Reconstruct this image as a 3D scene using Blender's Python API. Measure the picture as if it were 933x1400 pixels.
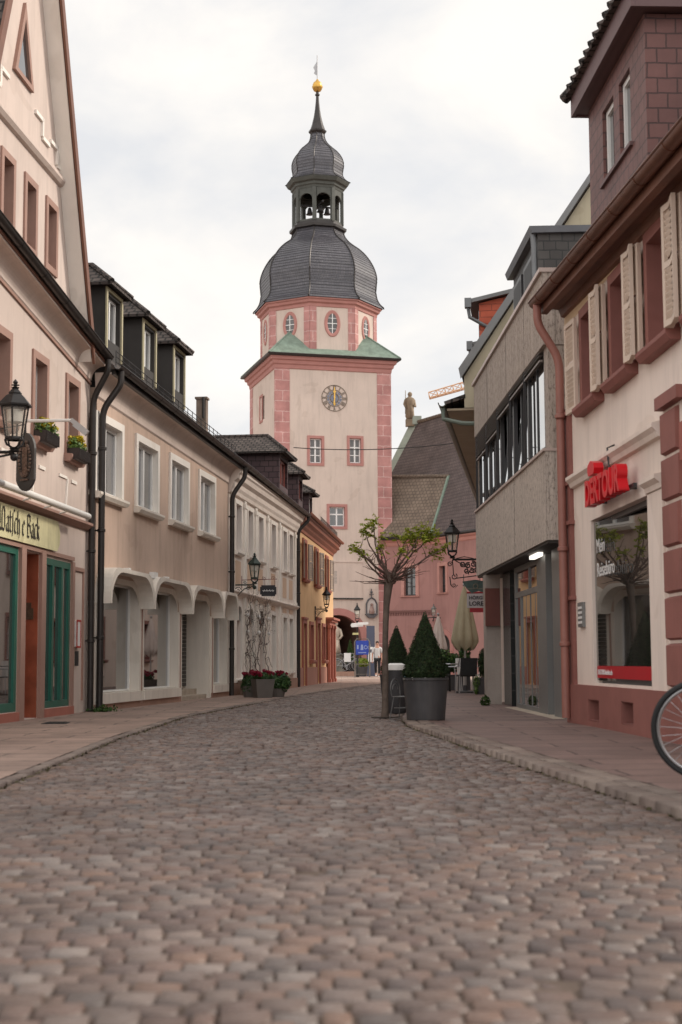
import bpy, math, random
import numpy as np
from mathutils import Vector, Matrix
R = math.radians
random.seed(7); rng = np.random.default_rng(7)
for o in list(bpy.data.objects): bpy.data.objects.remove(o)
S = bpy.context.scene
COL = S.collection

# ------------------------------------------------------------------ camera, sky, sun, exposure
cam = bpy.data.cameras.new('camera'); camo = bpy.data.objects.new('camera', cam); COL.objects.link(camo)
cam.sensor_fit = 'VERTICAL'; cam.sensor_height = 36; cam.lens = 2000/1400*36
camo.matrix_world = Matrix.Translation((0, 0, .8)) @ Matrix.Rotation(math.pi/2+math.atan(204/2000), 4, 'X') @ Matrix.Rotation(R(-.3), 4, 'Z')
cam.clip_start = .1; cam.clip_end = 2000
cam.dof.use_dof = True; cam.dof.focus_distance = 34; cam.dof.aperture_fstop = 3.0
S.camera = camo
SUN_DIR = Vector((.80, .20, .54)).normalized()      # towards the sun
el = math.asin(SUN_DIR.z); az = math.atan2(SUN_DIR.x, SUN_DIR.y)
w = bpy.data.worlds.new('World'); S.world = w; w.use_nodes = True
nt = w.node_tree; nt.nodes.clear()
def N(t, **k):
    n = nt.nodes.new(t)
    for a, v in k.items(): setattr(n, a, v)
    return n
out = N('ShaderNodeOutputWorld'); bg = N('ShaderNodeBackground'); sky = N('ShaderNodeTexSky', sky_type='NISHITA', sun_disc=False)
sky.sun_elevation = el; sky.sun_rotation = az; sky.air_density = 1.0; sky.dust_density = 2.5
tc = N('ShaderNodeTexCoord'); mp = N('ShaderNodeMapping'); mp.inputs['Scale'].default_value = (1, 1, 1.7); mp.inputs['Location'].default_value = (3.1, 1.2, .35)
nz = N('ShaderNodeTexNoise'); nz.inputs['Scale'].default_value = 5.2; nz.inputs['Detail'].default_value = 7; nz.inputs['Roughness'].default_value = .55; nz.inputs['Distortion'].default_value = .25
rp = N('ShaderNodeValToRGB'); rp.color_ramp.elements[0].position = .36; rp.color_ramp.elements[1].position = .60
rp.color_ramp.elements[0].color = (.25, .25, .25, 1); rp.color_ramp.elements[1].color = (1, 1, 1, 1)
nz2 = N('ShaderNodeTexNoise'); nz2.inputs['Scale'].default_value = 2.6; nz2.inputs['Detail'].default_value = 5
cr = N('ShaderNodeValToRGB'); cr.color_ramp.elements[0].position = .38; cr.color_ramp.elements[1].position = .62
cr.color_ramp.elements[0].color = (7.3, 7.05, 6.75, 1); cr.color_ramp.elements[1].color = (8.1, 7.7, 7.2, 1)
mx = N('ShaderNodeMix', data_type='RGBA')
lum = N('ShaderNodeMix', data_type='RGBA', blend_type='MIX'); lum.inputs[0].default_value = .80; lum.inputs[7].default_value = (6.2, 6.25, 6.4, 1)
L = nt.links.new
L(tc.outputs['Generated'], mp.inputs['Vector']); L(mp.outputs[0], nz.inputs['Vector']); L(mp.outputs[0], nz2.inputs['Vector'])
L(nz.outputs['Fac'], rp.inputs['Fac']); L(nz2.outputs['Fac'], cr.inputs['Fac'])
L(sky.outputs[0], lum.inputs[6])
L(lum.outputs[2], mx.inputs[6]); L(cr.outputs[0], mx.inputs[7]); L(rp.outputs[0], mx.inputs[0])
# added sky brightness overhead and behind the camera, unseen, to lift the facades
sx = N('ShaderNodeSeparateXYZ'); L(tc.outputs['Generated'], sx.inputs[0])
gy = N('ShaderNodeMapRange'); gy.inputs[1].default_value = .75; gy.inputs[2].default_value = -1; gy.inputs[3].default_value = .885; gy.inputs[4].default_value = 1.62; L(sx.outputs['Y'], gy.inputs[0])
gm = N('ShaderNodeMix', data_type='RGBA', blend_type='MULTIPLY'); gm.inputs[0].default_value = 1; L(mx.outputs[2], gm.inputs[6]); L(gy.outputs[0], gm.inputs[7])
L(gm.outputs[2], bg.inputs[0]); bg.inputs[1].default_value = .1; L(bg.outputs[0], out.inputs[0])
sl = bpy.data.lights.new('sun', 'SUN'); sl.energy = 1.8; sl.angle = R(13); sl.color = (1, .90, .79)
so = bpy.data.objects.new('sun', sl); COL.objects.link(so); so.rotation_euler = (-SUN_DIR).to_track_quat('-Z', 'Y').to_euler(); so.location = (0, 0, 60)
S.view_settings.view_transform = 'Standard'; S.view_settings.look = 'None'; S.view_settings.exposure = 0.66; S.view_settings.gamma = 1
S.render.engine = 'CYCLES'
S.cycles.max_bounces = 6; S.cycles.transparent_max_bounces = 12

# ------------------------------------------------------------------ materials
MATS = {}
def newmat(name):
    m = bpy.data.materials.new(name); m.use_nodes = True
    return m, m.node_tree, m.node_tree.nodes['Principled BSDF']
def nd(t, ty, **k):
    n = t.nodes.new(ty)
    for a, v in k.items():
        if a in n.inputs: n.inputs[a].default_value = v
        else: setattr(n, a, v)
    return n
def c4(c, k=1): return (min(c[0]*k, 1), min(c[1]*k, 1), min(c[2]*k, 1), 1)
def ramp(t, fac, stops):
    r = t.nodes.new('ShaderNodeValToRGB'); e = r.color_ramp.elements
    while len(e) < len(stops): e.new(.5)
    for i, (p, c) in enumerate(stops): e[i].position = p; e[i].color = c if len(c) == 4 else (*c, 1)
    t.links.new(fac, r.inputs[0]); return r
def mixc(t, fac, a, b, blend='MIX'):
    m = t.nodes.new('ShaderNodeMix'); m.data_type = 'RGBA'; m.blend_type = blend
    for s, v in ((0, fac), (6, a), (7, b)):
        if hasattr(v, 'node'): t.links.new(v, m.inputs[s])
        else: m.inputs[s].default_value = v
    return m.outputs[2]
def bump(t, b, h, strength, dist=.01):
    n = nd(t, 'ShaderNodeBump', Strength=strength, Distance=dist); t.links.new(h, n.inputs['Height']); t.links.new(n.outputs[0], b.inputs['Normal'])
def plain(name, col, rough=.7, var=.12, scale=2.0, bmp=.15, bscale=70, metal=0, spec=.4, streak=0, coat=0, streakcol=None):
    if name in MATS: return MATS[name]
    m, t, b = newmat(name)
    geo = nd(t, 'ShaderNodeNewGeometry')
    n1 = nd(t, 'ShaderNodeTexNoise', Scale=scale, Detail=6.0, Roughness=.6); t.links.new(geo.outputs['Position'], n1.inputs['Vector'])
    r = ramp(t, n1.outputs['Fac'], [(.3, c4(col, 1-var)), (.7, c4(col, 1+var))])
    c = r.outputs[0]
    if streak:
        mpn = nd(t, 'ShaderNodeMapping', Scale=(2.2, 2.2, .22)); t.links.new(geo.outputs['Position'], mpn.inputs[0])
        n2 = nd(t, 'ShaderNodeTexNoise', Scale=2.0, Detail=8.0, Roughness=.7); t.links.new(mpn.outputs[0], n2.inputs['Vector'])
        f = ramp(t, n2.outputs['Fac'], [(.48, (0, 0, 0)), (.75, (streak,)*3)])
        c = mixc(t, f.outputs[0], c, c4(streakcol or col, 1 if streakcol else .55))
    if streak:      # old repair patches with edges of their own
        n5 = nd(t, 'ShaderNodeTexNoise', Scale=.55, Detail=3.0, Roughness=.6, Distortion=.6); t.links.new(geo.outputs['Position'], n5.inputs['Vector'])
        f5 = ramp(t, n5.outputs['Fac'], [(.585, (1, 1, 1)), (.60, (.93, .92, .91))]); c = mixc(t, 1.0, c, f5.outputs[0], 'MULTIPLY')
    t.links.new(c, b.inputs['Base Color'])
    b.inputs['Roughness'].default_value = rough; b.inputs['Metallic'].default_value = metal; b.inputs['Specular IOR Level'].default_value = spec
    if coat: b.inputs['Coat Weight'].default_value = coat
    if bmp:
        n3 = nd(t, 'ShaderNodeTexNoise', Scale=bscale, Detail=4.0); t.links.new(geo.outputs['Position'], n3.inputs['Vector'])
        bump(t, b, n3.outputs['Fac'], bmp, .006)
    MATS[name] = m; return m
def brick(name, c1, c2, mortar, w, h, ms, rough=.75, bmp=.6, offset=.5, dirt=None, spec=.35, var=.25, smooth=.1, dist=.012, squash=1):
    if name in MATS: return MATS[name]
    m, t, b = newmat(name)
    uv = nd(t, 'ShaderNodeUVMap')
    n0 = nd(t, 'ShaderNodeTexNoise', Scale=7.0, Detail=2.0); t.links.new(uv.outputs[0], n0.inputs['Vector'])
    wob = nd(t, 'ShaderNodeVectorMath', operation='SCALE'); wob.inputs['Scale'].default_value = h*.12; t.links.new(n0.outputs['Color'], wob.inputs[0])
    ad = nd(t, 'ShaderNodeVectorMath', operation='ADD'); t.links.new(uv.outputs[0], ad.inputs[0]); t.links.new(wob.outputs[0], ad.inputs[1])
    bt = nd(t, 'ShaderNodeTexBrick', Color1=c4(c1), Color2=c4(c2), Mortar=c4(mortar), Scale=1.0)
    bt.offset = offset
    bt.inputs['Mortar Size'].default_value = ms; bt.inputs['Mortar Smooth'].default_value = smooth
    bt.inputs['Brick Width'].default_value = w; bt.inputs['Row Height'].default_value = h
    t.links.new(ad.outputs[0], bt.inputs['Vector'])
    n1 = nd(t, 'ShaderNodeTexNoise', Scale=1.1, Detail=8.0, Roughness=.65); t.links.new(uv.outputs[0], n1.inputs['Vector'])
    r = ramp(t, n1.outputs['Fac'], [(.3, (1-var,)*3), (.7, (1+var if var < .3 else 1.25,)*3)])
    c = mixc(t, 1.0, bt.outputs['Color'], r.outputs[0], 'MULTIPLY')
    if dirt:
        n2 = nd(t, 'ShaderNodeTexNoise', Scale=2.3, Detail=9.0, Roughness=.75); t.links.new(uv.outputs[0], n2.inputs['Vector'])
        f = ramp(t, n2.outputs['Fac'], [(dirt[1], (0, 0, 0)), (dirt[1]+.08, (dirt[2],)*3)])
        c = mixc(t, f.outputs[0], c, c4(dirt[0]))
    t.links.new(c, b.inputs['Base Color']); b.inputs['Roughness'].default_value = rough; b.inputs['Specular IOR Level'].default_value = spec
    # slanted rows: each course tips up at its lower edge
    inv = nd(t, 'ShaderNodeMath', operation='SUBTRACT'); inv.inputs[0].default_value = 1; t.links.new(bt.outputs['Fac'], inv.inputs[1])
    n4 = nd(t, 'ShaderNodeTexNoise', Scale=30.0, Detail=4.0); t.links.new(uv.outputs[0], n4.inputs['Vector'])
    a2 = nd(t, 'ShaderNodeMath', operation='MULTIPLY_ADD'); a2.inputs[1].default_value = .25; t.links.new(n4.outputs['Fac'], a2.inputs[0]); t.links.new(inv.outputs[0], a2.inputs[2])
    bump(t, b, a2.outputs[0], bmp, dist)
    MATS[name] = m; return m
def glass(name, base, rough=.04, spec=.9, coat=.6):
    if name in MATS: return MATS[name]
    m, t, b = newmat(name)
    geo = nd(t, 'ShaderNodeNewGeometry')
    mpn = nd(t, 'ShaderNodeMapping', Scale=(1.2, 1.2, .35)); t.links.new(geo.outputs['Position'], mpn.inputs[0])
    n1 = nd(t, 'ShaderNodeTexNoise', Scale=2.5, Detail=3.0); t.links.new(mpn.outputs[0], n1.inputs['Vector'])
    r = ramp(t, n1.outputs['Fac'], [(.35, c4(base, .6)), (.65, c4(base, 1.3))]); t.links.new(r.outputs[0], b.inputs['Base Color'])
    b.inputs['Roughness'].default_value = rough; b.inputs['Specular IOR Level'].default_value = spec
    b.inputs['Coat Weight'].default_value = coat; b.inputs['Coat Roughness'].default_value = .02
    n2 = nd(t, 'ShaderNodeTexNoise', Scale=1.6, Detail=1.0); t.links.new(geo.outputs['Position'], n2.inputs['Vector'])
    bump(t, b, n2.outputs['Fac'], .05, .01)
    MATS[name] = m; return m
def clearglass(name, tint, alpha=.3):
    if name in MATS: return MATS[name]
    m, t, b = newmat(name)
    tr = nd(t, 'ShaderNodeBsdfTransparent'); tr.inputs[0].default_value = c4(tint)
    b.inputs['Base Color'].default_value = (.6, .58, .52, 1); b.inputs['Roughness'].default_value = .05; b.inputs['Specular IOR Level'].default_value = 1
    mxs = nd(t, 'ShaderNodeMixShader'); mxs.inputs[0].default_value = alpha
    t.links.new(tr.outputs[0], mxs.inputs[1]); t.links.new(b.outputs[0], mxs.inputs[2])
    t.links.new(mxs.outputs[0], t.nodes['Material Output'].inputs[0]); MATS[name] = m; return m
def island(name, cols, rough=.8, spec=.3, bmp=.3, bscale=40, noise=.25, transl=0):
    if name in MATS: return MATS[name]
    m, t, b = newmat(name)
    geo = nd(t, 'ShaderNodeNewGeometry')
    n = len(cols)
    r = ramp(t, geo.outputs['Random Per Island'], [(i/max(n-1, 1), c) for i, c in enumerate(cols)])
    n1 = nd(t, 'ShaderNodeTexNoise', Scale=.9, Detail=5.0); t.links.new(geo.outputs['Position'], n1.inputs['Vector'])
    rr = ramp(t, n1.outputs['Fac'], [(.3, (1-noise,)*3), (.7, (1+noise*.6,)*3)])
    c = mixc(t, 1.0, r.outputs[0], rr.outputs[0], 'MULTIPLY')
    t.links.new(c, b.inputs['Base Color'])
    b.inputs['Roughness'].default_value = rough; b.inputs['Specular IOR Level'].default_value = spec
    if bmp:
        n3 = nd(t, 'ShaderNodeTexNoise', Scale=bscale, Detail=5.0); t.links.new(geo.outputs['Position'], n3.inputs['Vector'])
        bump(t, b, n3.outputs['Fac'], bmp, .006)
    if transl:
        tl = nd(t, 'ShaderNodeBsdfTranslucent'); t.links.new(c, tl.inputs[0])
        ms = nd(t, 'ShaderNodeMixShader'); ms.inputs[0].default_value = transl
        t.links.new(b.outputs[0], ms.inputs[1]); t.links.new(tl.outputs[0], ms.inputs[2]); t.links.new(ms.outputs[0], t.nodes['Material Output'].inputs[0])
    MATS[name] = m; return m
def emit(name, col, s):
    m, t, b = newmat(name); b.inputs['Emission Color'].default_value = c4(col); b.inputs['Emission Strength'].default_value = s
    b.inputs['Base Color'].default_value = c4(col); return m

PINKCREAM = plain('pink cream render', (.58, .48, .425), .9, .07, .8, .25, 70, streak=.4)
BROWN = plain('peach brown render', (.54, .40, .32), .9, .12, .7, .6, 45, streak=.5)
WHITEST = plain('off white paint', (.80, .75, .69), .7, .04, 2, .08, 60, streak=.15)
HOOD = plain('cream hood plaster', (.72, .66, .585), .6, .05, 1.3, .08, 60, streak=.4)
CREAM3 = plain('cream stucco', (.80, .71, .64), .85, .05, 1.2, .15, 80, streak=.2)
PEACH = plain('peach stucco panel', (.66, .47, .34), .85, .05, 1.2, .15, 80)
YELLOW = plain('yellow ochre render', (.68, .44, .235), .9, .06, .8, .2, 90, streak=.2)
REDSTONE = plain('red sandstone', (.36, .13, .095), .8, .12, 2.5, .2, 60)
TRIMPINK = plain('brown pink stone trim', (.33, .20, .16), .75, .07, 3, .15, 70)
DULLRED = plain('dull red panelled wood', (.30, .085, .065), .55, .08, 3, .1, 60)
TOWERCREAM = plain('tower cream render', (.58, .475, .41), .9, .08, .5, .2, 40, streak=.4)
HALLPINK = plain('hall pink render', (.34, .18, .16), .9, .09, .6, .2, 60, streak=.4)
PINKSTONE = plain('pink stone', (.41, .195, .17), .85, .08, 2, .15, 60)
QUOIN = brick('pink quoin blocks', (.45, .225, .205), (.40, .19, .175), (.55, .37, .34), .95, .62, .022, .85, .15)
SLATE = brick('slate courses', (.058, .055, .066), (.085, .08, .09), (.035, .035, .04), .16, .24, .012, .42, .7, dirt=((.10, .085, .07), .62, .5), spec=.6)
SLATEPURPLE = brick('purple slate', (.135, .060, .054), (.15, .068, .060), (.06, .03, .028), .22, .17, .009, .6, .9, spec=.4)
SLATEDARK = brick('dark purple slate', (.058, .032, .036), (.075, .042, .044), (.02, .012, .012), .26, .17, .012, .6, .8)
SLATEGREY = brick('grey slate cladding', (.055, .05, .048), (.07, .064, .06), (.03, .03, .03), .20, .15, .009, .6, .8)
TILE = brick('dark roof tiles', (.062, .047, .042), (.10, .078, .068), (.015, .012, .01), .17, .16, .02, .8, 1.0, dirt=((.16, .14, .11), .60, .6), var=.3, dist=.03)
TILEHALL = brick('brown hall tiles', (.105, .082, .078), (.13, .10, .094), (.07, .055, .053), .20, .24, .03, .85, .6, dirt=((.5, .45, .42), .70, .8), var=.25)
TILEOLD = brick('old beige tiles', (.195, .15, .115), (.165, .125, .097), (.115, .087, .067), .23, .24, .03, .85, .6, dirt=((.5, .45, .40), .70, .8), var=.28)
COPPER = plain('verdigris copper', (.17, .225, .18), .6, .25, 2.5, .1, 40, streak=.6)
DARKMETAL = plain('dark gutter metal', (.035, .03, .028), .45, .2, 4, .05, 60, metal=.4, spec=.5)
BROWNMETAL = plain('brown copper gutter', (.155, .066, .042), .4, .2, 4, .05, 60, metal=.5)
PIPERED = plain('painted red pipe', (.29, .125, .10), .5, .08, 4, .05, 60)
MAROON = plain('maroon stone trim', (.25, .098, .082), .7, .1, 2.5, .15, 70, streak=.2)
R1WALL = plain('pale render', (.75, .64, .57), .9, .07, .7, .25, 60, streak=.4)
R1CREAM = plain('cream frieze', (.66, .50, .33), .9, .05, 1, .1, 80)
WOODBROWN = plain('brown eave boards', (.16, .07, .045), .6, .15, 3, .1, 60)
WOODRED = plain('red brown eave boards', (.27, .085, .045), .55, .12, 3, .1, 60)
SHUTTER = plain('beige shutter paint', (.62, .50, .41), .6, .05, 3, .05, 60)
SHUTTERGREY = plain('grey brown shutter paint', (.28, .225, .19), .7, .08, 3, .05, 60)
GREEN = plain('green frame paint', (.015, .115, .082), .35, .12, 3, .05, 60)
WHITEFRAME = plain('white window frame', (.75, .74, .72), .4, .03, 3, 0)
DARKFRAME = plain('dark window frame', (.035, .034, .036), .4, .1, 3, 0)
GREYFRAME = plain('grey metal frame', (.20, .205, .205), .4, .08, 2, .03, 50, metal=.3)
DARKCLAD = plain('dark brown cladding', (.036, .031, .028), .6, .15, 3, .1, 40)
GLASS = glass('window glass', (.045, .045, .048))
GLASSCURT = glass('curtained glass', (.13, .13, .135))
GLASSSHOP = glass('shop glass', (.030, .028, .026), .02, 1.0, 1.0)
GLASSTOWER = glass('tower glass', (.09, .085, .085), .08, .5, .2)
IRON = plain('black iron', (.030, .028, .028), .45, .2, 6, .1, 60, metal=.5)
LANTERNGLASS = clearglass('lantern glass', (.95, .94, .91), .22)
FROST = plain('frosted lamp tube', (.72, .70, .66), .3, .02, 3, 0)
GOLD = plain('gilding', (.60, .36, .09), .35, .1, 6, 0, metal=.8)
CLOCKBLUE = plain('clock blue', (.17, .18, .23), .5, .15, 8, 0)
CONCRETE = plain('board concrete', (.33, .285, .255), .9, .14, 1.5, .6, 30, streak=.5)
POT = plain('anthracite pot', (.052, .051, .055), .6, .22, 3, .2, 60, streak=.6, streakcol=(.11, .10, .095))
STONE = plain('weathered sandstone', (.42, .35, .28), .9, .2, 3, .4, 40)
SKIN = plain('skin', (.50, .27, .19), .5, .05, 5, 0)
BLACKTILE = brick('black glazed tiles', (.022, .025, .026), (.03, .033, .034), (.06, .06, .06), .3, .3, .008, .2, .2, offset=0, spec=.6, var=.1)
MARBLE = plain('red marble', (.30, .085, .045), .3, .35, 2.5, .03, 60, spec=.6)
TREEBARK = plain('bark', (.125, .095, .078), .9, .3, 9, .8, 40)
TWIG = plain('twig bark', (.13, .085, .07), .85, .2, 9, .3, 40)
LEAFTREE = island('young leaves', [(.20, .26, .02), (.30, .34, .03), (.38, .38, .05)], .6, .3, 0, transl=.35)
YEW = island('yew needles', [(.010, .022, .008), (.020, .040, .012), (.035, .065, .018), (.014, .03, .010), (.022, .044, .013), (.012, .026, .009), (.018, .036, .011), (.028, .05, .015), (.015, .032, .01), (.06, .05, .02)], .7, .25, 0)
THUJA = island('thuja leaves', [(.02, .05, .012), (.05, .10, .02), (.035, .07, .015)], .7, .25, 0)
SHRUB = island('shrub leaves', [(.015, .045, .012), (.03, .08, .018), (.06, .12, .03)], .5, .4, 0)
LIGHTSHRUB = island('light shrub leaves', [(.06, .13, .02), (.12, .2, .04)], .5, .4, 0)
REDFLOWER = island('crimson flowers', [(.16, .006, .02), (.32, .015, .05), (.24, .01, .03)], .6, .3, 0)
YELLOWFLOWER = island('yellow flowers', [(.55, .42, .015), (.42, .34, .02)], .6, .3, 0)
WHITEFLOWER = island('white flowers', [(.7, .7, .62), (.6, .6, .5)], .6, .3, 0)
SAND = plain('sandstone plinth', (.36, .215, .16), .85, .12, 2, .3, 50, streak=.3)
CANVAS = plain('beige canvas', (.40, .345, .235), .9, .06, 4, .1, 90)

# ------------------------------------------------------------------ mesh helpers
class MB:
    def __init__(s): s.v = []; s.f = []
    def add(s, vs, fs):
        k = len(s.v); s.v += [tuple(map(float, p)) for p in vs]; s.f += [tuple(i+k for i in f) for f in fs]; return s
    def quad(s, *p): return s.add(p, [tuple(range(len(p)))])
    def box(s, x0, y0, z0, x1, y1, z1):
        x0, x1 = min(x0, x1), max(x0, x1); y0, y1 = min(y0, y1), max(y0, y1); z0, z1 = min(z0, z1), max(z0, z1)
        return s.add([(x0, y0, z0), (x1, y0, z0), (x1, y1, z0), (x0, y1, z0), (x0, y0, z1), (x1, y0, z1), (x1, y1, z1), (x0, y1, z1)],
                     [(0, 3, 2, 1), (4, 5, 6, 7), (0, 1, 5, 4), (1, 2, 6, 5), (2, 3, 7, 6), (3, 0, 4, 7)])
    def prism(s, poly, axis, a, b):
        """poly: 2D points; axis 'x' -> points are (y,z), 'y' -> (x,z), 'z' -> (x,y)"""
        def P(p, t): return (t, p[0], p[1]) if axis == 'x' else (p[0], t, p[1]) if axis == 'y' else (p[0], p[1], t)
        n = len(poly); vs = [P(p, a) for p in poly]+[P(p, b) for p in poly]
        fs = [tuple(range(n))[::-1], tuple(range(n, 2*n))]+[(i, (i+1) % n, n+(i+1) % n, n+i) for i in range(n)]
        return s.add(vs, fs)
    def loft(s, rings, cap=True, closed=True):
        n = len(rings[0]); vs = [p for r in rings for p in r]; fs = []
        for j in range(len(rings)-1):
            for i in range(n if closed else n-1):
                a = j*n+i; b = j*n+(i+1) % n; fs.append((a, b, b+n, a+n))
        if cap: fs += [tuple(range(n))[::-1], tuple(range((len(rings)-1)*n, len(rings)*n))]
        return s.add(vs, fs)
    def tube(s, path, r, n=8, cap=True):
        P = [Vector(p) for p in path]; rs = r if isinstance(r, (list, tuple)) else [r]*len(P)
        rings = []; up = None
        for i, p in enumerate(P):
            d = (P[min(i+1, len(P)-1)]-P[max(i-1, 0)])
            if d.length < 1e-9: d = Vector((0, 0, 1))
            d.normalize()
            if up is None: up = Vector((0, 0, 1)) if abs(d.z) < .9 else Vector((1, 0, 0))
            a = d.cross(up)
            if a.length < 1e-3: a = d.cross(Vector((1, 0, 0)))
            a.normalize(); b = d.cross(a); up = -b if False else up
            rings.append([p+a*(rs[i]*math.cos(2*math.pi*k/n))+b*(rs[i]*math.sin(2*math.pi*k/n)) for k in range(n)])
        return s.loft(rings, cap)
    def lathe(s, prof, n=16, c=(0, 0, 0), a0=0, cap=True):
        return s.loft([[(c[0]+r*math.cos(a0+2*math.pi*k/n), c[1]+r*math.sin(a0+2*math.pi*k/n), c[2]+z) for k in range(n)] for r, z in prof], cap)
    def torus(s, c, R_, r, axis='y', n=32, m=8, a0=0, a1=2*math.pi):
        full = abs(a1-a0-2*math.pi) < 1e-6
        pts = []
        for k in range(n if full else n+1):
            a = a0+(a1-a0)*k/n
            u, v = R_*math.cos(a), R_*math.sin(a)
            pts.append((a, u, v))
        rings = []
        for a, u, v in pts:
            ring = []
            for j in range(m):
                b = 2*math.pi*j/m; q = R_+r*math.cos(b); h = r*math.sin(b)
                x, y = q*math.cos(a), q*math.sin(a)
                ring.append((c[0]+x, c[1]+h, c[2]+y) if axis == 'y' else (c[0]+x, c[1]+y, c[2]+h) if axis == 'z' else (c[0]+h, c[1]+x, c[2]+y))
            rings.append(ring)
        if full: rings.append(rings[0])
        return s.loft(rings, not full)
    def sphere(s, c, r, n=12, m=8, sx=1, sy=1, sz=1):
        rings = []
        for j in range(m+1):
            a = math.pi*(j/m)-math.pi/2; q = max(math.cos(a), 1e-3)
            rings.append([(c[0]+sx*r*q*math.cos(2*math.pi*k/n), c[1]+sy*r*q*math.sin(2*math.pi*k/n), c[2]+sz*r*math.sin(a)) for k in range(n)])
        return s.loft(rings)
    def xf(s, M):
        s.v = [tuple(M @ Vector(p)) for p in s.v]; return s
    def join(s, o, M=None):
        return s.add([tuple(M @ Vector(p)) for p in o.v] if M else o.v, o.f)
    def mesh(s, name, mat, smooth=False, angle=None):
        me = bpy.data.meshes.new(name); me.from_pydata(s.v, [], s.f); me.update()
        uvs(me)
        if mat: me.materials.append(mat)
        if smooth:
            me.polygons.foreach_set('use_smooth', [True]*len(me.polygons))
            if angle: me.set_sharp_from_angle(angle=R(angle))
        return me
def uvs(me):
    nf = len(me.polygons); nl = len(me.loops)
    if not nf: return
    nor = np.zeros(nf*3); me.polygons.foreach_get('normal', nor); nor = nor.reshape(-1, 3)
    tot = np.zeros(nf, int); me.polygons.foreach_get('loop_total', tot)
    li = np.zeros(nl, int); me.loops.foreach_get('vertex_index', li)
    co = np.zeros(len(me.vertices)*3); me.vertices.foreach_get('co', co); co = co.reshape(-1, 3)
    t = np.stack([-nor[:, 1], nor[:, 0], np.zeros(nf)], 1); l = np.linalg.norm(t, axis=1)
    flat = l < .05; t[flat] = (1, 0, 0); t /= np.linalg.norm(t, axis=1)[:, None]
    b = np.cross(nor, t)
    P = co[li]; T = np.repeat(t, tot, 0); B = np.repeat(b, tot, 0)
    uv = np.stack([(P*T).sum(1), (P*B).sum(1)], 1)
    lay = me.uv_layers.new(name='UVMap'); lay.data.foreach_set('uv', uv.ravel())
def fastmesh(name, v, f, mat, smooth=False):
    me = bpy.data.meshes.new(name); v = np.asarray(v, float); f = np.asarray(f, int)
    me.vertices.add(len(v)); me.vertices.foreach_set('co', v.ravel())
    k = f.shape[1]; me.loops.add(f.size); me.loops.foreach_set('vertex_index', f.ravel())
    me.polygons.add(len(f)); me.polygons.foreach_set('loop_start', np.arange(len(f))*k); me.polygons.foreach_set('loop_total', np.full(len(f), k))
    me.update(calc_edges=True); me.validate(); uvs(me); me.materials.append(mat)
    if smooth: me.polygons.foreach_set('use_smooth', [True]*len(me.polygons))
    return me
def thing(name, label, cat, loc=(0, 0, 0), rz=0, group=None):
    o = bpy.data.objects.new(name, None); COL.objects.link(o); o.location = loc; o.rotation_euler = (0, 0, rz); o.empty_display_size = .2
    o['label'] = label; o['category'] = cat
    if group: o['group'] = group
    return o
def put(name, me, parent=None, loc=(0, 0, 0), rot=(0, 0, 0), label=None):
    o = bpy.data.objects.new(name, me); COL.objects.link(o); o.location = loc; o.rotation_euler = rot
    if parent: o.parent = parent
    if label: o['label'] = label
    return o
def part(name, mb, mat, parent, smooth=False, angle=None, loc=(0, 0, 0), rot=(0, 0, 0), label=None):
    return put(name, mb.mesh(name, mat, smooth, angle), parent, loc, rot, label)
def struct(name, me):
    o = put(name, me); o['kind'] = 'structure'; return o
def tag(o, label, cat, group=None):
    o['label'] = label; o['category'] = cat
    if group: o['group'] = group
    return o
def copytree(o, parent=None, **props):
    c = o.copy(); COL.objects.link(c)
    if parent: c.parent = parent
    for ch in list(o.children): copytree(ch, c)
    for k, v in props.items(): c[k] = v
    return c
def textmesh(s, size, depth, mat, align='LEFT', shear=0, sx=1, bold=0):
    cu = bpy.data.curves.new('lettering', 'FONT'); cu.body = s; cu.size = size; cu.extrude = depth; cu.align_x = align; cu.shear = shear; cu.offset = bold
    cu.resolution_u = 3
    o = bpy.data.objects.new('lettering', cu); COL.objects.link(o)
    dg = bpy.context.evaluated_depsgraph_get(); me = bpy.data.meshes.new_from_object(o.evaluated_get(dg))
    bpy.data.objects.remove(o); bpy.data.curves.remove(cu)
    me.materials.clear(); me.materials.append(mat)
    me.transform(Matrix.Diagonal((sx, 1, 1, 1)))
    return me
def frame(p, q, left=True):
    """origin and z-rotation of a facade frame: x to the right as seen from the street, y into the house"""
    p, q = Vector(p), Vector(q); d = q-p
    return (p.x, p.y, 0), math.atan2(d.y, d.x)
def comps(m):
    """loose pieces of a mesh builder, each as a builder of its own"""
    p = list(range(len(m.v)))
    def find(i):
        while p[i] != i: p[i] = p[p[i]]; i = p[i]
        return i
    for f in m.f:
        for a in f[1:]: p[find(a)] = find(f[0])
    g = {}
    for f in m.f: g.setdefault(find(f[0]), []).append(f)
    out = []
    for fs in g.values():
        o = MB(); ix = {}
        for f in fs:
            for a in f:
                if a not in ix: ix[a] = len(o.v); o.v.append(m.v[a])
            o.f.append(tuple(ix[a] for a in f))
        out.append(o)
    return out
def each(name, mb, mat, parent, **k):
    for o in comps(mb): r = part(name, o, mat, parent, **k)
    return r
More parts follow.
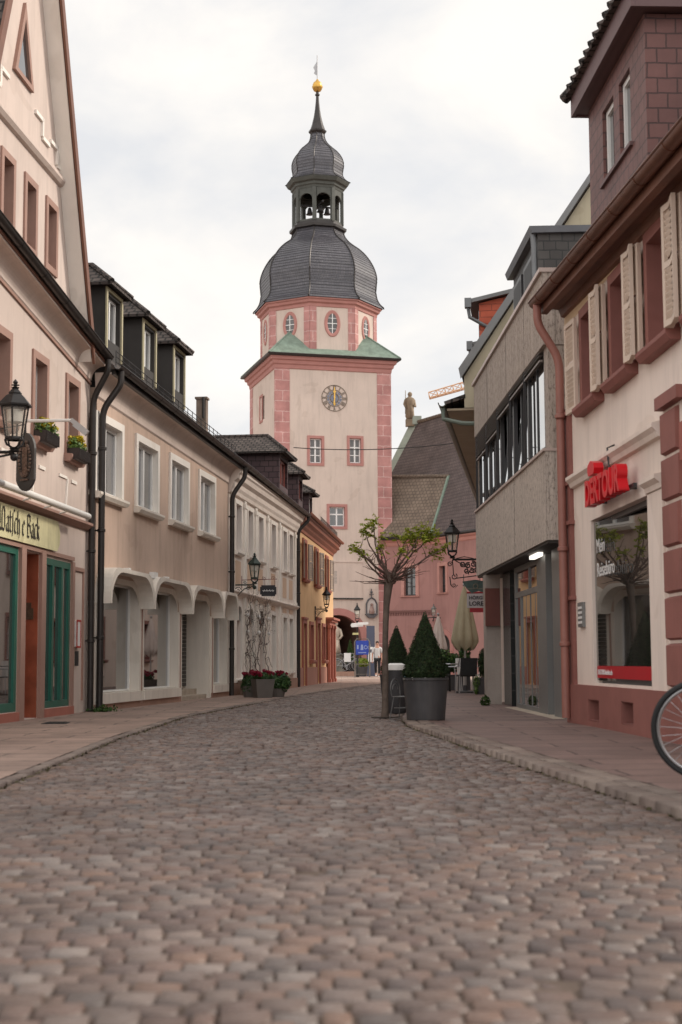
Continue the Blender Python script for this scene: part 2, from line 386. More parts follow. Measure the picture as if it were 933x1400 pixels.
def leafcloud(pts, nrm, size, rng_=None, aspect=.5, tilt=.6):
    """one small quad per point, facing roughly along nrm"""
    g = rng_ or rng; n = len(pts); pts = np.asarray(pts); nrm = np.asarray(nrm)
    nn = nrm+g.normal(0, tilt, (n, 3)); nn /= np.linalg.norm(nn, axis=1)[:, None]+1e-9
    a = np.cross(nn, g.normal(0, 1, (n, 3))); a /= np.linalg.norm(a, axis=1)[:, None]+1e-9
    b = np.cross(nn, a); sz = size*g.uniform(.6, 1.4, (n, 1))
    A = a*sz; B = b*sz*aspect
    v = np.stack([pts-A, pts+B*.9-A*.1, pts+A, pts-B*.9-A*.1], 1).reshape(-1, 3)
    return v, np.arange(4*n).reshape(-1, 4)
def blob(n, c, r, g=None):
    g = g or rng; d = g.normal(0, 1, (n, 3)); d /= np.linalg.norm(d, axis=1)[:, None]
    k = g.uniform(.45, 1.05, (n, 1))**.6
    return np.asarray(c)+d*k*np.asarray(r), d
# ------------------------------------------------------------------ ground
def lerp(tab, y):
    for (a, va), (b, vb) in zip(tab, tab[1:]):
        if y <= b: return va+(vb-va)*max(0, (y-a)/(b-a))
    return tab[-1][1]
XL = [(0, -2.0), (9.7, -2.23), (15.6, -2.37), (21.7, -2.32), (27, -1.84), (35, -1.05), (42, -.15), (50, 1.1), (58, 3.0), (66, 6)]
XR = [(0, 2.15), (3, 2.08), (7.7, 1.75), (11.9, 1.36), (18.3, .84), (21, .86), (25, 1.15), (32, 1.9), (42, 3.2), (52, 5.5), (60, 8)]
def hR(y): t = min(max((20.5-y)/5, 0), 1); return .012+.020*t*t*(3-2*t)
BEDM = plain('sandy joint bed', (.085, .06, .046), .95, .25, 3, .4, 60)
def roadmesh():
    vs = []; y = 2.0; j = 0; quads = []
    V = []; F = []
    k = 0
    while y < 62:
        d = .116 if y < 34 else .16
        xl, xr = lerp(XL, y)+.02, lerp(XR, y)-.05
        W_ = .102 if y < 34 else .16
        x0r = -2.7+(j % 2)*W_*.5+rng.uniform(-.014, .014); edges = x0r+np.arange(int(14/W_))*W_; edges = edges+rng.normal(0, W_*.12, len(edges))
        edges = edges[(edges > xl-W_*.5) & (edges < xr+W_*.5)]
        for x, x1 in zip(edges, edges[1:]):
            x, x1 = max(x, xl), min(x1, xr+.02)
            if x1-x > .03:
                g = .004
                cxm = (x+x1)/2
                wave = .035*math.sin(cxm*1.9+.25*y)+.010*math.sin(cxm*4.7-.4*y)
                wave1 = .035*math.sin((cxm+.1)*1.9+.25*y)+.010*math.sin((cxm+.1)*4.7-.4*y)
                sl_ = (wave1-wave)*10
                jx, jy = rng.uniform(-.006, .006), rng.uniform(-.006, .006)
                cyk = y+wave+jy; dd = d*rng.uniform(.88, 1.03)
                zt = rng.normal(0, .0032)-(.009 if rng.uniform() < .05 else 0); tx, ty = rng.normal(0, .03, 2)
                crown = -.010*((cxm-(xl+xr)/2)/max((xr-xl)/2, .5))**2
                hw, hd = (x1-x)/2-g*.8, dd/2-g
                rot = rng.normal(0, .02)+math.atan(sl_)*.75
                for (ins, dz, iy) in ((0, -.03, 0), (.002, -.008, .002), (.006, 0, .013)):
                    for sx, sy in ((-1, -1), (1, -1), (1, 1), (-1, 1)):
                        lx = sx*(hw-ins); ly = sy*(hd-iy)
                        V.append((cxm+jx+lx*math.cos(rot)-ly*math.sin(rot), cyk+lx*math.sin(rot)+ly*math.cos(rot), crown+zt+dz+(tx*lx+ty*ly if dz > -.03 else 0)))
                F.append((k+8, k+9, k+10, k+11))
                for r_ in (0, 4):
                    for i in range(4):
                        F.append((k+r_+i, k+r_+(i+1) % 4, k+r_+4+(i+1) % 4, k+r_+4+i))
                k += 12
        y += d; j += 1
    return V, F
COBBLE = island('granite and porphyry setts', [(.078, .054, .046), (.128, .083, .067), (.155, .094, .068), (.090, .066, .058), (.170, .130, .112), (.105, .064, .052), (.085, .062, .056), (.150, .108, .090), (.125, .076, .060), (.135, .100, .085), (.095, .060, .049), (.19, .155, .138), (.066, .050, .045)], .50, .5, .7, 55, .3)
V, F = roadmesh()
struct('road_setts', fastmesh('road_setts', V, F, COBBLE, False))
def strip(f0, f1, ys, z):
    m = MB()
    for a, b in zip(ys, ys[1:]):
        m.quad((f0(a), a, z(a, 0)), (f1(a), a, z(a, 1)), (f1(b), b, z(b, 1)), (f0(b), b, z(b, 0)))
    return m
YS = [i*1.0 for i in range(1, 67)]
struct('road_bed', strip(lambda y: lerp(XL, y)-.1, lambda y: lerp(XR, y)+.05, YS, lambda y, s: -.015).mesh('road_bed', BEDM))
PAVEL = brick('sandstone pavement slabs', (.235, .165, .135), (.295, .205, .165), (.11, .08, .065), 1.15, .52, .014, .75, .6, dirt=((.15, .11, .09), .54, .6), var=.28)
PAVER = brick('dark sandstone pavement slabs', (.155, .102, .09), (.20, .13, .113), (.075, .05, .044), 1.3, .55, .014, .6, .6, dirt=((.27, .21, .19), .64, .5), var=.3)
struct('pavement_left', strip(lambda y: -5.6+.105*(y-13) if y < 46 else lerp(XL, y)-9, lambda y: lerp(XL, y)-.10, YS, lambda y, s: .012 if y < 60 else .0).mesh('pavement_left', PAVEL))
struct('pavement_right', strip(lambda y: lerp(XR, y)+(.30 if y < 20 else .0), lambda y: 4.6 if y < 28 else 4.6+(y-28)*.25, YS, lambda y, s: hR(y)).mesh('pavement_right', PAVER))
GROUND = plain('far ground', (.22, .165, .135), .9, .15, .3, .2, 5)
g = MB(); g.box(-900, -100, -.3, 900, 1500, -.06); struct('ground', g.mesh('ground', GROUND))
g = MB(); g.quad((-40, 56, -.004), (60, 56, -.004), (60, 130, -.004), (-40, 130, -.004)); struct('square', g.mesh('square', brick('square paving', (.33, .24, .195), (.38, .275, .225), (.2, .15, .12), .6, .3, .012, .85, .3)))
g = MB(); g.box(-12, 79.2, 0, 1.72, 84.9, .24); struct('step_platform', g.mesh('step_platform', SAND))
# moss gutter line + border setts
BORDER = island('border setts', [(.18, .14, .12), (.23, .18, .15), (.145, .11, .095), (.21, .155, .13)], .75, .35, .5, 50, .25)
def bordermesh(fx, zf, rows, y0, y1, wd, ln, drop):
    V = []; F = []; k = 0
    for r_ in range(rows):
        y = y0+rng.uniform(0, ln)
        while y < y1:
            l = ln*rng.uniform(.75, 1.3); x = fx(y)+r_*wd; dx = (fx(y+l)-fx(y)); z = zf(y)+rng.normal(0, .003)
            g_ = .006
            for ins, dz in ((0, -drop), (.004, -.008), (.016, 0)):
                a = g_+ins
                for sx, sy in ((0, 0), (1, 0), (1, 1), (0, 1)):
                    V.append((x+a+sx*(wd-2*a)+dx*sy, y+a+sy*(l-2*a), z+dz))
            F.append((k+8, k+9, k+10, k+11))
            for q in (0, 4):
                for i in range(4): F.append((k+q+i, k+q+(i+1) % 4, k+q+4+(i+1) % 4, k+q+4+i))
            k += 12; y += l
    return V, F
V, F = bordermesh(lambda y: lerp(XR, y)-.03, lambda y: hR(y)+.006, 2, 3, 20.5, .165, .24, .15)
struct('kerb_right', fastmesh('kerb_right', V, F, BORDER, True))
V, F = bordermesh(lambda y: lerp(XL, y)-.13, lambda y: .010, 1, 6, 52, .13, .2, .06)
struct('kerb_left', fastmesh('kerb_left', V, F, BORDER, True))
P = []; 
for i in range(1100):
    y = rng.uniform(8, 30)**1.0; P.append((lerp(XL, y)-.0+rng.normal(0, .035)-.0, y, -.012))
for i in range(380):
    y = rng.uniform(5, 20); P.append((lerp(XR, y)-.045+rng.normal(0, .012), y, -.012))
P = np.array(P); v, f = leafcloud(P, np.tile((0, 0, 1.), (len(P), 1)), .016, aspect=.8)
MOSS = island('moss', [(.075, .07, .03), (.10, .085, .045), (.08, .065, .04)], .9, .2, 0)
mo = put('moss', fastmesh('moss', v, f, MOSS)); mo['kind'] = 'stuff'
P = []
for i in range(260): P.append((-3.98+rng.normal(0, .10)+.12, 23.75+rng.normal(0, .12), .02+abs(rng.normal(0, .03))))
P = np.array(P); v, f = leafcloud(P, np.tile((0, 0, 1.), (len(P), 1)), .03, tilt=1.2)
tag(put('weed_tuft', fastmesh('weed_tuft', v, f, THUJA)), 'green weeds growing at the foot of the two dark downpipes', 'weeds')

# ------------------------------------------------------------------ house kit
def facade(Lx, z0, z1, holes, D=6, sides=True, top=True):
    m = MB(); xs = sorted({0, Lx, *[h[0] for h in holes], *[h[2] for h in holes]}); zs = sorted({z0, z1, *[h[1] for h in holes], *[h[3] for h in holes]})
    for a, b in zip(xs, xs[1:]):
        for c, d in zip(zs, zs[1:]):
            u, w_ = (a+b)/2, (c+d)/2
            if any(h[0] < u < h[2] and h[1] < w_ < h[3] for h in holes): continue
            m.quad((a, 0, c), (b, 0, c), (b, 0, d), (a, 0, d))
    for h in holes:      # reveals
        x0, q0, x1, q1 = h[:4]; d = .35
        m.quad((x0, 0, q0), (x0, 0, q1), (x0, d, q1), (x0, d, q0)); m.quad((x1, 0, q0), (x1, d, q0), (x1, d, q1), (x1, 0, q1))
        m.quad((x0, 0, q1), (x1, 0, q1), (x1, d, q1), (x0, d, q1)); m.quad((x0, 0, q0), (x0, d, q0), (x1, d, q0), (x1, 0, q0))
    if sides:
        m.quad((0, D, z0), (0, 0, z0), (0, 0, z1), (0, D, z1)); m.quad((Lx, 0, z0), (Lx, D, z0), (Lx, D, z1), (Lx, 0, z1))
        m.quad((Lx, D, z0), (0, D, z0), (0, D, z1), (Lx, D, z1))
    if top: m.quad((0, .4, z1-.01), (Lx, .4, z1-.01), (Lx, D, z1-.01), (0, D, z1-.01))
    return m
WC = {}
def win(root, x0, z0, x1, z1, trim=None, tw=.12, proud=.05, depth=.18, fmat=None, pmat=None, sill=.06, silldrop=.09, style='double', name='window', fw=.05, silltrim=None, label=None, reveal=None):
    w_, h_ = round(x1-x0, 3), round(z1-z0, 3)
    fmat = fmat or WHITEFRAME; pmat = pmat or GLASS
    key = (w_, h_, trim and trim.name, tw, proud, depth, fmat.name, pmat.name, sill, style, fw, name, reveal and reveal.name)
    if key not in WC:
        d = depth; f = MB(); e = .002
        t = .05
        f.box(e, d, e, fw, d+t, h_-e); f.box(w_-fw, d, e, w_-e, d+t, h_-e); f.box(fw, d, h_-fw, w_-fw, d+t, h_-e); f.box(fw, d, e, w_-fw, d+t, fw)
        if style in ('double', 'cross', 'six'):
            f.box(w_/2-fw*.65, d-.01, fw, w_/2+fw*.65, d+t, h_-fw)
        bars = {'cross': [.62], 'six': [.64, .32], 'two': [.5]}.get(style, [])
        for k in bars:
            z = h_*k; bw = fw*.35 if (style == 'six' and k < .5) else fw*.55
            for a, b in (((fw, w_/2-fw*.65), (w_/2+fw*.65, w_-fw)) if style != 'two' else ((fw, w_-fw),)):
                f.box(a, d, z-bw, b, d+t*.9, z+bw)
        if style == 'mull3':
            for k in (1/3, 2/3): f.box(w_*k-fw*.5, d-.01, fw, w_*k+fw*.5, d+t, h_-fw)
        pn = MB(); pn.quad((fw*.5, d+.035, fw*.5), (w_-fw*.5, d+.035, fw*.5), (w_-fw*.5, d+.035, h_-fw*.5), (fw*.5, d+.035, h_-fw*.5))
        sm = None
        if trim:
            s_ = MB(); p = -proud
            for (a, b, c, dd) in ((-tw, 0, 0, h_), (w_, w_+tw, 0, h_), (-tw, w_+tw, h_, h_+tw)): s_.box(a, p, b if False else b, 0, .01, 0) if False else None
            s_.box(-tw, p, -.0, 0, .012, h_); s_.box(w_, p, 0, w_+tw, .012, h_); s_.box(-tw, p, h_, w_+tw, .012, h_+tw)
            if not sill: s_.box(-tw, p, -tw, w_+tw, .012, 0)
            q = .004
            s_.quad((q, p, 0), (q, p, h_-q), (q, d+.01, h_-q), (q, d+.01, 0)); s_.quad((w_-q, p, 0), (w_-q, d+.01, 0), (w_-q, d+.01, h_-q), (w_-q, p, h_-q))
            s_.quad((q, p, h_-q), (w_-q, p, h_-q), (w_-q, d+.01, h_-q), (q, d+.01, h_-q)); s_.quad((q, p, q), (q, d+.01, q), (w_-q, d+.01, q), (w_-q, p, q))
            sm = s_.mesh('surround', trim)
        sl_ = None
        if sill:
            b = MB(); b.prism([(-proud-sill, -.02), (d+.01, .012), (d+.01, -silldrop*.6), (.0, -silldrop), (-proud-sill*.6, -silldrop), (-proud-sill, -silldrop*.5)], 'x', -tw-.03, w_+tw+.03)
            sl_ = b.mesh('sill', silltrim or trim or WHITEST)
        WC[key] = (f.mesh(name, fmat), pn.mesh('pane', pmat), sm, sl_)
    a, b, c, d = WC[key]
    o = put(name, a, root, (x0, 0, z0), label=label)
    put('pane', b, o)
    if c: put('surround', c, o)
    if d: put('sill', d, o)
    return o
def gutter(root, x0, x1, y, z, r=.07, mat=None, z1=None, hooks=True):
    m = MB(); z1 = z if z1 is None else z1
    prof = [(math.cos(a)*r, math.sin(a)*r) for a in np.linspace(math.pi, 2*math.pi, 9)]
    prof += [(p[0]*.86, p[1]*.86+.004) for p in prof[::-1]]
    m.loft([[(x, y+p[0], zz+p[1]) for p in prof] for x, zz in ((x0, z), (x1, z1))])
    n = int(abs(x1-x0)/1.1)
    if hooks:
        for i in range(n+1):
            x = x0+(x1-x0)*(i+.5)/(n+1); zz = z+(z1-z)*(i+.5)/(n+1)
            m.torus((x, y, zz), r+.001, .005, 'x', 10, 5, math.pi, 2*math.pi)
    m.tube([(x0, y-r, z), (x1, y-r, z1)], .012, 6)
    return part('gutter', m, mat or DARKMETAL, root, True, 40)
def pipe(root, path, r=.05, mat=None, collars=()):
    P = [Vector(p) for p in path]; q = [P[0]]
    for a, b, c in zip(P, P[1:], P[2:]):       # rounded elbows
        k = min(.16, (a-b).length*.4, (c-b).length*.4)
        p0 = b+(a-b).normalized()*k; p1 = b+(c-b).normalized()*k
        for t in (0, .25, .5, .75, 1): q.append(p0*(1-t)**2+b*2*t*(1-t)+p1*t*t)
    q.append(P[-1])
    m = MB(); m.tube(q, r, 12)
    x, y = P[-1].x, P[-1].y
    for z in collars: m.lathe([(r, z-.03), (r+.014, z-.02), (r+.014, z+.02), (r, z+.03)], 12, (x, y, 0)); m.box(x-.012, y, z-.012, x+.012, .02, z+.012)
    return part('downpipe', m, mat or DARKMETAL, root, True, 45)
def roofslab(root, x0, x1, y0, z0, y1, z1, mat, th=.12, name='roof', mb=None):
    """sloping slab from eave (y0,z0) up to ridge (y1,z1)"""
    m = mb or MB(); m.prism([(y0, z0), (y1, z1), (y1, z1-th), (y0, z0-th)], 'x', x0, x1)
    return m if mb is not None else part(name, m, mat, root)
def tilerow(m, p, q, n, r=.07):
    """a row of half-round ridge/edge tiles from p to q"""
    p, q = Vector(p), Vector(q)
    for i in range(n):
        a = p.lerp(q, i/n); b = p.lerp(q, (i+1.12)/n); m.tube([a+Vector((0, 0, .012)), b], [r*.92, r*1.06], 8)
def noisy_edge(poly, amp):  return [(a+random.uniform(-amp, amp), b+random.uniform(-amp, amp)) for a, b in poly]

def lantern(name, label, loc, h=.62, rz=0, group=None, sides=6, mat=None, glassmat=None, bracket=None, bulb=True):
    """h = height of roof edge above the glass foot; parts: glass, frame, cap, finial, lamp, bracket"""
    mat = mat or IRON; t = thing(name, label, 'street lamp', loc, rz, group)
    r0, r1 = h*.27, h*.46
    a0 = math.pi/sides
    g = MB(); g.lathe([(r0, 0), (r1*.92, h)], sides, a0=a0, cap=False); part('glass', g, glassmat or LANTERNGLASS, t)
    f = MB()
    for k in range(sides):
        a = a0+2*math.pi*k/sides; c, s_ = math.cos(a), math.sin(a)
        f.tube([(r0*c*1.01, r0*s_*1.01, 0), (r1*.93*c, r1*.93*s_, h)], .012, 5)
    f.lathe([(r0*1.12, -.02), (r0*1.14, .0), (r0*1.05, .02), (r0*.9, .02), (r0*.9, -.02)], sides, a0=a0)
    f.lathe([(r1*.9, h-.02), (r1*.96, h-.02), (r1*.96, h+.01), (r1*.9, h+.01)], sides, a0=a0)
    part('frame', f, mat, t)
    c = MB(); c.lathe([(r1*.9, h), (r1*1.16, h+.0), (r1*1.18, h+.02), (r1*.62, h+h*.34), (r1*.42, h+h*.40), (r1*.46, h+h*.41), (r1*.46, h+h*.43), (r1*.22, h+h*.56), (.02, h+h*.60)], sides, a0=a0); part('cap', c, mat, t)
    n = MB(); n.lathe([(.035, h*1.56), (.05, h*1.60), (.02, h*1.63), (.02, h*1.66), (.05, h*1.67), (.05, h*1.685), (.015, h*1.70), (.03, h*1.75), (.03, h*1.78), (.004, h*1.86)], 10); part('finial', n, mat, t, True, 50)
    if bulb:
        b = MB(); b.lathe([(.03, h*.45), (r0*.9, h*.52), (r0*.95, h*.9), (.05, h*.98)], 12); part('lamp', b, FROST, t, True, 40)
    u = MB()     # cradle under the glass
    for k in range(4):
        a = math.pi/4+k*math.pi/2; cx, sy = math.cos(a), math.sin(a)
        u.tube([(r0*1.1*cx, r0*1.1*sy, 0), (r0*1.25*cx, r0*1.25*sy, -h*.06), (r0*1.0*cx, r0*1.0*sy, -h*.2), (r0*.35*cx, r0*.35*sy, -h*.28)], .013, 6)
    u.lathe([(.05, -h*.42), (.07, -h*.38), (.045, -h*.35), (.06, -h*.3), (.03, -h*.26)], 10)
    part('cradle', u, mat, t, True, 50)
    if bracket: part('bracket', bracket, mat, t, True, 50)
    return t
def scroll(m, c, r0, turns, r, plane='x', a0=0, sgn=1, n=28):
    pts = []
    for i in range(n+1):
        t = i/n; a = a0+sgn*turns*2*math.pi*t; q = r0*(1-.8*t)
        u, v_ = q*math.cos(a), q*math.sin(a)
        pts.append((c[0]+u, c[1], c[2]+v_) if plane == 'y' else (c[0], c[1]+u, c[2]+v_))
    m.tube(pts, r, 6)
def gablewall(m, x0, x1, z0, top, holes, d=.3):
    xs = sorted({x0, x1, *[h[0] for h in holes], *[h[2] for h in holes], *top['x']}); f = top['f']
    for a, b in zip(xs, xs[1:]):
        hs = [h for h in holes if h[0] < (a+b)/2 < h[2]]; z = z0
        for h in sorted(hs, key=lambda q: q[1]):
            m.quad((a, 0, z), (b, 0, z), (b, 0, h[1]), (a, 0, h[1])); z = h[3]
        m.quad((a, 0, z), (b, 0, z), (b, 0, max(f(b), z+.001)), (a, 0, max(f(a), z+.001)))
    for x0_, q0, x1_, q1 in holes:
        m.quad((x0_, 0, q0), (x0_, 0, q1), (x0_, d, q1), (x0_, d, q0)); m.quad((x1_, 0, q0), (x1_, d, q0), (x1_, d, q1), (x1_, 0, q1))
        m.quad((x0_, 0, q1), (x1_, 0, q1), (x1_, d, q1), (x0_, d, q1)); m.quad((x0_, 0, q0), (x0_, d, q0), (x1_, d, q0), (x1_, 0, q0))
def cove(m, x0, x1, z0, z1, y1, n=8):
    pts = [(-.0, z0)]
    for i in range(n+1):
        a = math.pi/2*i/n; pts.append((-.03-(y1-.03)*(1-math.cos(a)), z0+.03+(z1-z0-.03)*math.sin(a)))
    pts += [(-y1-.02, z1), (-y1-.02, z1+.03), (0.02, z1+.03)]
    return m.prism(pts, 'x', x0, x1)

# ================================================================== left 1: gabled house with the green shop front
loc, rz = frame((-5.05, 13), (-4.13, 23.8)); Lx = 10.84
h1 = thing('gabled_house', 'pink cream gabled house with green framed shop windows and brown gutter, nearest on the left', 'house', loc, rz)
wins = [(x, 4.02, x+.58, 5.16) for x in (4.18, 5.94, 7.70, 9.46)]
holes = wins+[(4.3, .14, 7.12, 2.40), (7.36, .02, 8.10, 2.36), (8.34, .14, 9.80, 2.34)]
part('wall', facade(Lx, -.1, 5.62, holes, D=7), PINKCREAM, h1)
m = MB(); ax, sl_, ze = 6.9, 2.32, 6.1
GT = 12.75; topf = dict(x=[ax, 4.0, 9.8], f=lambda x: GT-abs(x-ax)*sl_)
gh = [(c-.21, 6.70, c+.21, 7.60) for c in (5.33, 6.33, 7.38, 8.44)]
gablewall(m, 4.0, 9.8, 5.62, topf, gh); m.quad((4.0, 0, 5.62), (4.0, 0, 6.02), (4.0, 6, 6.02), (4.0, 6, 5.62)); m.quad((9.8, 0, 5.62), (9.8, 6, 5.62), (9.8, 6, 6.02), (9.8, 0, 6.02))
part('gable_wall', m, PINKCREAM, h1)
for w_ in wins: win(h1, *w_, trim=TRIMPINK, tw=.11, proud=.03, depth=.12, fmat=WHITEFRAME, pmat=GLASSCURT, style='double', sill=.10, silldrop=.13, fw=.045)
for w_ in gh: win(h1, *w_, trim=TRIMPINK, tw=.10, proud=.03, depth=.14, fmat=WHITEFRAME, pmat=GLASS, style='two', sill=0, fw=.04)
m = MB(); m.prism([(0, 8.06), (-.05, 8.08), (-.09, 8.13), (-.09, 8.17), (-.05, 8.2), (-.05, 8.24), (0, 8.26)], 'x', 4.7, 9.1); part('gable_cornice', m, PINKCREAM, h1)
m = MB()
for s_ in (-1, 1):
    for k in range(2):
        x = ax+s_*(.62+k*.78); 
        for (a, b, c, d) in ((0, 8.62, .36, 8.68), (.33, 8.40, .39, 8.68), (.36, 8.36, .72, 8.42)): m.box(x+s_*a, -.035, b-.16*k+.1, x+s_*c, .01, d-.16*k+.1)
each('stucco_relief', m, WHITEST, h1)
m = MB(); o_ = [(6.46, 8.95), (7.34, 8.95), (6.9, 10.1)]; i_ = [(6.58, 9.02), (7.22, 9.02), (6.9, 9.86)]
for k in range(3):
    a, b = o_[k], o_[(k+1) % 3]; c, d = i_[(k+1) % 3], i_[k]; m.prism([a, b, c, d], 'y', -.05, .01)
tw_ = part('triangular_window', m, TRIMPINK, h1); m = MB(); m.quad(*[(x, -.012, z) for x, z in i_]); part('pane', m, GLASS, tw_)
# verge boards and roof of the gable
m = MB(); W1 = MB(); W2 = MB()
for s_ in (-1, 1):
    a = (ax, GT+.02); b = (ax+s_*3.08, GT+.02-3.08*sl_)
    t = .10
    m.prism([a, b, (b[0], b[1]+t*2.5), (a[0], a[1]+t*2.5)], 'y', -.26, 6.5)
    W1.prism([(a[0], a[1]-.06), (b[0], b[1]-.06), b, a], 'y', -.245, -.002)
    W2.prism([(a[0], a[1]-.10), (b[0], b[1]-.10), (b[0], b[1]+t*2.5+.03), (a[0], a[1]+t*2.5+.03)], 'y', -.30, -.262)
part('gable_roof', m, TILE, h1); part('verge_soffit', W1, WHITEST, h1); part('verge_board', W2, WOODBROWN, h1)
def rake1(m): m.v = [(x, y, z+(10.6-x)*.105) for x, y, z in m.v]; return m
m = MB(); cove(m, 0, Lx-.02, 5.42, 5.68, .24); part('cove_cornice', rake1(m), PINKCREAM, h1)
m = MB(); m.box(0, -.03, 5.38, Lx-.02, 0.003, 5.42); part('cornice_line', rake1(m), TRIMPINK, h1)
m = MB(); m.box(0, -.29, 5.712, Lx-.05, 0, 5.74); part('eave_board', rake1(m), WOODBROWN, h1)
m = MB(); m.prism([(-.30, 5.80), (0.0, 6.02), (0.0, 5.75), (-.28, 5.75)], 'x', 0, Lx-.05); part('pent_roof', rake1(m), TILE, h1)
gutter(h1, 2.0, Lx-.08, -.34, 6.71, .07, DARKMETAL, z1=5.80)
pipe(h1, [(Lx-.16, -.34, 5.74), (Lx-.16, -.34, 5.55), (Lx-.10, -.08, 5.10), (Lx-.10, -.09, .02)], .05, DARKMETAL, (4.2, 2.6, 1.15))
# ground floor
m = MB(); m.prism([(0, 2.93), (-.06, 2.95), (-.12, 3.0), (-.12, 3.04), (0, 3.08)], 'x', 0, Lx-.02); m.box(9.95, -.03, 2.24, 10.55, .01, 2.30); m.box(9.95, -.025, .2, 9.99, .01, 2.24); m.box(10.5, -.025, .2, 10.55, .01, 2.24); part('string_course', m, TRIMPINK, h1)
m = MB(); m.box(7.14, -.05, 0, 7.35, .10, 2.40); m.box(8.11, -.05, 0, 8.32, .10, 2.40); m.box(9.81, -.04, 0, 9.93, .06, 2.36); each('pilaster', m, TRIMPINK, h1)
m = MB(); m.box(4.2, -.04, 2.38, 9.9, .02, 2.44); part('shop_lintel', m, TRIMPINK, h1)
m = MB(); m.box(8.3, -.05, -.05, 9.93, .14, .13); m.box(4.2, -.05, -.05, 7.13, .14, .13); each('plinth', m, REDSTONE, h1)
m = MB(); m.box(7.36, .33, .0, 8.10, .345, 2.36); m.box(8.07, .0, .02, 8.097, .33, 2.355); m.box(7.363, .0, .02, 7.39, .33, 2.355); part('marble_panel', m, MARBLE, h1)
m = MB(); m.box(8.055, .06, 1.42, 8.068, .22, 1.58); m.box(8.05, .09, 1.48, 8.06, .28, 1.66); part('bronze_plate', m, plain('bronze plate', (.10, .07, .045), .5, .4, 20, .2, 30, metal=.3), h1)
win(h1, 4.3, .14, 7.12, 2.40, depth=.0, fmat=GREEN, pmat=GLASSSHOP, sill=0, style='mull3', name='shop_window', fw=.12)
win(h1, 8.34, .14, 9.80, 2.34, depth=.0, fmat=GREEN, pmat=GLASSSHOP, sill=0, style='mull3', name='shop_window', fw=.10)
m = MB()
for x0 in (5.55, 7.3, 9.05):     # stucco ornaments below the sills
    m.box(x0, -.02, 3.62, x0+.42, .005, 3.66); m.prism([(x0+.42, 3.64), (x0+.46, 3.62), (x0+.36, 3.12), (x0+.32, 3.12)], 'y', -.03, .005); m.box(x0+.7, -.02, 3.60, x0+1.0, .005, 3.65)
each('stucco_ornament', m, WHITEST, h1)
m = MB(); m.box(10.05, -.05, 1.05, 10.25, 0, 1.45); f_ = part('notice_box', m, WHITEFRAME, h1); m = MB(); m.box(10.03, -.055, 1.03, 10.27, -.045, 1.06); m.box(10.03, -.055, 1.44, 10.27, -.045, 1.47); m.box(10.03, -.055, 1.06, 10.06, -.045, 1.44); m.box(10.24, -.055, 1.06, 10.27, -.045, 1.44); o_ = MB(); o_.box(10.1, -.05, .75, 10.16, 0, .98); part('letter_slot', o_, DARKCLAD, h1)
part('red_frame', m, plain('red frame paint', (.4, .03, .02), .5, .05, 3, 0), f_)
# sign board with black letter
YBOARD = plain('faded yellow sign', (.60, .56, .34), .7, .15, 3, .1, 60, streak=.5, streakcol=(.25, .24, .12))
t = thing('shop_sign', 'faded yellow signboard with black gothic letters above the green shop windows', 'sign', loc, rz)
m = MB(); m.prism([(5.2, 2.45), (8.8, 2.45), (8.92, 2.56), (8.95, 2.7), (8.86, 2.86), (8.8, 2.9), (5.2, 2.9)], 'y', -.07, -.045); part('board', m, YBOARD, t)
def nib(m, strokes, x, z, s, y=-.078, ang=R(40), wd=.13):
    a = Vector((math.cos(ang), math.sin(ang)))*wd*s*.5
    for st in strokes:
        for p, q in zip(st, st[1:]):
            P_, Q_ = Vector((x+p[0]*s, z+p[1]*s)), Vector((x+q[0]*s, z+q[1]*s))
            c = [P_-a, P_+a, Q_+a, Q_-a]
            m.quad(*[(k.x, y, k.y) for k in c])
FR = {'W': ([[(.0, .85), (.12, 1.0), (.18, .3), (.1, .05)], [(.12, .1), (.35, .0), (.42, .15), (.42, .85), (.5, 1.0)], [(.42, .1), (.68, .0), (.78, .2), (.76, .8), (.6, 1.0)]], .95),
      'a': ([[(.08, .55), (.28, .66), (.34, .55), (.34, .08), (.44, .0)], [(.34, .4), (.08, .28), (.08, .1), (.2, 0), (.34, .12)]], .5),
      't': ([[(.12, .9), (.12, .1), (.22, 0), (.32, .06)], [(0, .64), (.3, .64)]], .36),
      's': ([[(.34, .6), (.2, .68), (.06, .5), (.3, .26), (.22, .02), (.02, .06)]], .42),
      'S': ([[(.06, -.15), (.12, .1), (.12, .85), (.26, 1.0), (.36, .92)]], .32),
      't2': ([], 0), 'c': ([[(.34, .6), (.2, .66), (.08, .5), (.08, .12), (.2, 0), (.34, .08)]], .4),
      'h': ([[(.1, 1.0), (.1, .05), (.16, 0)], [(.1, .5), (.28, .66), (.36, .5), (.36, .0), (.26, -.18)]], .5),
      'e': ([[(.08, .32), (.34, .5), (.24, .66), (.08, .5), (.08, .12), (.2, 0), (.34, .1)]], .42),
      'B': ([[(.12, .95), (.16, .1)], [(.0, .9), (.2, 1.0), (.48, .9), (.5, .68), (.2, .55)], [(.2, .55), (.5, .5), (.56, .2), (.36, 0), (.08, .05)]], .66),
      'i': ([[(.1, .62), (.12, .08), (.22, 0)], [(.1, .85), (.13, .88)]], .26),
      'A': ([[(.08, .55), (.28, .66), (.34, .55), (.34, .08), (.44, .0)], [(.34, .4), (.08, .28), (.08, .1), (.2, 0), (.34, .12)], [(.10, .86), (.14, .88)], [(.30, .86), (.34, .88)]], .5),
      'k': ([[(.1, 1.0), (.1, 0)], [(.1, .4), (.28, .62), (.34, .5), (.12, .36)], [(.16, .36), (.38, 0)]], .46)}
m = MB(); x = 6.02
for ch in 'WatSch e BAck':
    if ch == ' ': x += .08; continue
    g_, adv = FR[ch] if ch in FR else FR['k']
    nib(m, g_, x, 2.54, .32); 
    x += adv*.32*.96
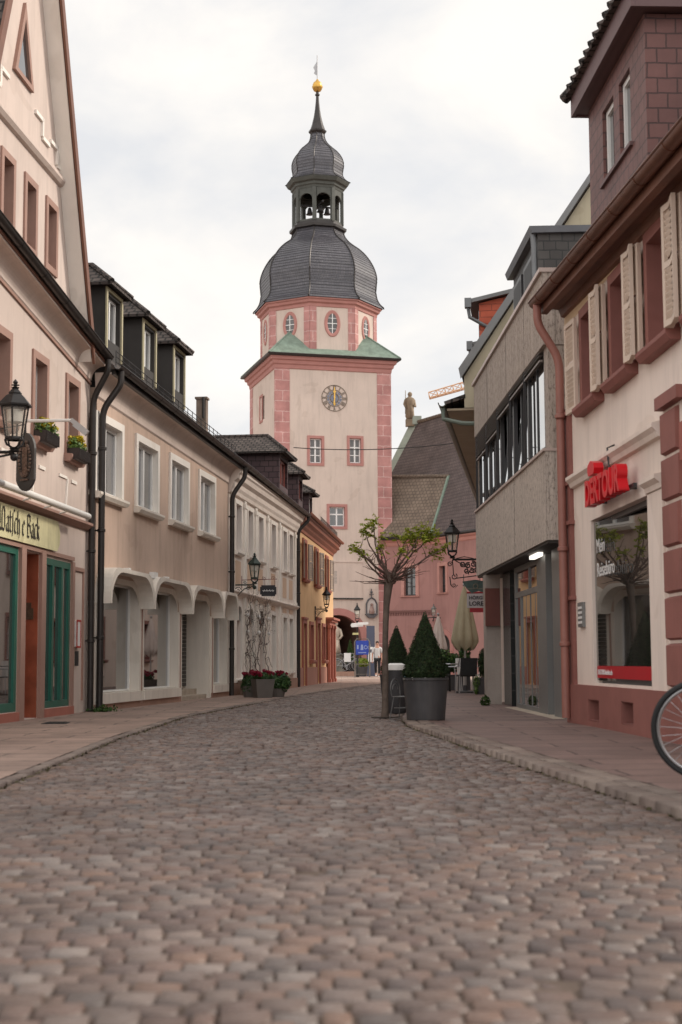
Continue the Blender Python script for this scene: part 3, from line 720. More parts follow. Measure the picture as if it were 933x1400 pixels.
m2 = MB()
part('lettering', m, IRON, t)
m = MB(); m.tube([(4.0, -.30, 3.06), (9.7, -.30, 3.06)], .05, 10); 
for x in (5.4, 6.9, 7.9, 8.7): m.tube([(x, -.30, 3.06), (x+.02, 0, 2.98)], .015, 6)
t = tag(part('tube_lamp', m, FROST, None, True, 40), 'long white tube lamp fixed above the gothic letter signboard', 'lamp'); t.location = loc; t.rotation_euler = (0, 0, rz)

# ================================================================== left 2: peach brown house with hooded shop windows
loc2, rz2 = frame((-4.02, 23.9), (-2.65, 34.3)); L2 = 10.49
h2 = thing('peach_house', 'peach brown rendered house with white hooded shop arches and three roof dormers', 'house', loc2, rz2)
up = [(.10+.02, 3.6, 1.36, 4.82), (2.38, 3.6, 3.84, 4.80), (4.90, 3.6, 6.32, 4.72), (7.40, 3.58, 8.92, 4.70)]
up = [(c-.70, 3.60, c+.70, 4.80) for c in (.66, 3.12, 5.60, 8.14)]
shop = [(.08, .30, 2.62, 2.15), (2.94, .30, 5.54, 2.15), (5.84, 0.0, 8.52, 2.15), (8.80, .30, 10.2, 2.15)]
part('wall', facade(L2, -.1, 5.34, up+shop, D=7), BROWN, h2)
for w_ in up: win(h2, *w_, trim=WHITEST, tw=.13, proud=.04, depth=.065, pmat=GLASSCURT, sill=.10, silldrop=.12, style='double', fw=.07, silltrim=HOOD)
def rake2(m): m.v = [(x, y, z-(x-5)*.018) for x, y, z in m.v]; return m
m = MB()
cove(m, -.1, L2+.1, 5.06, 5.44, .24, 10); part('cove_cornice', rake2(m), PINKCREAM, h2)
m = MB(); m.box(-.1, -.30, 5.475, L2+.05, .2, 5.50); m.box(-.1, -.33, 5.43, L2+.05, -.265, 5.52); part('eave_board', rake2(m), DARKMETAL, h2)
gutter(h2, -.15, L2+.12, -.385, 5.66, .07, DARKMETAL, z1=5.45)
m = roofslab(h2, -.1, L2, -.33, 5.56, 4.6, 9.75, TILE, .10, mb=MB())
m.prism([(4.6, 9.75), (9.0, 5.5), (9.0, 5.4), (4.6, 9.63)], 'x', -.1, L2); rake2(m); roof = part('roof', m, TILE, h2)
m = MB()   # snow guard
for z_ in (.08, .17, .26): m.tube([(.3, -.22, 5.74+z_), (L2-.3, -.22, 5.56+z_)], .008, 5)
for i in range(26): x = .3+i*(L2-.6)/25; m.tube([(x, -.22, 5.70-.018*x), (x, -.22, 6.02-.018*x)], .008, 5)
part('snow_guard', m, IRON, h2)
def dormer(root, x0, x1, y0, z0, z1, depth, cheek, roofmat, fr, pane, over=.18, ridge=.55, front=None, name='dormer', tiles=True, two=False):
    """dormer: cheeks, hipped tiled roof, framed window"""
    m = MB(); xm = (x0+x1)/2; f = .10
    m.box(x0, y0, z0-.6, x0+f, y0+depth, z1); m.box(x1-f, y0, z0-.6, x1, y0+depth, z1); m.box(x0+f, y0+.002, z1-.16, x1-f, y0+depth, z1); m.box(x0+f, y0+.002, z0-.6, x1-f, y0+.1, z0)
    o = part(name, m, cheek, root)
    r = MB(); a, b, c, d = (x0-over, y0-over, z1), (x1+over, y0-over, z1), (x1+over, y0+depth+.9, z1), (x0-over, y0+depth+.9, z1)
    p, q = (xm, y0+over+.25, z1+ridge), (xm, y0+depth+.9, z1+ridge); k = .05
    r.quad(a, b, p); r.quad(b, c, q, p); r.quad(d, a, p, q); r.quad(*[(v_[0], v_[1], v_[2]-.002) for v_ in (a, d, c, b)])
    r.box(a[0], a[1], z1-k, b[0], a[1]+.06, z1-.004); r.box(a[0], a[1]+.062, z1-k, a[0]+.06, d[1], z1-.004); r.box(b[0]-.06, a[1]+.062, z1-k, b[0], c[1], z1-.004)
    if tiles: tilerow(r, a, p, 6, .055); tilerow(r, b, p, 6, .055); tilerow(r, p, q, 6, .06)
    part('dormer_roof', r, roofmat, o)
    w_ = MB(); e = .05; ox0, ox1, oz0, oz1 = x0+f, x1-f, z0, z1-.16
    for (xa, za, xb, zb) in ((ox0, oz0, ox0+e, oz1), (ox1-e, oz0, ox1, oz1), (ox0+e, oz1-e, ox1-e, oz1), (ox0+e, oz0, ox1-e, oz0+e), (xm-e*.7, oz0+e, xm+e*.7, oz1-e)): w_.box(xa, y0+.08, za, xb, y0+.14, zb)
    part('dormer_window_frame', w_, fr, o)
    g_ = MB(); g_.quad((ox0+.02, y0+.12, oz0+.02), (ox1-.02, y0+.12, oz0+.02), (ox1-.02, y0+.12, oz1-.02), (ox0+.02, y0+.12, oz1-.02)); part('pane', g_, pane, o)
    if front:
        t_ = MB(); t_.box(x0-.02, y0-.03, z0-.3, x0+f*.5, y0+.0, z1-.05); t_.box(x1-f*.5, y0-.03, z0-.3, x1+.02, y0, z1-.05); t_.box(x0+f*.5, y0-.03, z1-.11, x1-f*.5, y0, z1-.05)
        part('dormer_trim', t_, front, o)
    return o
TRIMYEL = plain('pale dormer trim', (.45, .40, .26), .6, .08, 3, 0)
for x0 in (1.9, 4.38, 6.86): dormer(h2, x0, x0+1.0, .45, 6.62, 7.60, 1.9, DARKCLAD, TILE, WHITEFRAME, GLASS, front=TRIMYEL, ridge=.48, over=.16)
pipe(h2, [(.04, -.385, 5.60), (.04, -.385, 5.38), (-.03, -.1, 4.95), (-.03, -.1, .02)], .055, DARKMETAL, (4.3, 2.95, 1.2))
# hoods over the shop openings
bx = [-.04, 2.74, 5.76, 8.74, 10.36]
def archpts(xa, xb, z0, z1, rr, inset=0, n=9):
    xa += inset; xb -= inset; z1 -= inset*.9; pts = [(xa, z0)]
    rx = rr*(xb-xa)/2; rz_ = min((z1-z0)*.97, .50)
    for i in range(n+1): a = math.pi-math.pi/2*i/n; pts.append((xa+rx+rx*math.cos(a), z1-rz_+rz_*math.sin(a)))
    for i in range(n+1): a = math.pi/2-math.pi/2*i/n; pts.append((xb-rx+rx*math.cos(a), z1-rz_+rz_*math.sin(a)))
    pts.append((xb, z0)); return pts
for a, b in zip(bx, bx[1:]):
    o_ = archpts(a+.002, b-.002, 1.76, 2.37, .34); i_ = archpts(a, b, 1.76, 2.37, .50, .075)
    m = MB(); y0, y1 = -.28, -.0
    for k in range(len(o_)-1):
        (x1_, z1_), (x2_, z2_), (x3_, z3_), (x4_, z4_) = o_[k], o_[k+1], i_[k+1], i_[k]
        m.quad((x1_, y0, z1_), (x4_, y0, z4_), (x3_, y0, z3_), (x2_, y0, z2_))
        m.quad((x1_, y0, z1_), (x2_, y0, z2_), (x2_, y1, z2_), (x1_, y1, z1_)); m.quad((x4_, y0, z4_), (x4_, y1, z4_), (x3_, y1, z3_), (x3_, y0, z3_))
    for k in (0, -1): m.quad((o_[k][0], y0, 1.76), (o_[k][0], y1, 1.76), (i_[k][0], y1, 1.76), (i_[k][0], y0, 1.76))
    part('shop_hood', m, HOOD, h2, True, 50)
m = MB()   # spandrels closing the arch corners against the wall
for (x0, z0, x1, z1) in shop:
    pts = archpts(x0-.06, x1+.06, 1.76, 2.19, .50, .05)
    for k in range(len(pts)-1):
        a, b = pts[k], pts[k+1]
        m.quad((a[0], -.006, a[1]), (b[0], -.006, b[1]), (b[0], -.006, 2.24), (a[0], -.006, 2.24)) if abs(a[0]-b[0]) > 1e-5 else None
each('arch_spandrel', m, HOOD, h2)
m = MB()
for (x0, x1) in ((-.02, .08), (2.62, 2.94), (5.54, 5.84), (8.52, 8.80), (10.2, 10.45)): m.box(x0, -.03, 0.02, x1, .22, 1.8)
for (x0, x1) in ((2.76, 2.80), (5.67, 5.71), (8.64, 8.68)): pass
for k in (0, 1, 3): m.box(shop[k][0]-.08, -.07, .12, shop[k][2]+.08, .05, .29)
each('shop_frame', m, HOOD, h2)
m = MB()
for x in (2.78, 5.69, 8.66): m.box(x-.025, -.04, .05, x+.025, -.028, 1.77)
each('joint_strip', m, TRIMPINK, h2)
m = MB(); m.box(-.02, -.035, -.1, 5.8, .06, .12); m.box(8.55, -.035, -.1, L2, .06, .12); each('plinth', m, SAND, h2)
for k in (0, 1, 3): win(h2, *shop[k], trim=HOOD, tw=.03, proud=.004, depth=.15, fmat=WHITEFRAME, pmat=GLASSSHOP, sill=0, style='single', name='shop_window', fw=.03)
m = MB(); m.box(5.84, .55, .16, 8.52, .62, 2.15); m.box(8.44, .0, 0, 8.53, .6, 2.15); m.box(5.83, .0, 0, 5.87, .6, 2.15); m.box(5.84, 0, 2.12, 8.52, .6, 2.16); pn = part('door_recess', m, HOOD, h2)
m = MB()
for i in range(22): m.prism([(.50, .28+i*.084), (.525, .29+i*.084), (.525, .345+i*.084), (.50, .355+i*.084)], 'x', 5.9, 8.42)
part('roller_shutter', m, plain('dark roller shutter', (.06, .055, .05), .5, .1, 3, 0), pn)
m = MB(); m.box(5.86, .05, 0, 8.5, .56, .10); m.box(5.86, .27, .10, 8.5, .54, .22); part('door_step', m, STONE, h2)
m = MB(); m.box(1.3, -.2, 2.36, 1.42, -.1, 2.42); m.box(3.0, -.2, 2.33, 3.25, -.1, 2.45); m.box(4.0, -.2, 2.36, 4.1, -.1, 2.42)
each('lamp_fitting', m, WHITEFRAME, h2)
# shop interior: window boards and goods just behind the panes are seen as reflections only

# ================================================================== left 3: cream house with pilasters
loc3, rz3 = frame((-2.65, 34.3), (-1.41, 45.4)); L3 = 11.17
h3 = thing('cream_house', 'cream stucco house with raised pilasters, arched doors and purple slate dormers', 'house', loc3, rz3)
cen = [1.22, 2.9, 4.5, 6.65, 8.77, 10.03]
up = [(c-.36, 3.46, c+.36, 4.62) for c in cen]
gd = [(c-.38, .40 if i != 2 else .08, c+.38, 1.80) for i, c in enumerate(cen[:3])]+[(c-.36, .50, c+.36, 2.08) for c in cen[3:]]
part('wall', facade(L3, -.1, 5.02, up+gd, D=7), CREAM3, h3)
for w_ in up: win(h3, *w_, trim=WHITEST, tw=.10, proud=.03, depth=.14, fmat=DULLRED, pmat=GLASS, sill=.07, silldrop=.09, style='cross', fw=.05)
for i, w_ in enumerate(gd):
    if i < 3:
        o = win(h3, *w_, depth=.14, fmat=DULLRED if i != 1 else WHITEFRAME, pmat=GLASS, sill=.05 if i != 2 else 0, silltrim=WHITEST, style='double', name='arched_window' if i != 2 else 'arched_door', fw=.06)
    else: win(h3, *w_, trim=WHITEST, tw=.10, proud=.03, depth=.14, fmat=SHUTTERGREY, pmat=GLASS, sill=.06, style='double', fw=.06)
m = MB()
for c in cen[:3]:    # arches over the first three openings, cut through to the pane
    n = 12
    for k in range(n):
        a, b = math.pi*k/n, math.pi*(k+1)/n; r0, r1 = .38, .50
        m.prism([(c+r0*math.cos(a), 1.80+r0*math.sin(a)*.9), (c+r1*math.cos(a), 1.80+r1*math.sin(a)*.95), (c+r1*math.cos(b), 1.80+r1*math.sin(b)*.95), (c+r0*math.cos(b), 1.80+r0*math.sin(b)*.9)], 'y', -.05, .005)
    m.box(c-.5, -.05, .1, c-.38, .005, 1.8); m.box(c+.38, -.05, .1, c+.5, .005, 1.8)
part('arch_surround', m, WHITEST, h3)
m = MB()
for c in cen[:3]: m.prism([(c+.38*math.cos(math.pi*k/12), 1.80+.38*.9*math.sin(math.pi*k/12)) for k in range(13)], 'y', -.003, .003)
each('fanlight', m, GLASS, h3)
m = MB()
for x in (.28, 2.06, 3.70, 5.60, 7.72, 10.85): m.box(x-.11, -.05, .05, x+.11, .005, 4.78); m.box(x-.15, -.07, 4.6, x+.15, .005, 4.70); m.box(x-.15, -.07, 2.52, x+.15, .005, 2.60)
each('pilaster', m, WHITEST, h3)
m = MB()
for c in cen: m.box(c-.34, -.012, 2.66, c+.34, .002, 3.24)
for c in cen[3:]: m.box(c-.34, -.012, 2.22, c+.34, .002, 2.34)
each('stucco_panel', m, PEACH, h3)
m = MB(); m.prism([(0, 2.36), (-.07, 2.40), (-.12, 2.46), (-.12, 2.49), (-.05, 2.52), (0, 2.53)], 'x', 0.02, L3-.02)
m.prism([(0.01, 4.78), (-.06, 4.80), (-.08, 4.88), (-.12, 4.95), (-.14, 5.05), (-.22, 5.12), (-.25, 5.22), (-.29, 5.26), (-.29, 5.36), (.01, 5.36)], 'x', -.02, L3); part('cornice', m, CREAM3, h3)
m = MB(); m.box(0.02, -.06, -.1, L3-.02, .002, .30); each('plinth', m, SAND, h3)
gutter(h3, .1, L3+.3, -.37, 5.47, .07, DARKMETAL, z1=5.36)
m = roofslab(h3, 0, L3, -.33, 5.46, 4.4, 9.5, TILE, .10, mb=MB()); m.prism([(4.4, 9.5), (8.8, 5.4), (8.8, 5.3), (4.4, 9.38)], 'x', 0, L3); m.v = [(x, y, z-.01*(x-3)) for x, y, z in m.v]; part('roof', m, TILE, h3)
dormer(h3, 9.15, 10.85, .20, 6.10, 7.05, 2.2, SLATEDARK, TILE, DULLRED, GLASS, over=.24, ridge=.62)
m = MB(); m.box(1.45, .85, 6.2, 1.70, 1.10, 7.30); m.box(1.42, .82, 7.30, 1.73, 1.13, 7.35); part('chimney', m, plain('sooty brick', (.20, .15, .12), .9, .25, 4, .5, 30), h3)
m = MB(); m.tube([(1.36, .9, 6.8), (1.36, .9, 7.32)], .035, 8); part('flue', m, DARKMETAL, h3)
pipe(h3, [(.14, -.37, 5.42), (.14, -.37, 5.16), (-.02, -.09, 4.70), (-.02, -.09, .02)], .055, DARKMETAL, (4.2, 2.9, 1.1))
pipe(h3, [(L3+.2, -.37, 5.33), (L3+.2, -.37, 5.18), (L3-.02, -.08, 4.85), (L3-.02, -.08, .02)], .055, DARKMETAL, (4.2, 2.9, 1.1))

# ================================================================== left 4: yellow house with red shutters
loc4, rz4 = frame((-1.41, 45.4), (-.33, 58)); L4 = 12.65
h4 = thing('yellow_house', 'yellow ochre house with grey brown shutters and red stone doorways at the square', 'house', loc4, rz4)
cu = [2.30, 6.05, 9.95]
up = [(c-.48, 3.48, c+.48, 4.66) for c in cu]
gd = [(1.66, .04, 2.56, 2.02), (3.90, .86, 4.80, 2.02), (6.05, .06, 7.02, 2.14), (8.10, .86, 8.98, 2.06), (9.9, .05, 10.6, 2.0), (11.0, .05, 11.7, 2.0)]
part('wall', facade(L4, -.1, 5.0, up+gd, D=7), YELLOW, h4)
for w_ in up: win(h4, *w_, trim=REDSTONE, tw=.12, proud=.05, depth=.14, fmat=DULLRED, pmat=GLASS, sill=.10, silldrop=.12, style='cross', fw=.06)
for k in (1, 3): win(h4, *gd[k], trim=REDSTONE, tw=.12, proud=.05, depth=.16, fmat=DULLRED, pmat=GLASS, sill=.10, silldrop=.14, style='double', fw=.06)
for k in (0, 2, 4, 5):
    x0, z0, x1, z1 = gd[k]; m = MB(); m.box(x0+.003, .16, z0, x1-.003, .24, z1-.003)
    for a in (.12, .56):
        for b, c in ((.08, .45), (.52, .92)): m.box(x0+(x1-x0)*a, .14, z0+(z1-z0)*b, x0+(x1-x0)*(a+.32), .16, z0+(z1-z0)*c)
    o = part('door', m, DULLRED, h4); m = MB(); m.box(x0-.13, -.06, 0, x0, .02, z1+.14); m.box(x1, -.06, 0, x1+.13, .02, z1+.14); m.box(x0, -.06, z1, x1, .02, z1+.14); m.box(x0-.18, -.10, z1+.14, x1+.18, .02, z1+.2); part('door_surround', m, REDSTONE, o)
def shutter_mb(w_, h_, slats=True):
    m = MB(); e = .06
    m.box(0, -.02, 0, e, .02, h_); m.box(w_-e, -.02, 0, w_, .02, h_); m.box(e, -.02, 0, w_-e, .02, e); m.box(e, -.02, h_-e, w_-e, .02, h_); m.box(e, -.02, h_/2-e/2, w_-e, .02, h_/2+e/2)
    n = int((h_-2*e)/.055)
    for i in range(n):
        z = e+(h_-2*e)*(i+.5)/n
        if abs(z-h_/2) < e*.5: continue
        m.prism([(-.014, z-.005), (.014, z+.045), (.014, z+.052), (-.014, z+.004)], 'x', e, w_-e)
    return m
shm = shutter_mb(.50, 1.20).mesh('shutter', SHUTTERGREY)
for c in cu:
    put('shutter', shm, h4, (c-.62, -.08, 3.46), (0, 0, math.pi+.10)); put('shutter', shm, h4, (c+.62, -.08, 3.46), (0, 0, -.18))
m = MB(); m.box(9.55, -.30, 2.36, 12.3, .0, 2.44); m.box(9.62, -.22, 2.28, 12.2, .0, 2.36); m.box(9.68, -.14, 2.16, 12.1, 0, 2.28); 
for x in (9.62, 10.72, 11.82): m.box(x, -.16, 0, x+.16, -.07, 2.16); m.box(x-.04, -.19, 0, x+.2, -.07, .14); m.box(x-.04, -.19, 2.04, x+.2, -.07, 2.16)
part('portal', m, REDSTONE, h4)
m = MB(); m.box(.02, -.05, -.1, 1.50, .002, .60); m.box(2.72, -.05, -.1, 5.9, .002, .60); m.box(7.18, -.05, -.1, 9.5, .002, .60); each('plinth', m, plain('pink sandstone plinth', (.40, .19, .14), .85, .1, 2, .2, 60), h4)
m = MB(); prof = [(.01, 4.92), (-.04, 4.94), (-.06, 5.02), (-.15, 5.10), (-.18, 5.17), (-.28, 5.22), (-.30, 5.32), (-.36, 5.34), (-.36, 5.40), (.01, 5.40)]
m.loft([[(x, y, z) for y, z in prof] for x in (0, L4-.5)]+[[(L4+(-y)*.8, y+.02 if y > -.3 else y*.75, z) for y, z in prof]]+[[(L4+.02+(-y)*1.0, 2.5, z) for y, z in prof]]); part('eave_cornice', m, WOODRED, h4)
m = MB(); m.prism([(-.38, 5.42), (3.4, 8.4), (3.4, 8.25), (-.36, 5.38)], 'x', 0, L4-.4); m.quad((L4-.4, -.38, 5.42), (L4+.3, -.3, 5.42), (L4+.42, 2.5, 5.42), (L4-2.5, 3.4, 8.4)); part('roof', m, TILE, h4)
gutter(h4, .1, L4-.3, -.41, 5.44, .06, WOODRED, hooks=False)
m = MB()
for z_ in (.06, .15, .24): m.tube([(5.5, -.24, 5.56+z_), (L4-.8, -.24, 5.56+z_)], .01, 5)
for i in range(22): x = 5.5+i*(L4-6.3)/21; m.tube([(x, -.24, 5.5), (x, -.24, 5.84)], .01, 5)
part('snow_guard', m, IRON, h4)
dormer(h4, 2.5, 3.7, .2, 6.15, 6.98, 1.8, SLATEDARK, TILE, DULLRED, GLASS, over=.22, ridge=.5)
dormer(h4, 5.7, 6.8, .2, 6.0, 6.72, 1.6, SLATEDARK, TILE, WHITEFRAME, GLASSCURT, over=.22, ridge=.42)
# ================================================================== right 1: travel agency house
def rX(y): return 2.93-.04075*(y-18.5)
loc5, rz5 = frame((rX(18.7), 18.7), (rX(8.4), 8.4)); L5 = 10.3
h5 = thing('shuttered_house', 'pale house with maroon stone trim, open beige shutters and a travel agency window', 'house', loc5, rz5)
up = [(x, 3.86, x+.86, 4.93) for x in (1.22, 2.82, 4.44, 6.05, 7.65)]
shopw = (1.33, .53, 4.10, 2.45); vents = [(1.30, .09, 1.88, .34), (2.98, .12, 3.52, .36)]
part('wall', facade(L5, -.1, 5.10, up+[shopw]+vents+[(5.55, .1, 7.6, 2.6)], D=7), R1WALL, h5)
for w_ in up: win(h5, *w_, trim=MAROON, tw=.12, proud=.045, depth=.15, pmat=GLASS, sill=.10, silldrop=.12, style='cross', fw=.05)
m = MB(); m.quad((.01, -.004, 5.08), (L5, -.004, 5.08), (L5, -.004, 5.42), (.01, -.004, 5.42)); m.box(.01, .0, 5.11, L5, .3, 5.2); part('frieze', m, R1CREAM, h5)
m = MB(); m.box(.0, -.05, .5, .36, .002, 4.0); 
for z in (1.55, 2.50, 3.0, 3.9): m.box(-.01, -.075, z, .40, .0, z+.05)
part('corner_pilaster', m, MAROON, h5)
m = MB()
xs = [0, 1.30, 1.88, 2.98, 3.52, 5.5]
for a, b in ((0, 1.30), (1.88, 2.98), (3.52, 5.5)): m.box(a, -.07, -.1, b, .002, .50)
for x0, z0, x1, z1 in vents: m.box(x0, -.07, z1, x1, .002, .50); m.box(x0, -.07, -.1, x1, .002, z0)
part('plinth', m, MAROON, h5)
m = MB()
for x0, z0, x1, z1 in vents:
    m.quad((x0, .30, z0), (x1, .30, z0), (x1, .30, z1), (x0, .30, z1))
    for i in range(3): m.tube([(x0+.06+(x1-x0-.12)*i/2, .12, z0), (x0+.06+(x1-x0-.12)*i/2, .12, z1)], .012, 5)
each('cellar_vent', m, DARKCLAD, h5)
m = MB()
for x0, z0, x1, z1 in vents:
    e = .004; m.box(x0+e, -.06, z0, x0+.01, .29, z1); m.box(x1-.01, -.06, z0, x1-e, .29, z1); m.box(x0+.01, -.06, z1-.01, x1-.01, .29, z1-e); m.box(x0+.01, -.06, z0+e, x1-.01, .29, z0+.01)
each('vent_lining', m, MAROON, h5)
m = MB(); m.prism([(0, 2.94), (-.05, 2.95), (-.07, 3.0), (-.11, 3.04), (-.11, 3.08), (0, 3.11)], 'x', .40, 4.72); m.prism([(0, 2.44), (-.04, 2.45), (-.05, 2.50), (-.10, 2.54), (-.10, 2.58), (0, 2.60)], 'x', 4.12, 4.74); m.box(4.14, -.025, .5, 4.72, .002, 2.44); part('string_course', m, R1WALL, h5)
m = MB(); z = .1; i = 0     # rusticated arch pier beside the shop window
while z < 3.1:
    hgt = .44; wd = .62 if i % 2 else .54
    m.prism([(-.0, z), (-.045, z+.02), (-.045, z+hgt-.05), (-.0, z+hgt-.03)], 'x', 4.78, 4.78+wd); z += hgt; i += 1
m.box(4.76, -.09, z, 5.55, .0, z+.12); part('rusticated_pier', m, MAROON, h5)
m = MB(); m.box(5.5, .5, .1, 7.6, .56, 2.6); m.box(5.5, -.06, 2.6, 7.7, .0, 2.95); part('entrance_door', m, DULLRED, h5)
sw = win(h5, *shopw, depth=.10, fmat=plain('shop window frame', (.11, .105, .11), .4, .05, 3, 0, metal=.4), pmat=glass('agency glass', (.03, .028, .025), .015, 1.0, 1.0), sill=0, style='single', name='shop_window', fw=.06)
for _c in sw.children:
    if _c.name.startswith('pane'):
        for _v in _c.data.vertices: _v.co.y = .03+.10*(_v.co.x)
WHITELET = plain('white lettering', (.75, .74, .73), .5, .02, 3, 0)
def lettering(s, size, x, z, y, mat, root, depth=.002, **k):
    return put('lettering', textmesh(s, size, depth, mat, **k), root, (x, y, z), (math.pi/2, 0, 0))
lettering('Mein', .235, .16, 1.52, .028, WHITELET, sw, sx=.95); lettering('Reiseb\u00fcro', .235, .16, 1.24, .028, WHITELET, sw, sx=.95)
m = MB(); m.box(.06, .026, .06, 2.71, .034, .20); part('red_band', m, plain('red foil band', (.42, .012, .02), .4, .05, 3, 0), sw)
lettering('DERTOUR-Reiseb\u00fcro.de', .085, .13, .10, .020, WHITELET, sw, sx=.85)
# eaves, gutter, downpipe
def tilt(m, k=-.041): m.v = [(x, y, z+k*x) for x, y, z in m.v]; return m
m = MB(); m.prism([(.01, 5.22), (-.05, 5.24), (-.08, 5.33), (-.20, 5.35), (-.23, 5.27), (-.31, 5.28), (-.31, 5.44), (.01, 5.48)], 'x', .02, L5); part('eave_boards', tilt(m), WOODBROWN, h5)
gutter(h5, -.05, L5, -.38, 5.44, .08, BROWNMETAL, z1=5.44-.041*L5)
pipe(h5, [(.14, -.38, 5.38), (.14, -.38, 5.12), (.16, -.11, 4.66), (.20, -.12, .08)], .055, PIPERED, (3.9, 2.2, 1.0))
m = roofslab(h5, .0, L5, -.36, 5.50, 3.6, 9.2, TILE, .12, mb=MB()); m.prism([(3.6, 9.2), (7, 5.3), (7, 5.2), (3.6, 9.06)], 'x', .0, L5); part('roof', tilt(m), TILE, h5)
# slate hung dormer
d0, d1, dy = .36, 3.28, .30
dh = [(1.15, 6.66, 1.75, 7.55), (2.04, 6.66, 2.58, 7.55)]
m = MB(); f = facade(d1-d0, 5.5, 7.86, [(a-d0, b, c-d0, d) for a, b, c, d in dh], D=3.4); m.join(f, Matrix.Translation((d0, dy, 0)))
dorm = part('dormer', m, SLATEPURPLE, h5)
PURPLEWOOD = plain('purple brown boards', (.13, .075, .075), .6, .08, 3, 0)
m = MB(); e = .06
for a, b, c, d in dh:
    for (xa, za, xb, zb) in ((a, b, a+e, d), (c-e, b, c, d), (a+e, d-e, c-e, d), (a+e, b, c-e, b+e)): m.box(xa, dy+.05, za, xb, dy+.10, zb)
part('dormer_window_frame', m, WHITEFRAME, dorm)
m = MB(); 
for a, b, c, d in dh: m.quad((a, dy+.085, b), (c, dy+.085, b), (c, dy+.085, d), (a, dy+.085, d))
part('pane', m, GLASS, dorm)
m = MB(); m.box(1.08, dy-.04, 6.60, 2.66, dy+.02, 6.645); o = .19
m.box(d0-o, dy-o, 7.86, d1+o, dy-o+.05, 8.12); m.box(d1+o-.05, dy-o+.052, 7.86, d1+o, dy+3.4, 8.12); m.box(d0-o, dy-o+.052, 7.86, d0-o+.05, dy+3.4, 8.12); m.box(d0-o+.05, dy-o+.05, 7.88, d1+o-.05, dy+3.4, 7.92); part('dormer_fascia', m, PURPLEWOOD, dorm)
m = MB(); a, b, c, d = (d0-o-.06, dy-o-.08, 8.12), (d1+o+.06, dy-o-.08, 8.12), (d1+o+.06, dy+3.6, 8.12), (d0-o-.06, dy+3.6, 8.12); xm = (d0+d1)/2
p, q = (xm, dy+1.1, 9.35), (xm, dy+3.6, 9.35)
m.quad(a, b, p); m.quad(b, c, q, p); m.quad(d, a, p, q); m.quad(a, d, c, b); tilerow(m, a, p, 9, .08); tilerow(m, b, p, 9, .08)
for i in range(13):       # tile noses along the eave
    x = a[0]+(b[0]-a[0])*(i+.5)/13; m.tube([(x, a[1]-.02, 8.135), (x, a[1]+.3, 8.305)], .05, 7)
for i in range(12):
    y = b[1]+(c[1]-b[1])*(i+.5)/12; m.tube([(b[0]+.02, y, 8.135), (b[0]-.3, y, 8.325)], .05, 7)
part('dormer_roof', m, TILE, dorm)
# shutters
shm5 = shutter_mb(.47, 1.14).mesh('shutter', SHUTTER)
for i, (x0, z0, x1, z1) in enumerate(up):
    put('shutter', shm5, h5, (x0-.13, -.085, 3.84), (0, 0, math.pi+(.06 if i == 0 else .12))); put('shutter', shm5, h5, (x1+.13, -.085, 3.84), (0, 0, -.16))
# red block letters
RED = plain('signal red letters', (.62, .012, .02), .35, .03, 3, 0)
t = thing('shop_sign', 'red block letters reading DERTOUR above the travel agency window', 'sign', loc5, rz5)
put('lettering', textmesh('DERTOUR', .40, .055, RED, sx=.92, bold=.012), t, (2.08, -.17, 2.54), (math.pi/2, 0, 0))
m = MB(); m.prism([(2.30, 2.86), (2.58, 2.86), (2.62, 2.92), (2.58, 2.98), (2.42, 3.02), (2.28, 2.98), (2.26, 2.92)], 'y', -.225, -.115); part('logo_block', m, RED, t)
m = MB(); m.box(2.0, -.09, 2.56, 3.85, -.05, 2.60); m.box(2.2, -.06, 2.56, 2.24, 0, 2.6); m.box(3.6, -.06, 2.56, 3.64, 0, 2.6); m.tube([(2.75, -.08, 2.8), (2.75, -.1, 3.12), (2.7, -.01, 3.16)], .012, 5); part('rail', m, DARKFRAME, t)
t = thing('intercom_panel', 'small grey steel plate on the wall beside the red pipe and agency window', 'intercom', loc5, rz5)
m = MB(); m.box(.62, -.035, 1.20, .92, -.002, 1.50); part('plate', m, GREYFRAME, t); m = MB()
for k in range(4): m.box(.67, -.042, 1.24+k*.06, .87, -.034, 1.27+k*.06)
part('name_strip', m, WHITEFRAME, t)

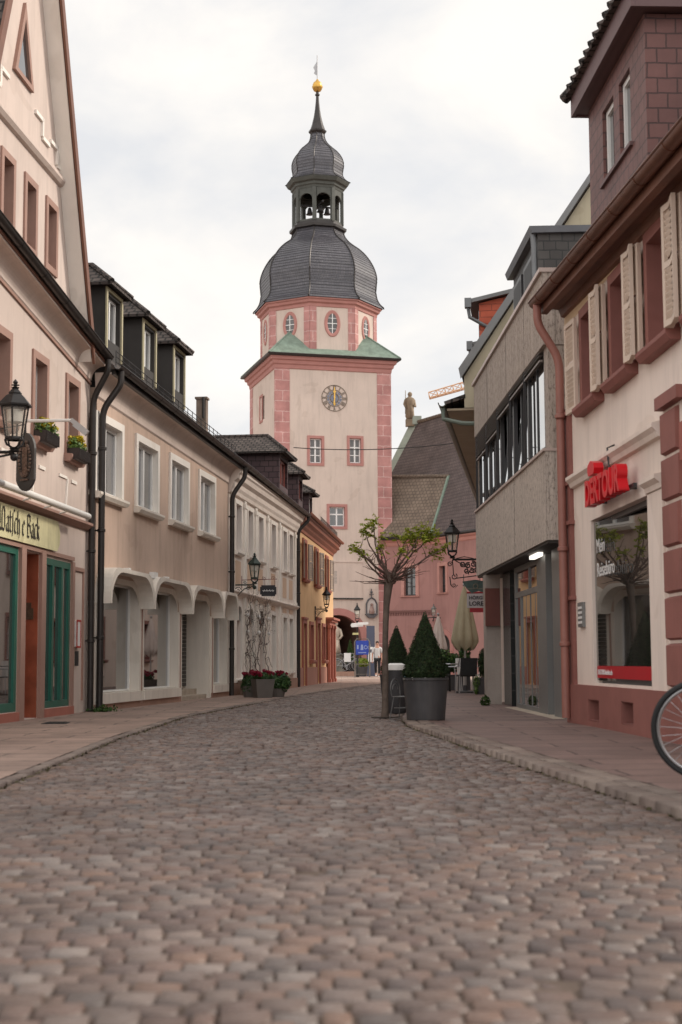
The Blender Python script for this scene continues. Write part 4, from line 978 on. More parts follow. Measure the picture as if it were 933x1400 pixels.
# ================================================================== right 2: concrete shop building
def cX(y): return 2.75-.02125*(y-19.6)
loc6, rz6 = frame((cX(27.85), 27.85), (cX(19.2), 19.2)); L6 = 8.35
h6 = thing('concrete_building', 'raw concrete building with board marked bands, ribbon windows and recessed shop door', 'building', loc6, rz6)
def concrete_mat(name, bw, col, speck):
    m, t, b = newmat(name); uv = nd(t, 'ShaderNodeUVMap')
    mp_ = nd(t, 'ShaderNodeMapping', Scale=(9, .5, 1)); t.links.new(uv.outputs[0], mp_.inputs[0])
    n1 = nd(t, 'ShaderNodeTexNoise', Scale=2.0, Detail=9.0, Roughness=.75); t.links.new(mp_.outputs[0], n1.inputs['Vector'])
    r = ramp(t, n1.outputs['Fac'], [(.32, c4(col, .62)), (.5, c4(col, .95)), (.7, c4(col, 1.2))])
    vo = nd(t, 'ShaderNodeTexNoise', Scale=13.0, Detail=4.0, Roughness=.8); mp2 = nd(t, 'ShaderNodeMapping', Scale=(2.4, .8, 1)); t.links.new(uv.outputs[0], mp2.inputs[0]); t.links.new(mp2.outputs[0], vo.inputs['Vector'])
    sp = ramp(t, vo.outputs['Fac'], [(.36, (.32, .3, .3)), (.50, (1, 1, 1))])
    c = mixc(t, speck, r.outputs[0], sp.outputs[0], 'MULTIPLY')
    bt = nd(t, 'ShaderNodeTexBrick', Color1=(1, 1, 1, 1), Color2=(.88, .88, .88, 1), Mortar=(.55, .55, .55, 1)); bt.inputs['Scale'].default_value = 1; bt.inputs['Brick Width'].default_value = bw; bt.inputs['Row Height'].default_value = 30; bt.inputs['Mortar Size'].default_value = .006; bt.offset = 0
    t.links.new(uv.outputs[0], bt.inputs['Vector']); c = mixc(t, .7, c, bt.outputs['Color'], 'MULTIPLY')
    t.links.new(c, b.inputs['Base Color']); b.inputs['Roughness'].default_value = .95; b.inputs['Specular IOR Level'].default_value = .2
    ad = nd(t, 'ShaderNodeMath', operation='MULTIPLY_ADD'); ad.inputs[1].default_value = .6; t.links.new(vo.outputs['Fac'], ad.inputs[0]); t.links.new(n1.outputs['Fac'], ad.inputs[2]); bump(t, b, ad.outputs[0], .7, .03); return m
CONC1 = concrete_mat('washed concrete', 2.0, (.58, .505, .445), .85); CONC2 = concrete_mat('board marked concrete', .17, (.50, .425, .37), .85)
m = MB(); m.box(0, 0, 2.40, L6-.0, .30, 3.60); part('concrete_band', m, CONC1, h6); m = MB(); m.box(0, 0, 5.06, L6, .30, 6.06); part('concrete_band', m, CONC2, h6)
m = MB(); m.box(-.02, -.04, 6.062, L6+.02, .34, 6.12); m.box(-.01, -.03, 3.602, L6+.01, .30, 3.64); part('metal_coping', m, plain('pale coping', (.50, .40, .36), .45, .05, 3, 0, metal=.2), h6)
for x in (2.1, 4.6, 6.6):
    m = MB(); m.box(x-.006, -.003, 5.06, x+.006, .01, 6.06); part('panel_joint', m, DARKCLAD, h6)
m = MB(); m.box(5.3, -.003, 2.40, 5.31, .01, 3.6); part('panel_joint', m, DARKCLAD, h6)
m = MB(); m.box(.01, .305, 2.44, L6-.01, 5, 5.9); m.box(.02, .02, 2.36, L6-.02, 5, 2.398); part('core_wall', m, DARKCLAD, h6)
m = MB(); m.box(8.02, .06, 3.645, L6-.02, .30, 5.055); m.box(0, .06, 3.645, .1, .30, 5.055); each('end_pier', m, CONC2, h6)
nb = 5; x0, x1 = .12, 8.0; bw = (x1-x0)/nb
for i in range(nb):
    a, b = x0+i*bw, x0+(i+1)*bw; m = MB(); e = .07
    m.box(a, .07, 3.645, a+e, .13, 5.05); m.box(b-e, .07, 3.645, b-.001, .13, 5.05); m.box(a+e, .07, 3.645, b-e, .13, 3.72); m.box(a+e, .07, 4.97, b-e, .13, 5.05); m.box((a+b)/2-.03, .08, 3.72, (a+b)/2+.03, .12, 4.97)
    o = part('ribbon_window', m, DARKFRAME, h6)
    g_ = MB(); lean = .10 if i in (2, 3) else .0
    g_.quad((a+e, .095, 3.72), ((a+b)/2-.03, .095, 3.72), ((a+b)/2-.03, .095+lean, 4.97), (a+e, .095+lean, 4.97)); g_.quad(((a+b)/2+.03, .095, 3.72), (b-e, .095, 3.72), (b-e, .095+lean*.6, 4.97), ((a+b)/2+.03, .095+lean*.6, 4.97))
    each('pane', g_, glass('office glass', (.03, .03, .032), .02, 1, 1), o)
    q = MB(); q.tube([(a-.02, .02, 3.62), (a-.02, .02, 5.06)], .016, 6); q.tube([(a+.05, .03, 3.62), (a+.05, .03, 5.06)], .010, 6); part('blind_rail', q, DARKFRAME, o)
    s_ = MB(); nsl = [9, 7, 3, 2, 2][i]
    for k in range(nsl): s_.prism([(.0, 5.02-k*.045), (.06, 5.04-k*.045), (.06, 5.045-k*.045), (.0, 5.027-k*.045)], 'x', a+.05, b-.05)
    s_.box(a+.05, .01, 5.02-nsl*.045-.03, b-.05, .055, 5.02-nsl*.045); part('venetian_blind', s_, plain('grey brown blind', (.22, .19, .17), .5, .05, 3, 0, metal=.3), o)
# attic storey
m = MB(); m.box(2.15, .5, 5.9, 4.95, 4.2, 7.62); at = part('attic_dormer', m, SLATEGREY, h6)
m = MB(); m.prism([(.40, 7.61), (4.3, 7.70), (4.3, 7.80), (.36, 7.72)], 'x', 2.05, 5.02); part('dormer_roof', m, plain('grey zinc', (.12, .12, .13), .5, .12, 3, .05, 40, metal=.4), at)
m = MB()
for a in (2.5, 3.75): m.box(a, .44, 6.35, a+.95, .499, 7.35); 
part('dormer_window_frame', m, DARKFRAME, at)
m = MB(); 
for a in (2.5, 3.75): m.quad((a+.08, .436, 6.42), (a+.87, .436, 6.42), (a+.87, .436, 7.28), (a+.08, .436, 7.28))
each('pane', m, plain('dark louvre glass', (.03, .03, .03), .6, .1, 3, 0), at)
m = MB(); m.tube([(4.9, .43, 7.64), (4.9, .44, 7.4), (4.90, .45, 6.1)], .045, 8); part('downpipe', m, plain('zinc pipe', (.16, .165, .17), .45, .1, 3, 0, metal=.4), at)
m = MB(); m.box(4.96, .3, 6.12, 8.3, 4.5, 6.2); m.box(0, .3, 6.12, 2.1, 4.5, 6.2); part('flat_roof', m, plain('gravel roof', (.2, .2, .2), .9), h6)
# shop front
m = MB(); m.box(.85, .02, -.1, 1.28, .28, 2.355); part('pillar', m, CONCRETE, h6)
m = MB(); m.box(1.285, .0, 1.42, 1.36, .26, 2.10); part('display_case', m, plain('red brown display case', (.13, .035, .025), .35, .15, 3, .05, 30), h6)
m = MB(); m.box(1.5, .30, -.1, 2.45, .42, 2.355); m.box(7.95, .30, -.1, L6-.02, .42, 2.355); m.box(2.46, .42, -.1, 3.0, .46, 1.86); each('tiled_pier', m, BLACKTILE, h6)
m = MB(); P_ = .30
m.box(3.0, P_, -.05, 3.12, P_+.1, 2.355); m.box(3.12, P_, 1.84, 5.72, P_+.1, 1.93); m.box(3.12, P_, 2.27, 5.72, P_+.1, 2.355); m.box(3.66, P_, -.05, 3.74, P_+.1, 1.84); m.box(5.60, P_-.02, -.05, 6.45, P_+.16, 2.355); m.box(4.66, P_+.012, .08, 4.70, P_+.05, 1.84); m.box(4.2, P_+.016, .08, 4.215, P_+.05, 1.84); m.box(5.15, P_+.016, .08, 5.165, P_+.05, 1.84); m.box(3.12, P_, -.05, 5.6, P_+.1, .08); m.box(4.6, P_, 1.93, 4.68, P_+.1, 2.27)
m.box(7.12, P_-.04, -.05, 7.94, P_+.2, 2.355); fr = part('shop_door_frame', m, GREYFRAME, h6)
m = MB(); m.quad((3.12, P_+.02, .05), (5.6, P_+.02, .05), (5.6, P_+.02, 1.85), (3.12, P_+.02, 1.85)); m.quad((3.12, P_+.02, 1.92), (5.6, P_+.02, 1.92), (5.6, P_+.02, 2.28), (3.12, P_+.02, 2.28)); each('pane', m, GLASSSHOP, fr)
m = MB(); m.box(6.45, 1.2, -.05, 7.12, 1.25, 2.355); m.box(6.46, .5, 1.86, 7.11, .54, 1.92); part('entrance_recess', m, DARKCLAD, h6)
m = MB(); m.box(3.0, .1, -.1, 8.0, .6, .015); part('threshold', m, STONE, h6)
m = MB(); m.box(5.95, .12, 2.30, 6.75, .20, 2.352); part('ceiling_light', m, emit('strip light', (1, .93, .82), 1.0), h6)
t = thing('notice', 'white and yellow paper notices stuck on the black tiles beside the red pipe', 'poster', loc6, rz6)
m = MB(); m.box(8.0, .285, 1.02, 8.28, .298, 1.58); part('white_sheet', m, WHITEFRAME, t); m = MB(); m.box(8.0, .285, .72, 8.28, .298, .98); part('yellow_sheet', m, plain('yellow sheet', (.55, .45, .03), .6, .03, 3, 0), t); m = MB()
for k in range(6): m.box(8.04, .280, 1.08+k*.07, 8.22-.02*(k % 3), .286, 1.10+k*.07)
m.box(8.04, .28, 1.46, 8.2, .286, 1.52); part('print', m, plain('green print', (.10, .28, .12), .6, .03, 3, 0), t)

# ================================================================== right 3: beige gabled house behind the concrete building
n7, f7 = Vector((2.42, 28.2)), Vector((2.42+28*.1318, 28.2+28*.9913))
loc7, rz7 = frame(f7, n7); L7 = 28
h7 = thing('beige_gabled_house', 'beige house with steep roof and red dormers behind the concrete building', 'house', loc7, rz7)
BEIGE = plain('beige render', (.42, .37, .27), .9, .06, .8, .2, 60, streak=.3)
m = MB(); w7 = [(x, z, x+.95, z+1.25) for x in (2.2, 5.0, 7.8, 10.6, 13.4, 16.2, 19.0, 21.8) for z in (.9, 3.5)]; m.join(facade(L7, -.1, 5.66, w7, D=6), Matrix.Translation((0, .42, 0))); part('wall', m, R1WALL, h7)
for w_ in w7:
    o = win(h7, *w_, trim=MAROON, tw=.12, proud=.045, depth=.15, pmat=GLASS, sill=.10, silldrop=.12, style='cross', fw=.05); o.location.y = .42
m = MB(); m.prism([(0, 5.71), (6.0, 5.71), (6.0, 6.3), (3.0, 10.75), (0, 6.32)], 'x', L7-.3, L7); part('gable_wall', m, BEIGE, h7)
m = MB(); m.prism([(-.03, 6.30), (3.0, 10.78), (3.0, 10.92), (-.07, 6.42)], 'x', 0, L7+.12); m.prism([(-.40, 5.84), (.02, 5.98), (.02, 5.90), (-.38, 5.78)], 'x', 0, L7+.02); m.box(.002, -.0, 5.72, L7-.31, .1, 6.3); m.prism([(6.4, 5.78), (6.42, 5.90), (3.0, 10.92), (3.0, 10.78)], 'x', 0, L7+.12); part('roof', m, TILE, h7)
m = MB(); m.prism([(-.06, 6.26), (3.0, 10.80), (3.0, 10.96), (-.10, 6.46)], 'x', L7+.12, L7+.16); part('verge_flashing', m, plain('grey flashing', (.17, .17, .17), .5, .1, 3, 0, metal=.3), h7)
ZINC = plain('zinc pipe', (.16, .165, .17))
m = MB(); m.box(0, -.34, 5.66, L7, .6, 5.70); part('eave_soffit', m, plain('soffit boards', (.30, .24, .17), .7, .1, 2, .1, 40), h7)
gutter(h7, 0, L7+.1, -.43, 5.80, .075, plain('old copper gutter', (.14, .14, .115), .5, .2, 3, 0, metal=.3), hooks=False)
m = MB(); m.tube([(L7-.05, -.43, 5.75), (L7-.02, -.41, 5.5), (L7+.04, -.05, 5.40), (L7+.04, .6, 5.36)], .045, 8); part('downpipe', m, plain('green zinc pipe', (.15, .18, .15), .5, .1, 3, 0), h7)
REDCLAD = brick('red clad dormer', (.50, .10, .05), (.56, .12, .06), (.26, .06, .035), .5, .14, .008, .6, .4)
for x, y, z, s_ in ((24.7, .22, 8.0, 1.0), (21.8, .12, 7.7, .95)):
    m = MB(); m.prism([(y, z-.5), (y+2.0, z-.5), (y+2.0, z+.85), (y, z+.42)], 'x', x-.7*s_, x+.7*s_); o = part('dormer', m, REDCLAD, h7)
    m = MB(); m.prism([(y-.2, z+.40), (y+2.0, z+.87), (y+2.0, z+.95), (y-.22, z+.48)], 'x', x-.85*s_, x+.85*s_); part('dormer_roof', m, plain('grey flashing', (.17, .17, .17)), o)
    m = MB(); m.box(x-.5*s_, y-.02, z-.42, x+.5*s_, y-.002, z+.3); part('pane', m, GLASS, o)
    m = MB(); m.tube([(x+.8*s_, y-.24, z+.38), (x+.8*s_, y-.2, z+.1), (x+.75*s_, y+.15, z-.1), (x+.75*s_, y+.5, z-.2)], .04, 8); m.box(x+.72, y-.3, z+.3, x+.9, y-.16, z+.5); part('downpipe', m, plain('zinc pipe', (.16, .165, .17)), o)

# ================================================================== the tower
locT = (-3.83, 85, 0); rzT = .27; A = 7.1
tw = thing('clock_tower', 'tall cream and pink clock tower with black onion dome and open lantern', 'tower', locT, rzT)
tw_w = [(2.08, 12.45, 2.80, 13.92), (4.52, 12.52, 5.22, 14.0), (3.26, 8.72, 4.20, 9.88)]
arch = (2.37, 0, 5.17, 3.62)
m = facade(A, -.1, 18.4, tw_w+[arch], D=A, sides=False, top=False)
side = facade(A, -.1, 18.4, [(3.85-.28, 15.5, 3.85+.28, 16.95)], D=A, sides=False, top=False)
m.join(side, Matrix.Translation((0, A, 0)) @ Matrix.Rotation(-math.pi/2, 4, 'Z'))
m.quad((A, 0, -.1), (A, A, -.1), (A, A, 18.4), (A, 0, 18.4)); m.quad((A, A, -.1), (0, A, -.1), (0, A, 18.4), (A, A, 18.4))
part('wall', m, TOWERCREAM, tw)
for w_ in tw_w: win(tw, *w_, trim=PINKSTONE, tw=.16, proud=.05, depth=.14, pmat=GLASSTOWER if w_[1] > 11 else GLASS, sill=.0, style='six' if w_[1] > 11 else 'cross', fw=.07)
o = win(tw, 0, 15.5, .56, 16.95, trim=PINKSTONE, tw=.13, proud=.05, depth=.14, pmat=GLASSTOWER, sill=0, style='two', fw=.06); o.location = (0, 3.85+.28, 15.5); o.rotation_euler = (0, 0, -math.pi/2)
# quoins
m = MB(); m.box(-.035, -.035, -.1, .86, .0, 18.3); m.box(-.035, .0, -.1, .0, .18, 18.3); m.box(A-.84, -.035, -.1, A+.035, .0, 18.3); m.box(A, .0, -.1, A+.035, .9, 18.3); m.box(-.035, A-.75, -.1, .0, A+.03, 18.3); each('quoin', m, QUOIN, tw)
# archway
cx, cz, r0, r1 = 3.77, 2.10, 1.40, 1.80; m = MB(); n = 18
for k in range(n):
    a, b = math.pi*k/n, math.pi*(k+1)/n
    m.prism([(cx+r0*math.cos(a), cz+r0*math.sin(a)), (cx+r1*math.cos(a), cz+r1*math.sin(a)), (cx+r1*math.cos(b), cz+r1*math.sin(b)), (cx+r0*math.cos(b), cz+r0*math.sin(b))], 'y', -.06, .5)
m.box(cx-r1, -.06, 0, cx-r0, .5, cz); m.box(cx+r0, -.06, 0, cx+r1, .5, cz); part('arch_surround', m, PINKSTONE, tw)
m = MB()
for k in range(n):
    a, b = math.pi*k/n, math.pi*(k+1)/n; m.quad((cx+r0*math.cos(a), .02, cz+r0*math.sin(a)), (cx+r0*math.cos(b), .02, cz+r0*math.sin(b)), (cx+r0*math.cos(b), .02, 3.63), (cx+r0*math.cos(a), .02, 3.63))
part('arch_spandrel', m, TOWERCREAM, tw)
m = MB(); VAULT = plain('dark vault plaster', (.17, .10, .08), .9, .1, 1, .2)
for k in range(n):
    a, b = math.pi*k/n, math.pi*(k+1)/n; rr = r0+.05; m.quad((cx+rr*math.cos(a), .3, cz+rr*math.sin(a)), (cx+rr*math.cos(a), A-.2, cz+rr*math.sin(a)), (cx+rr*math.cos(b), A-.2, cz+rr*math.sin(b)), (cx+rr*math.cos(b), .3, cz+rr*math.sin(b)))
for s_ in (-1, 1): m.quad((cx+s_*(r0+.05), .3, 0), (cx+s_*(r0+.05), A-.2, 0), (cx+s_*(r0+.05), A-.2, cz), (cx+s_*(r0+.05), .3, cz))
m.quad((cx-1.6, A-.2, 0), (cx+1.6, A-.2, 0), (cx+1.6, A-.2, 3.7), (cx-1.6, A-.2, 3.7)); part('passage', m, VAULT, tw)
m = MB(); m.box(1.7, -.05, 4.50, 5.25, .0, 6.60); m.box(1.7, -.09, 6.60, 5.30, .0, 6.66); o = part('notice_panel', m, TOWERCREAM, tw); m = MB(); m.box(1.72, -.10, 4.42, 5.28, -.0, 4.50); part('panel_sill', m, DARKCLAD, o)
m = MB(); 
for i in range(9): m.box(2.2, -.055, 5.35+i*.085, 3.7, -.048, 5.40+i*.085)
part('inscription', m, plain('grey inscription', (.34, .30, .27), .8, .05, 3, 0), o)
# cornice and copper skirt
m = MB(); prof = [(0.0, 18.02), (.06, 18.05), (.08, 18.25), (.16, 18.32), (.20, 18.5), (.30, 18.55), (.34, 18.72), (.34, 18.74), (0, 18.74)]
m.loft([[(-d, -d, z) for d, z in prof], [(A+d, -d, z) for d, z in prof], [(A+d, A+d, z) for d, z in prof], [(-d, A+d, z) for d, z in prof], [(-d, -d, z) for d, z in prof]], cap=False); part('cornice', m, PINKSTONE, tw)
m = MB(); prof = [(.30, 18.74), (.52, 18.76), (.56, 18.86), (.50, 18.90), (0, 18.9)]
m.loft([[(-d, -d, z) for d, z in prof], [(A+d, -d, z) for d, z in prof], [(A+d, A+d, z) for d, z in prof], [(-d, A+d, z) for d, z in prof], [(-d, -d, z) for d, z in prof]], cap=False); part('eave_gutter', m, DARKMETAL, tw)
C = A/2; RO = 3.62; ap = RO*math.cos(R(22.5))
def oct_(r, z, k0=0): return [(C+r*math.cos(R(22.5+45*k)), C+r*math.sin(R(22.5+45*k)), z) for k in range(8)]
m = MB(); e = .50; z0 = 18.90; sq = [(-e, -e), (A+e, -e), (A+e, A+e), (-e, A+e)]; O8 = oct_(RO-.02, 19.38)
# faces of the skirt: four trapezoids and four corner broaches
mid = {0: (6, 5), 1: (7, 0), 2: (1, 2), 3: (3, 4)}
dirs = [(-1, -1), (1, -1), (1, 1), (-1, 1)]
order = [(5, 6), (7, 0), (1, 2), (3, 4)]   # octagon edges (index pairs) on faces -y, +x, +y, -x
for k, (i, j) in enumerate(order):
    a, b = sq[k], sq[(k+1) % 4]; m.quad((a[0], a[1], z0), (b[0], b[1], z0), O8[j], O8[i])
for k, (i, j) in enumerate([(4, 5), (6, 7), (0, 1), (2, 3)]):
    dx, dy_ = dirs[k]; q = ap*.7071-.01; apex = (C+dx*q, C+dy_*q, 20.55); s_ = (sq[k][0], sq[k][1], z0)
    m.quad(s_, apex, O8[i]); m.quad(s_, O8[j], apex)
for k in range(4):
    dx, dy_ = dirs[k]; q = ap*.7071-.01; m.tube([(sq[k][0], sq[k][1], z0), (C+dx*q, C+dy_*q, 20.56)], .05, 6)
part('copper_skirt', m, COPPER, tw)
# octagon
m = MB(); m.loft([oct_(RO, 18.9), oct_(RO, 22.0)], cap=False); part('octagon_wall', m, TOWERCREAM, tw)
m = MB()
for k in range(8):
    a = R(22.5+45*k); w_ = .40
    for s_ in (-1, 1):
        an = a+s_*R(22.5); tx, ty = -math.sin(an)*s_*1.0, math.cos(an)*s_*1.0
        p0 = Vector((C+RO*math.cos(a), C+RO*math.sin(a))); t_ = Vector((-math.sin(an), math.cos(an)))*(1 if s_ > 0 else -1); nn = Vector((math.cos(an), math.sin(an)))
        q0 = p0+nn*.04; q1 = p0+t_*w_+nn*.04; q2 = p0+t_*w_-nn*.02; q3 = p0-nn*.02
        poly = [q0, q1, q2, q3] if s_ > 0 else [q3, q2, q1, q0]
        m.prism([(p.x, p.y) for p in poly], 'z', 18.92, 22.0)
each('octagon_quoin', m, QUOIN, tw)
for k in range(8):
    an = R(45*k); M_ = Matrix.Translation((C+ap*math.cos(an), C+ap*math.sin(an), 20.95)) @ Matrix.Rotation(an+math.pi/2, 4, 'Z')
    m = MB(); n = 28
    ring = []
    for i in range(n+1):
        b = 2*math.pi*i/n; c, s_ = math.cos(b), math.sin(b)
        ring.append([(.30*c, .06, .60*s_), (.30*c, -.03, .60*s_), (.34*c, -.06, .64*s_), (.46*c, -.06, .78*s_), (.50*c, -.02, .82*s_), (.50*c, .02, .82*s_)])
    m.loft(ring, cap=False, closed=False); o = put('oval_window', m.mesh('oval_window', PINKSTONE, True, 40), tw); o.matrix_local = M_
    m = MB(); m.prism([(.31*math.cos(2*math.pi*i/n), .61*math.sin(2*math.pi*i/n)) for i in range(n)], 'y', -.012, .0); part('pane', m, GLASSTOWER, o)
    m = MB(); m.box(-.022, -.04, -.6, .022, -.013, .6); m.box(-.30, -.035, -.02, .30, -.013, .02); m.box(-.25, -.03, .31, .25, -.013, .335); m.box(-.25, -.03, -.335, .25, -.013, -.31); part('glazing_bars', m, WHITEFRAME, o)
ZT = [(22.3, .18), (24.3, .0), (27.9, -.40), (30.7, -.38), (34, -.40), (37.4, -.40), (39.5, -.55), (60, -.55)]
def zm(z): return z+(lerp(ZT, z) if z > 21.7 else 0)
def octloft(m, prof): return m.loft([oct_(r, zm(z)) for r, z in prof], cap=False)
def courses(m, prof, step, lip):
    """slate courses: every row kicks out a little over the one below"""
    P = [Vector((r, z)) for r, z in prof]; out = [tuple(P[0])]; acc = 0
    for a, b in zip(P, P[1:]):
        acc += (b-a).length
        if acc >= step:
            acc = 0; out += [(b.x-lip*.15, b.y), (b.x+lip, b.y+.004)]
    out.append(tuple(P[-1])); return octloft(m, out)
m = MB(); octloft(m, [(RO, 21.75), (RO+.06, 21.78), (RO+.08, 21.95), (RO+.22, 22.02), (RO+.26, 22.16), (RO+.36, 22.20), (RO+.36, 22.28), (RO, 22.30)]); part('octagon_cornice', m, PINKSTONE, tw)
prof = [(4.06, 22.29), (4.08, 22.36), (3.86, 22.60), (3.68, 22.95), (3.60, 23.4), (3.62, 23.9), (3.66, 24.35), (3.60, 24.8), (3.46, 25.25), (3.22, 25.75), (2.92, 26.2), (2.55, 26.6), (2.18, 26.9), (1.88, 27.2), (1.66, 27.55), (1.58, 27.9)]
def smoothprof(p, k=3):
    out = []
    for i in range(len(p)-1):
        p0 = p[max(i-1, 0)]; p1 = p[i]; p2 = p[i+1]; p3 = p[min(i+2, len(p)-1)]
        for t in np.linspace(0, 1, k, endpoint=False):
            out.append(tuple(.5*((2*p1[j])+(-p0[j]+p2[j])*t+(2*p0[j]-5*p1[j]+4*p2[j]-p3[j])*t*t+(-p0[j]+3*p1[j]-3*p2[j]+p3[j])*t**3) for j in (0, 1)))
    return out+[p[-1]]
m = MB(); courses(m, smoothprof(prof, 40), .21, .022); part('onion_dome', m, SLATE, tw)
m = MB()
for k in range(8): m.tube([oct_(r+.02, zm(z))[k] for r, z in smoothprof(prof)], .045, 5)
part('dome_ridge', m, DARKMETAL, tw)
# lantern
PATINA = plain('dark patina wood', (.072, .075, .066), .7, .2, 3, .2, 40)
m = MB(); octloft(m, [(1.58, 27.85), (1.80, 27.9), (1.82, 28.05), (1.62, 28.1), (1.60, 28.3), (1.3, 28.3)]); lb = part('lantern_base', m, DARKMETAL, tw)
m = MB(); RL = 1.58
for k in range(8):
    a = R(22.5+45*k); m.box(-.12, -.12, 0, .12, .08, 1); 
    vs = m.v[-8:]; M_ = Matrix.Translation((C+(RL-.08)*math.cos(a), C+(RL-.08)*math.sin(a), zm(28.28))) @ Matrix.Rotation(a+math.pi/2, 4, 'Z') @ Matrix.Diagonal((1, 1, 2.1, 1)); m.v[-8:] = [tuple(M_ @ Vector(p)) for p in vs]
for k in range(8):        # arched spandrels between the posts
    an = R(45*k); apL = RL*math.cos(R(22.5))-.06; hw = RL*math.sin(R(22.5)); M_ = Matrix.Translation((C+apL*math.cos(an), C+apL*math.sin(an), zm(28.28))) @ Matrix.Rotation(an+math.pi/2, 4, 'Z')
    sub = MB(); n = 10; ra = hw-.15
    for i in range(n):
        a, b = math.pi*i/n, math.pi*(i+1)/n
        sub.prism([(ra*math.cos(a), 1.35+ra*.9*math.sin(a)), (hw*math.cos(a) if abs(math.cos(a)) > .999 else ra*math.cos(a), 2.1), (ra*math.cos(b), 2.1), (ra*math.cos(b), 1.35+ra*.9*math.sin(b))], 'y', -.06, .06)
    sub.box(-hw, -.05, 0, hw, .05, .12); m.join(sub, M_)
part('lantern_arcade', m, PATINA, tw)
m = MB(); octloft(m, [(1.2, 30.36), (1.60, 30.36), (1.64, 30.5), (1.72, 30.55), (1.74, 30.7), (1.90, 30.76), (2.02, 30.95), (2.02, 31.0)]); part('lantern_cornice', m, PATINA, tw)
m = MB(); m.box(C-1.3, C-.05, 29.5, C+1.3, C+.05, 29.6); m.box(C-.05, C-1.3, 29.5, C+.05, C+1.3, 29.6)
for x, y in ((.55, -.2), (-.5, .1), (0, -.6)): m.lathe([(.02, 0), (.10, -.04), (.14, -.2), (.17, -.38), (.24, -.46)], 12, (C+x, C+y, 29.5))
m.v = [(x, y, zm(z)) for x, y, z in m.v]; each('bell', m, IRON, tw)
prof2 = [(2.06, 31.0), (1.85, 31.12), (1.66, 31.3), (1.57, 31.5), (1.58, 31.75), (1.63, 32.05), (1.62, 32.35), (1.50, 32.7), (1.25, 33.05), (.92, 33.35), (.66, 33.6), (.50, 33.85), (.43, 34.1), (.42, 34.3)]
m = MB(); courses(m, smoothprof(prof2, 30), .19, .018); part('upper_onion', m, SLATE, tw)
m = MB()
for k in range(8): m.tube([oct_(r+.015, zm(z))[k] for r, z in smoothprof(prof2)], .03, 5)
part('dome_ridge', m, DARKMETAL, tw)
m = MB(); octloft(m, [(.42, 34.25), (.56, 34.38), (.58, 34.46), (.50, 34.5), (.36, 34.9), (.24, 35.4), (.16, 35.9), (.11, 36.4), (.09, 36.75), (.15, 36.8), (.15, 36.88), (.09, 36.92), (.085, 37.3)]); part('spire', m, DARKMETAL, tw)
m = MB(); m.lathe([(.09, 37.02), (.23, 37.10), (.30, 37.24), (.34, 37.32), (.34, 37.38), (.30, 37.41), (.30, 37.50), (.24, 37.64), (.12, 37.74), (.05, 37.86)], 20, (C, C, -.40)); part('gilded_ball', m, GOLD, tw, True, 40)
m = MB(); m.tube([(C, C, 37.8), (C, C, 39.5)], .03, 6); m.prism([(C-.03, 38.2), (C-.22, 38.3), (C-.16, 38.5), (C-.26, 38.7), (C-.03, 39.1)], 'y', C-.012, C+.012); m.v = [(x, y, z-.48) for x, y, z in m.v]; part('weather_vane', m, plain('vane', (.35, .35, .36), .5, .1, 3, 0, metal=.4), tw)
# clock
ck = MB(); ccx, ccz = 3.60, 16.38; n = 48
ck.torus((ccx, -.03, ccz), .78, .018, 'y', 48, 6); ck.torus((ccx, -.03, ccz), .50, .015, 'y', 48, 6); ck.torus((ccx, -.03, ccz), .27, .02, 'y', 36, 6)
clk = part('clock', ck, plain('dark bronze ring', (.16, .125, .09), .5, .1, 3, 0, metal=.3), tw, True)
m = MB(); NUM = ['XII', 'I', 'II', 'III', 'IIII', 'V', 'VI', 'VII', 'VIII', 'IX', 'X', 'XI']
for i, s_ in enumerate(NUM):
    M_ = Matrix.Translation((ccx, -.03, ccz)) @ Matrix.Rotation(2*math.pi*i/12, 4, 'Y') @ Matrix.Translation((0, 0, .64)); w_ = .052; x = -w_*len(s_)/2*1.0
    for c in s_:
        b = MB()
        if c == 'I': b.box(x+.012, -.012, -.10, x+w_-.012, .012, .10)
        else:
            b.prism([(x, -.10 if c == 'X' else .10), (x+.022, -.10 if c == 'X' else .10), (x+w_*1.1, .10 if c == 'X' else -.10), (x+w_*1.1-.022, .10 if c == 'X' else -.10)], 'y', -.012, .012)
            b.prism([(x, .10), (x+.018, .10), (x+w_*1.1, -.10), (x+w_*1.1-.018, -.10)] if c == 'X' else [(x+w_*1.1, -.10), (x+w_*1.1-.01, -.10), (x+w_*1.5, .10), (x+w_*1.5+.012, .10)], 'y', -.014, .010)
        m.join(b, M_); x += w_*1.15
part('numerals', m, plain('numeral bronze', (.20, .16, .13), .5, .2, 8, 0, metal=.2), clk)
m = MB(); 
def discring(m, r0, r1, y):
    for i in range(n): 
        a, b = 2*math.pi*i/n, 2*math.pi*(i+1)/n; m.quad((ccx+r0*math.cos(a), y, ccz+r0*math.sin(a)), (ccx+r1*math.cos(a), y, ccz+r1*math.sin(a)), (ccx+r1*math.cos(b), y, ccz+r1*math.sin(b)), (ccx+r0*math.cos(b), y, ccz+r0*math.sin(b)))
for i in range(12):
    a0, a1 = 2*math.pi*(i+.1)/12, 2*math.pi*(i+.9)/12
    m.quad((ccx+.32*math.cos(a0), -.02, ccz+.32*math.sin(a0)), (ccx+.46*math.cos(a0), -.02, ccz+.46*math.sin(a0)), (ccx+.46*math.cos(a1), -.02, ccz+.46*math.sin(a1)), (ccx+.32*math.cos(a1), -.02, ccz+.32*math.sin(a1)))
discring(m, 0.0, .25, -.02); part('inner_dial', m, CLOCKBLUE, clk)
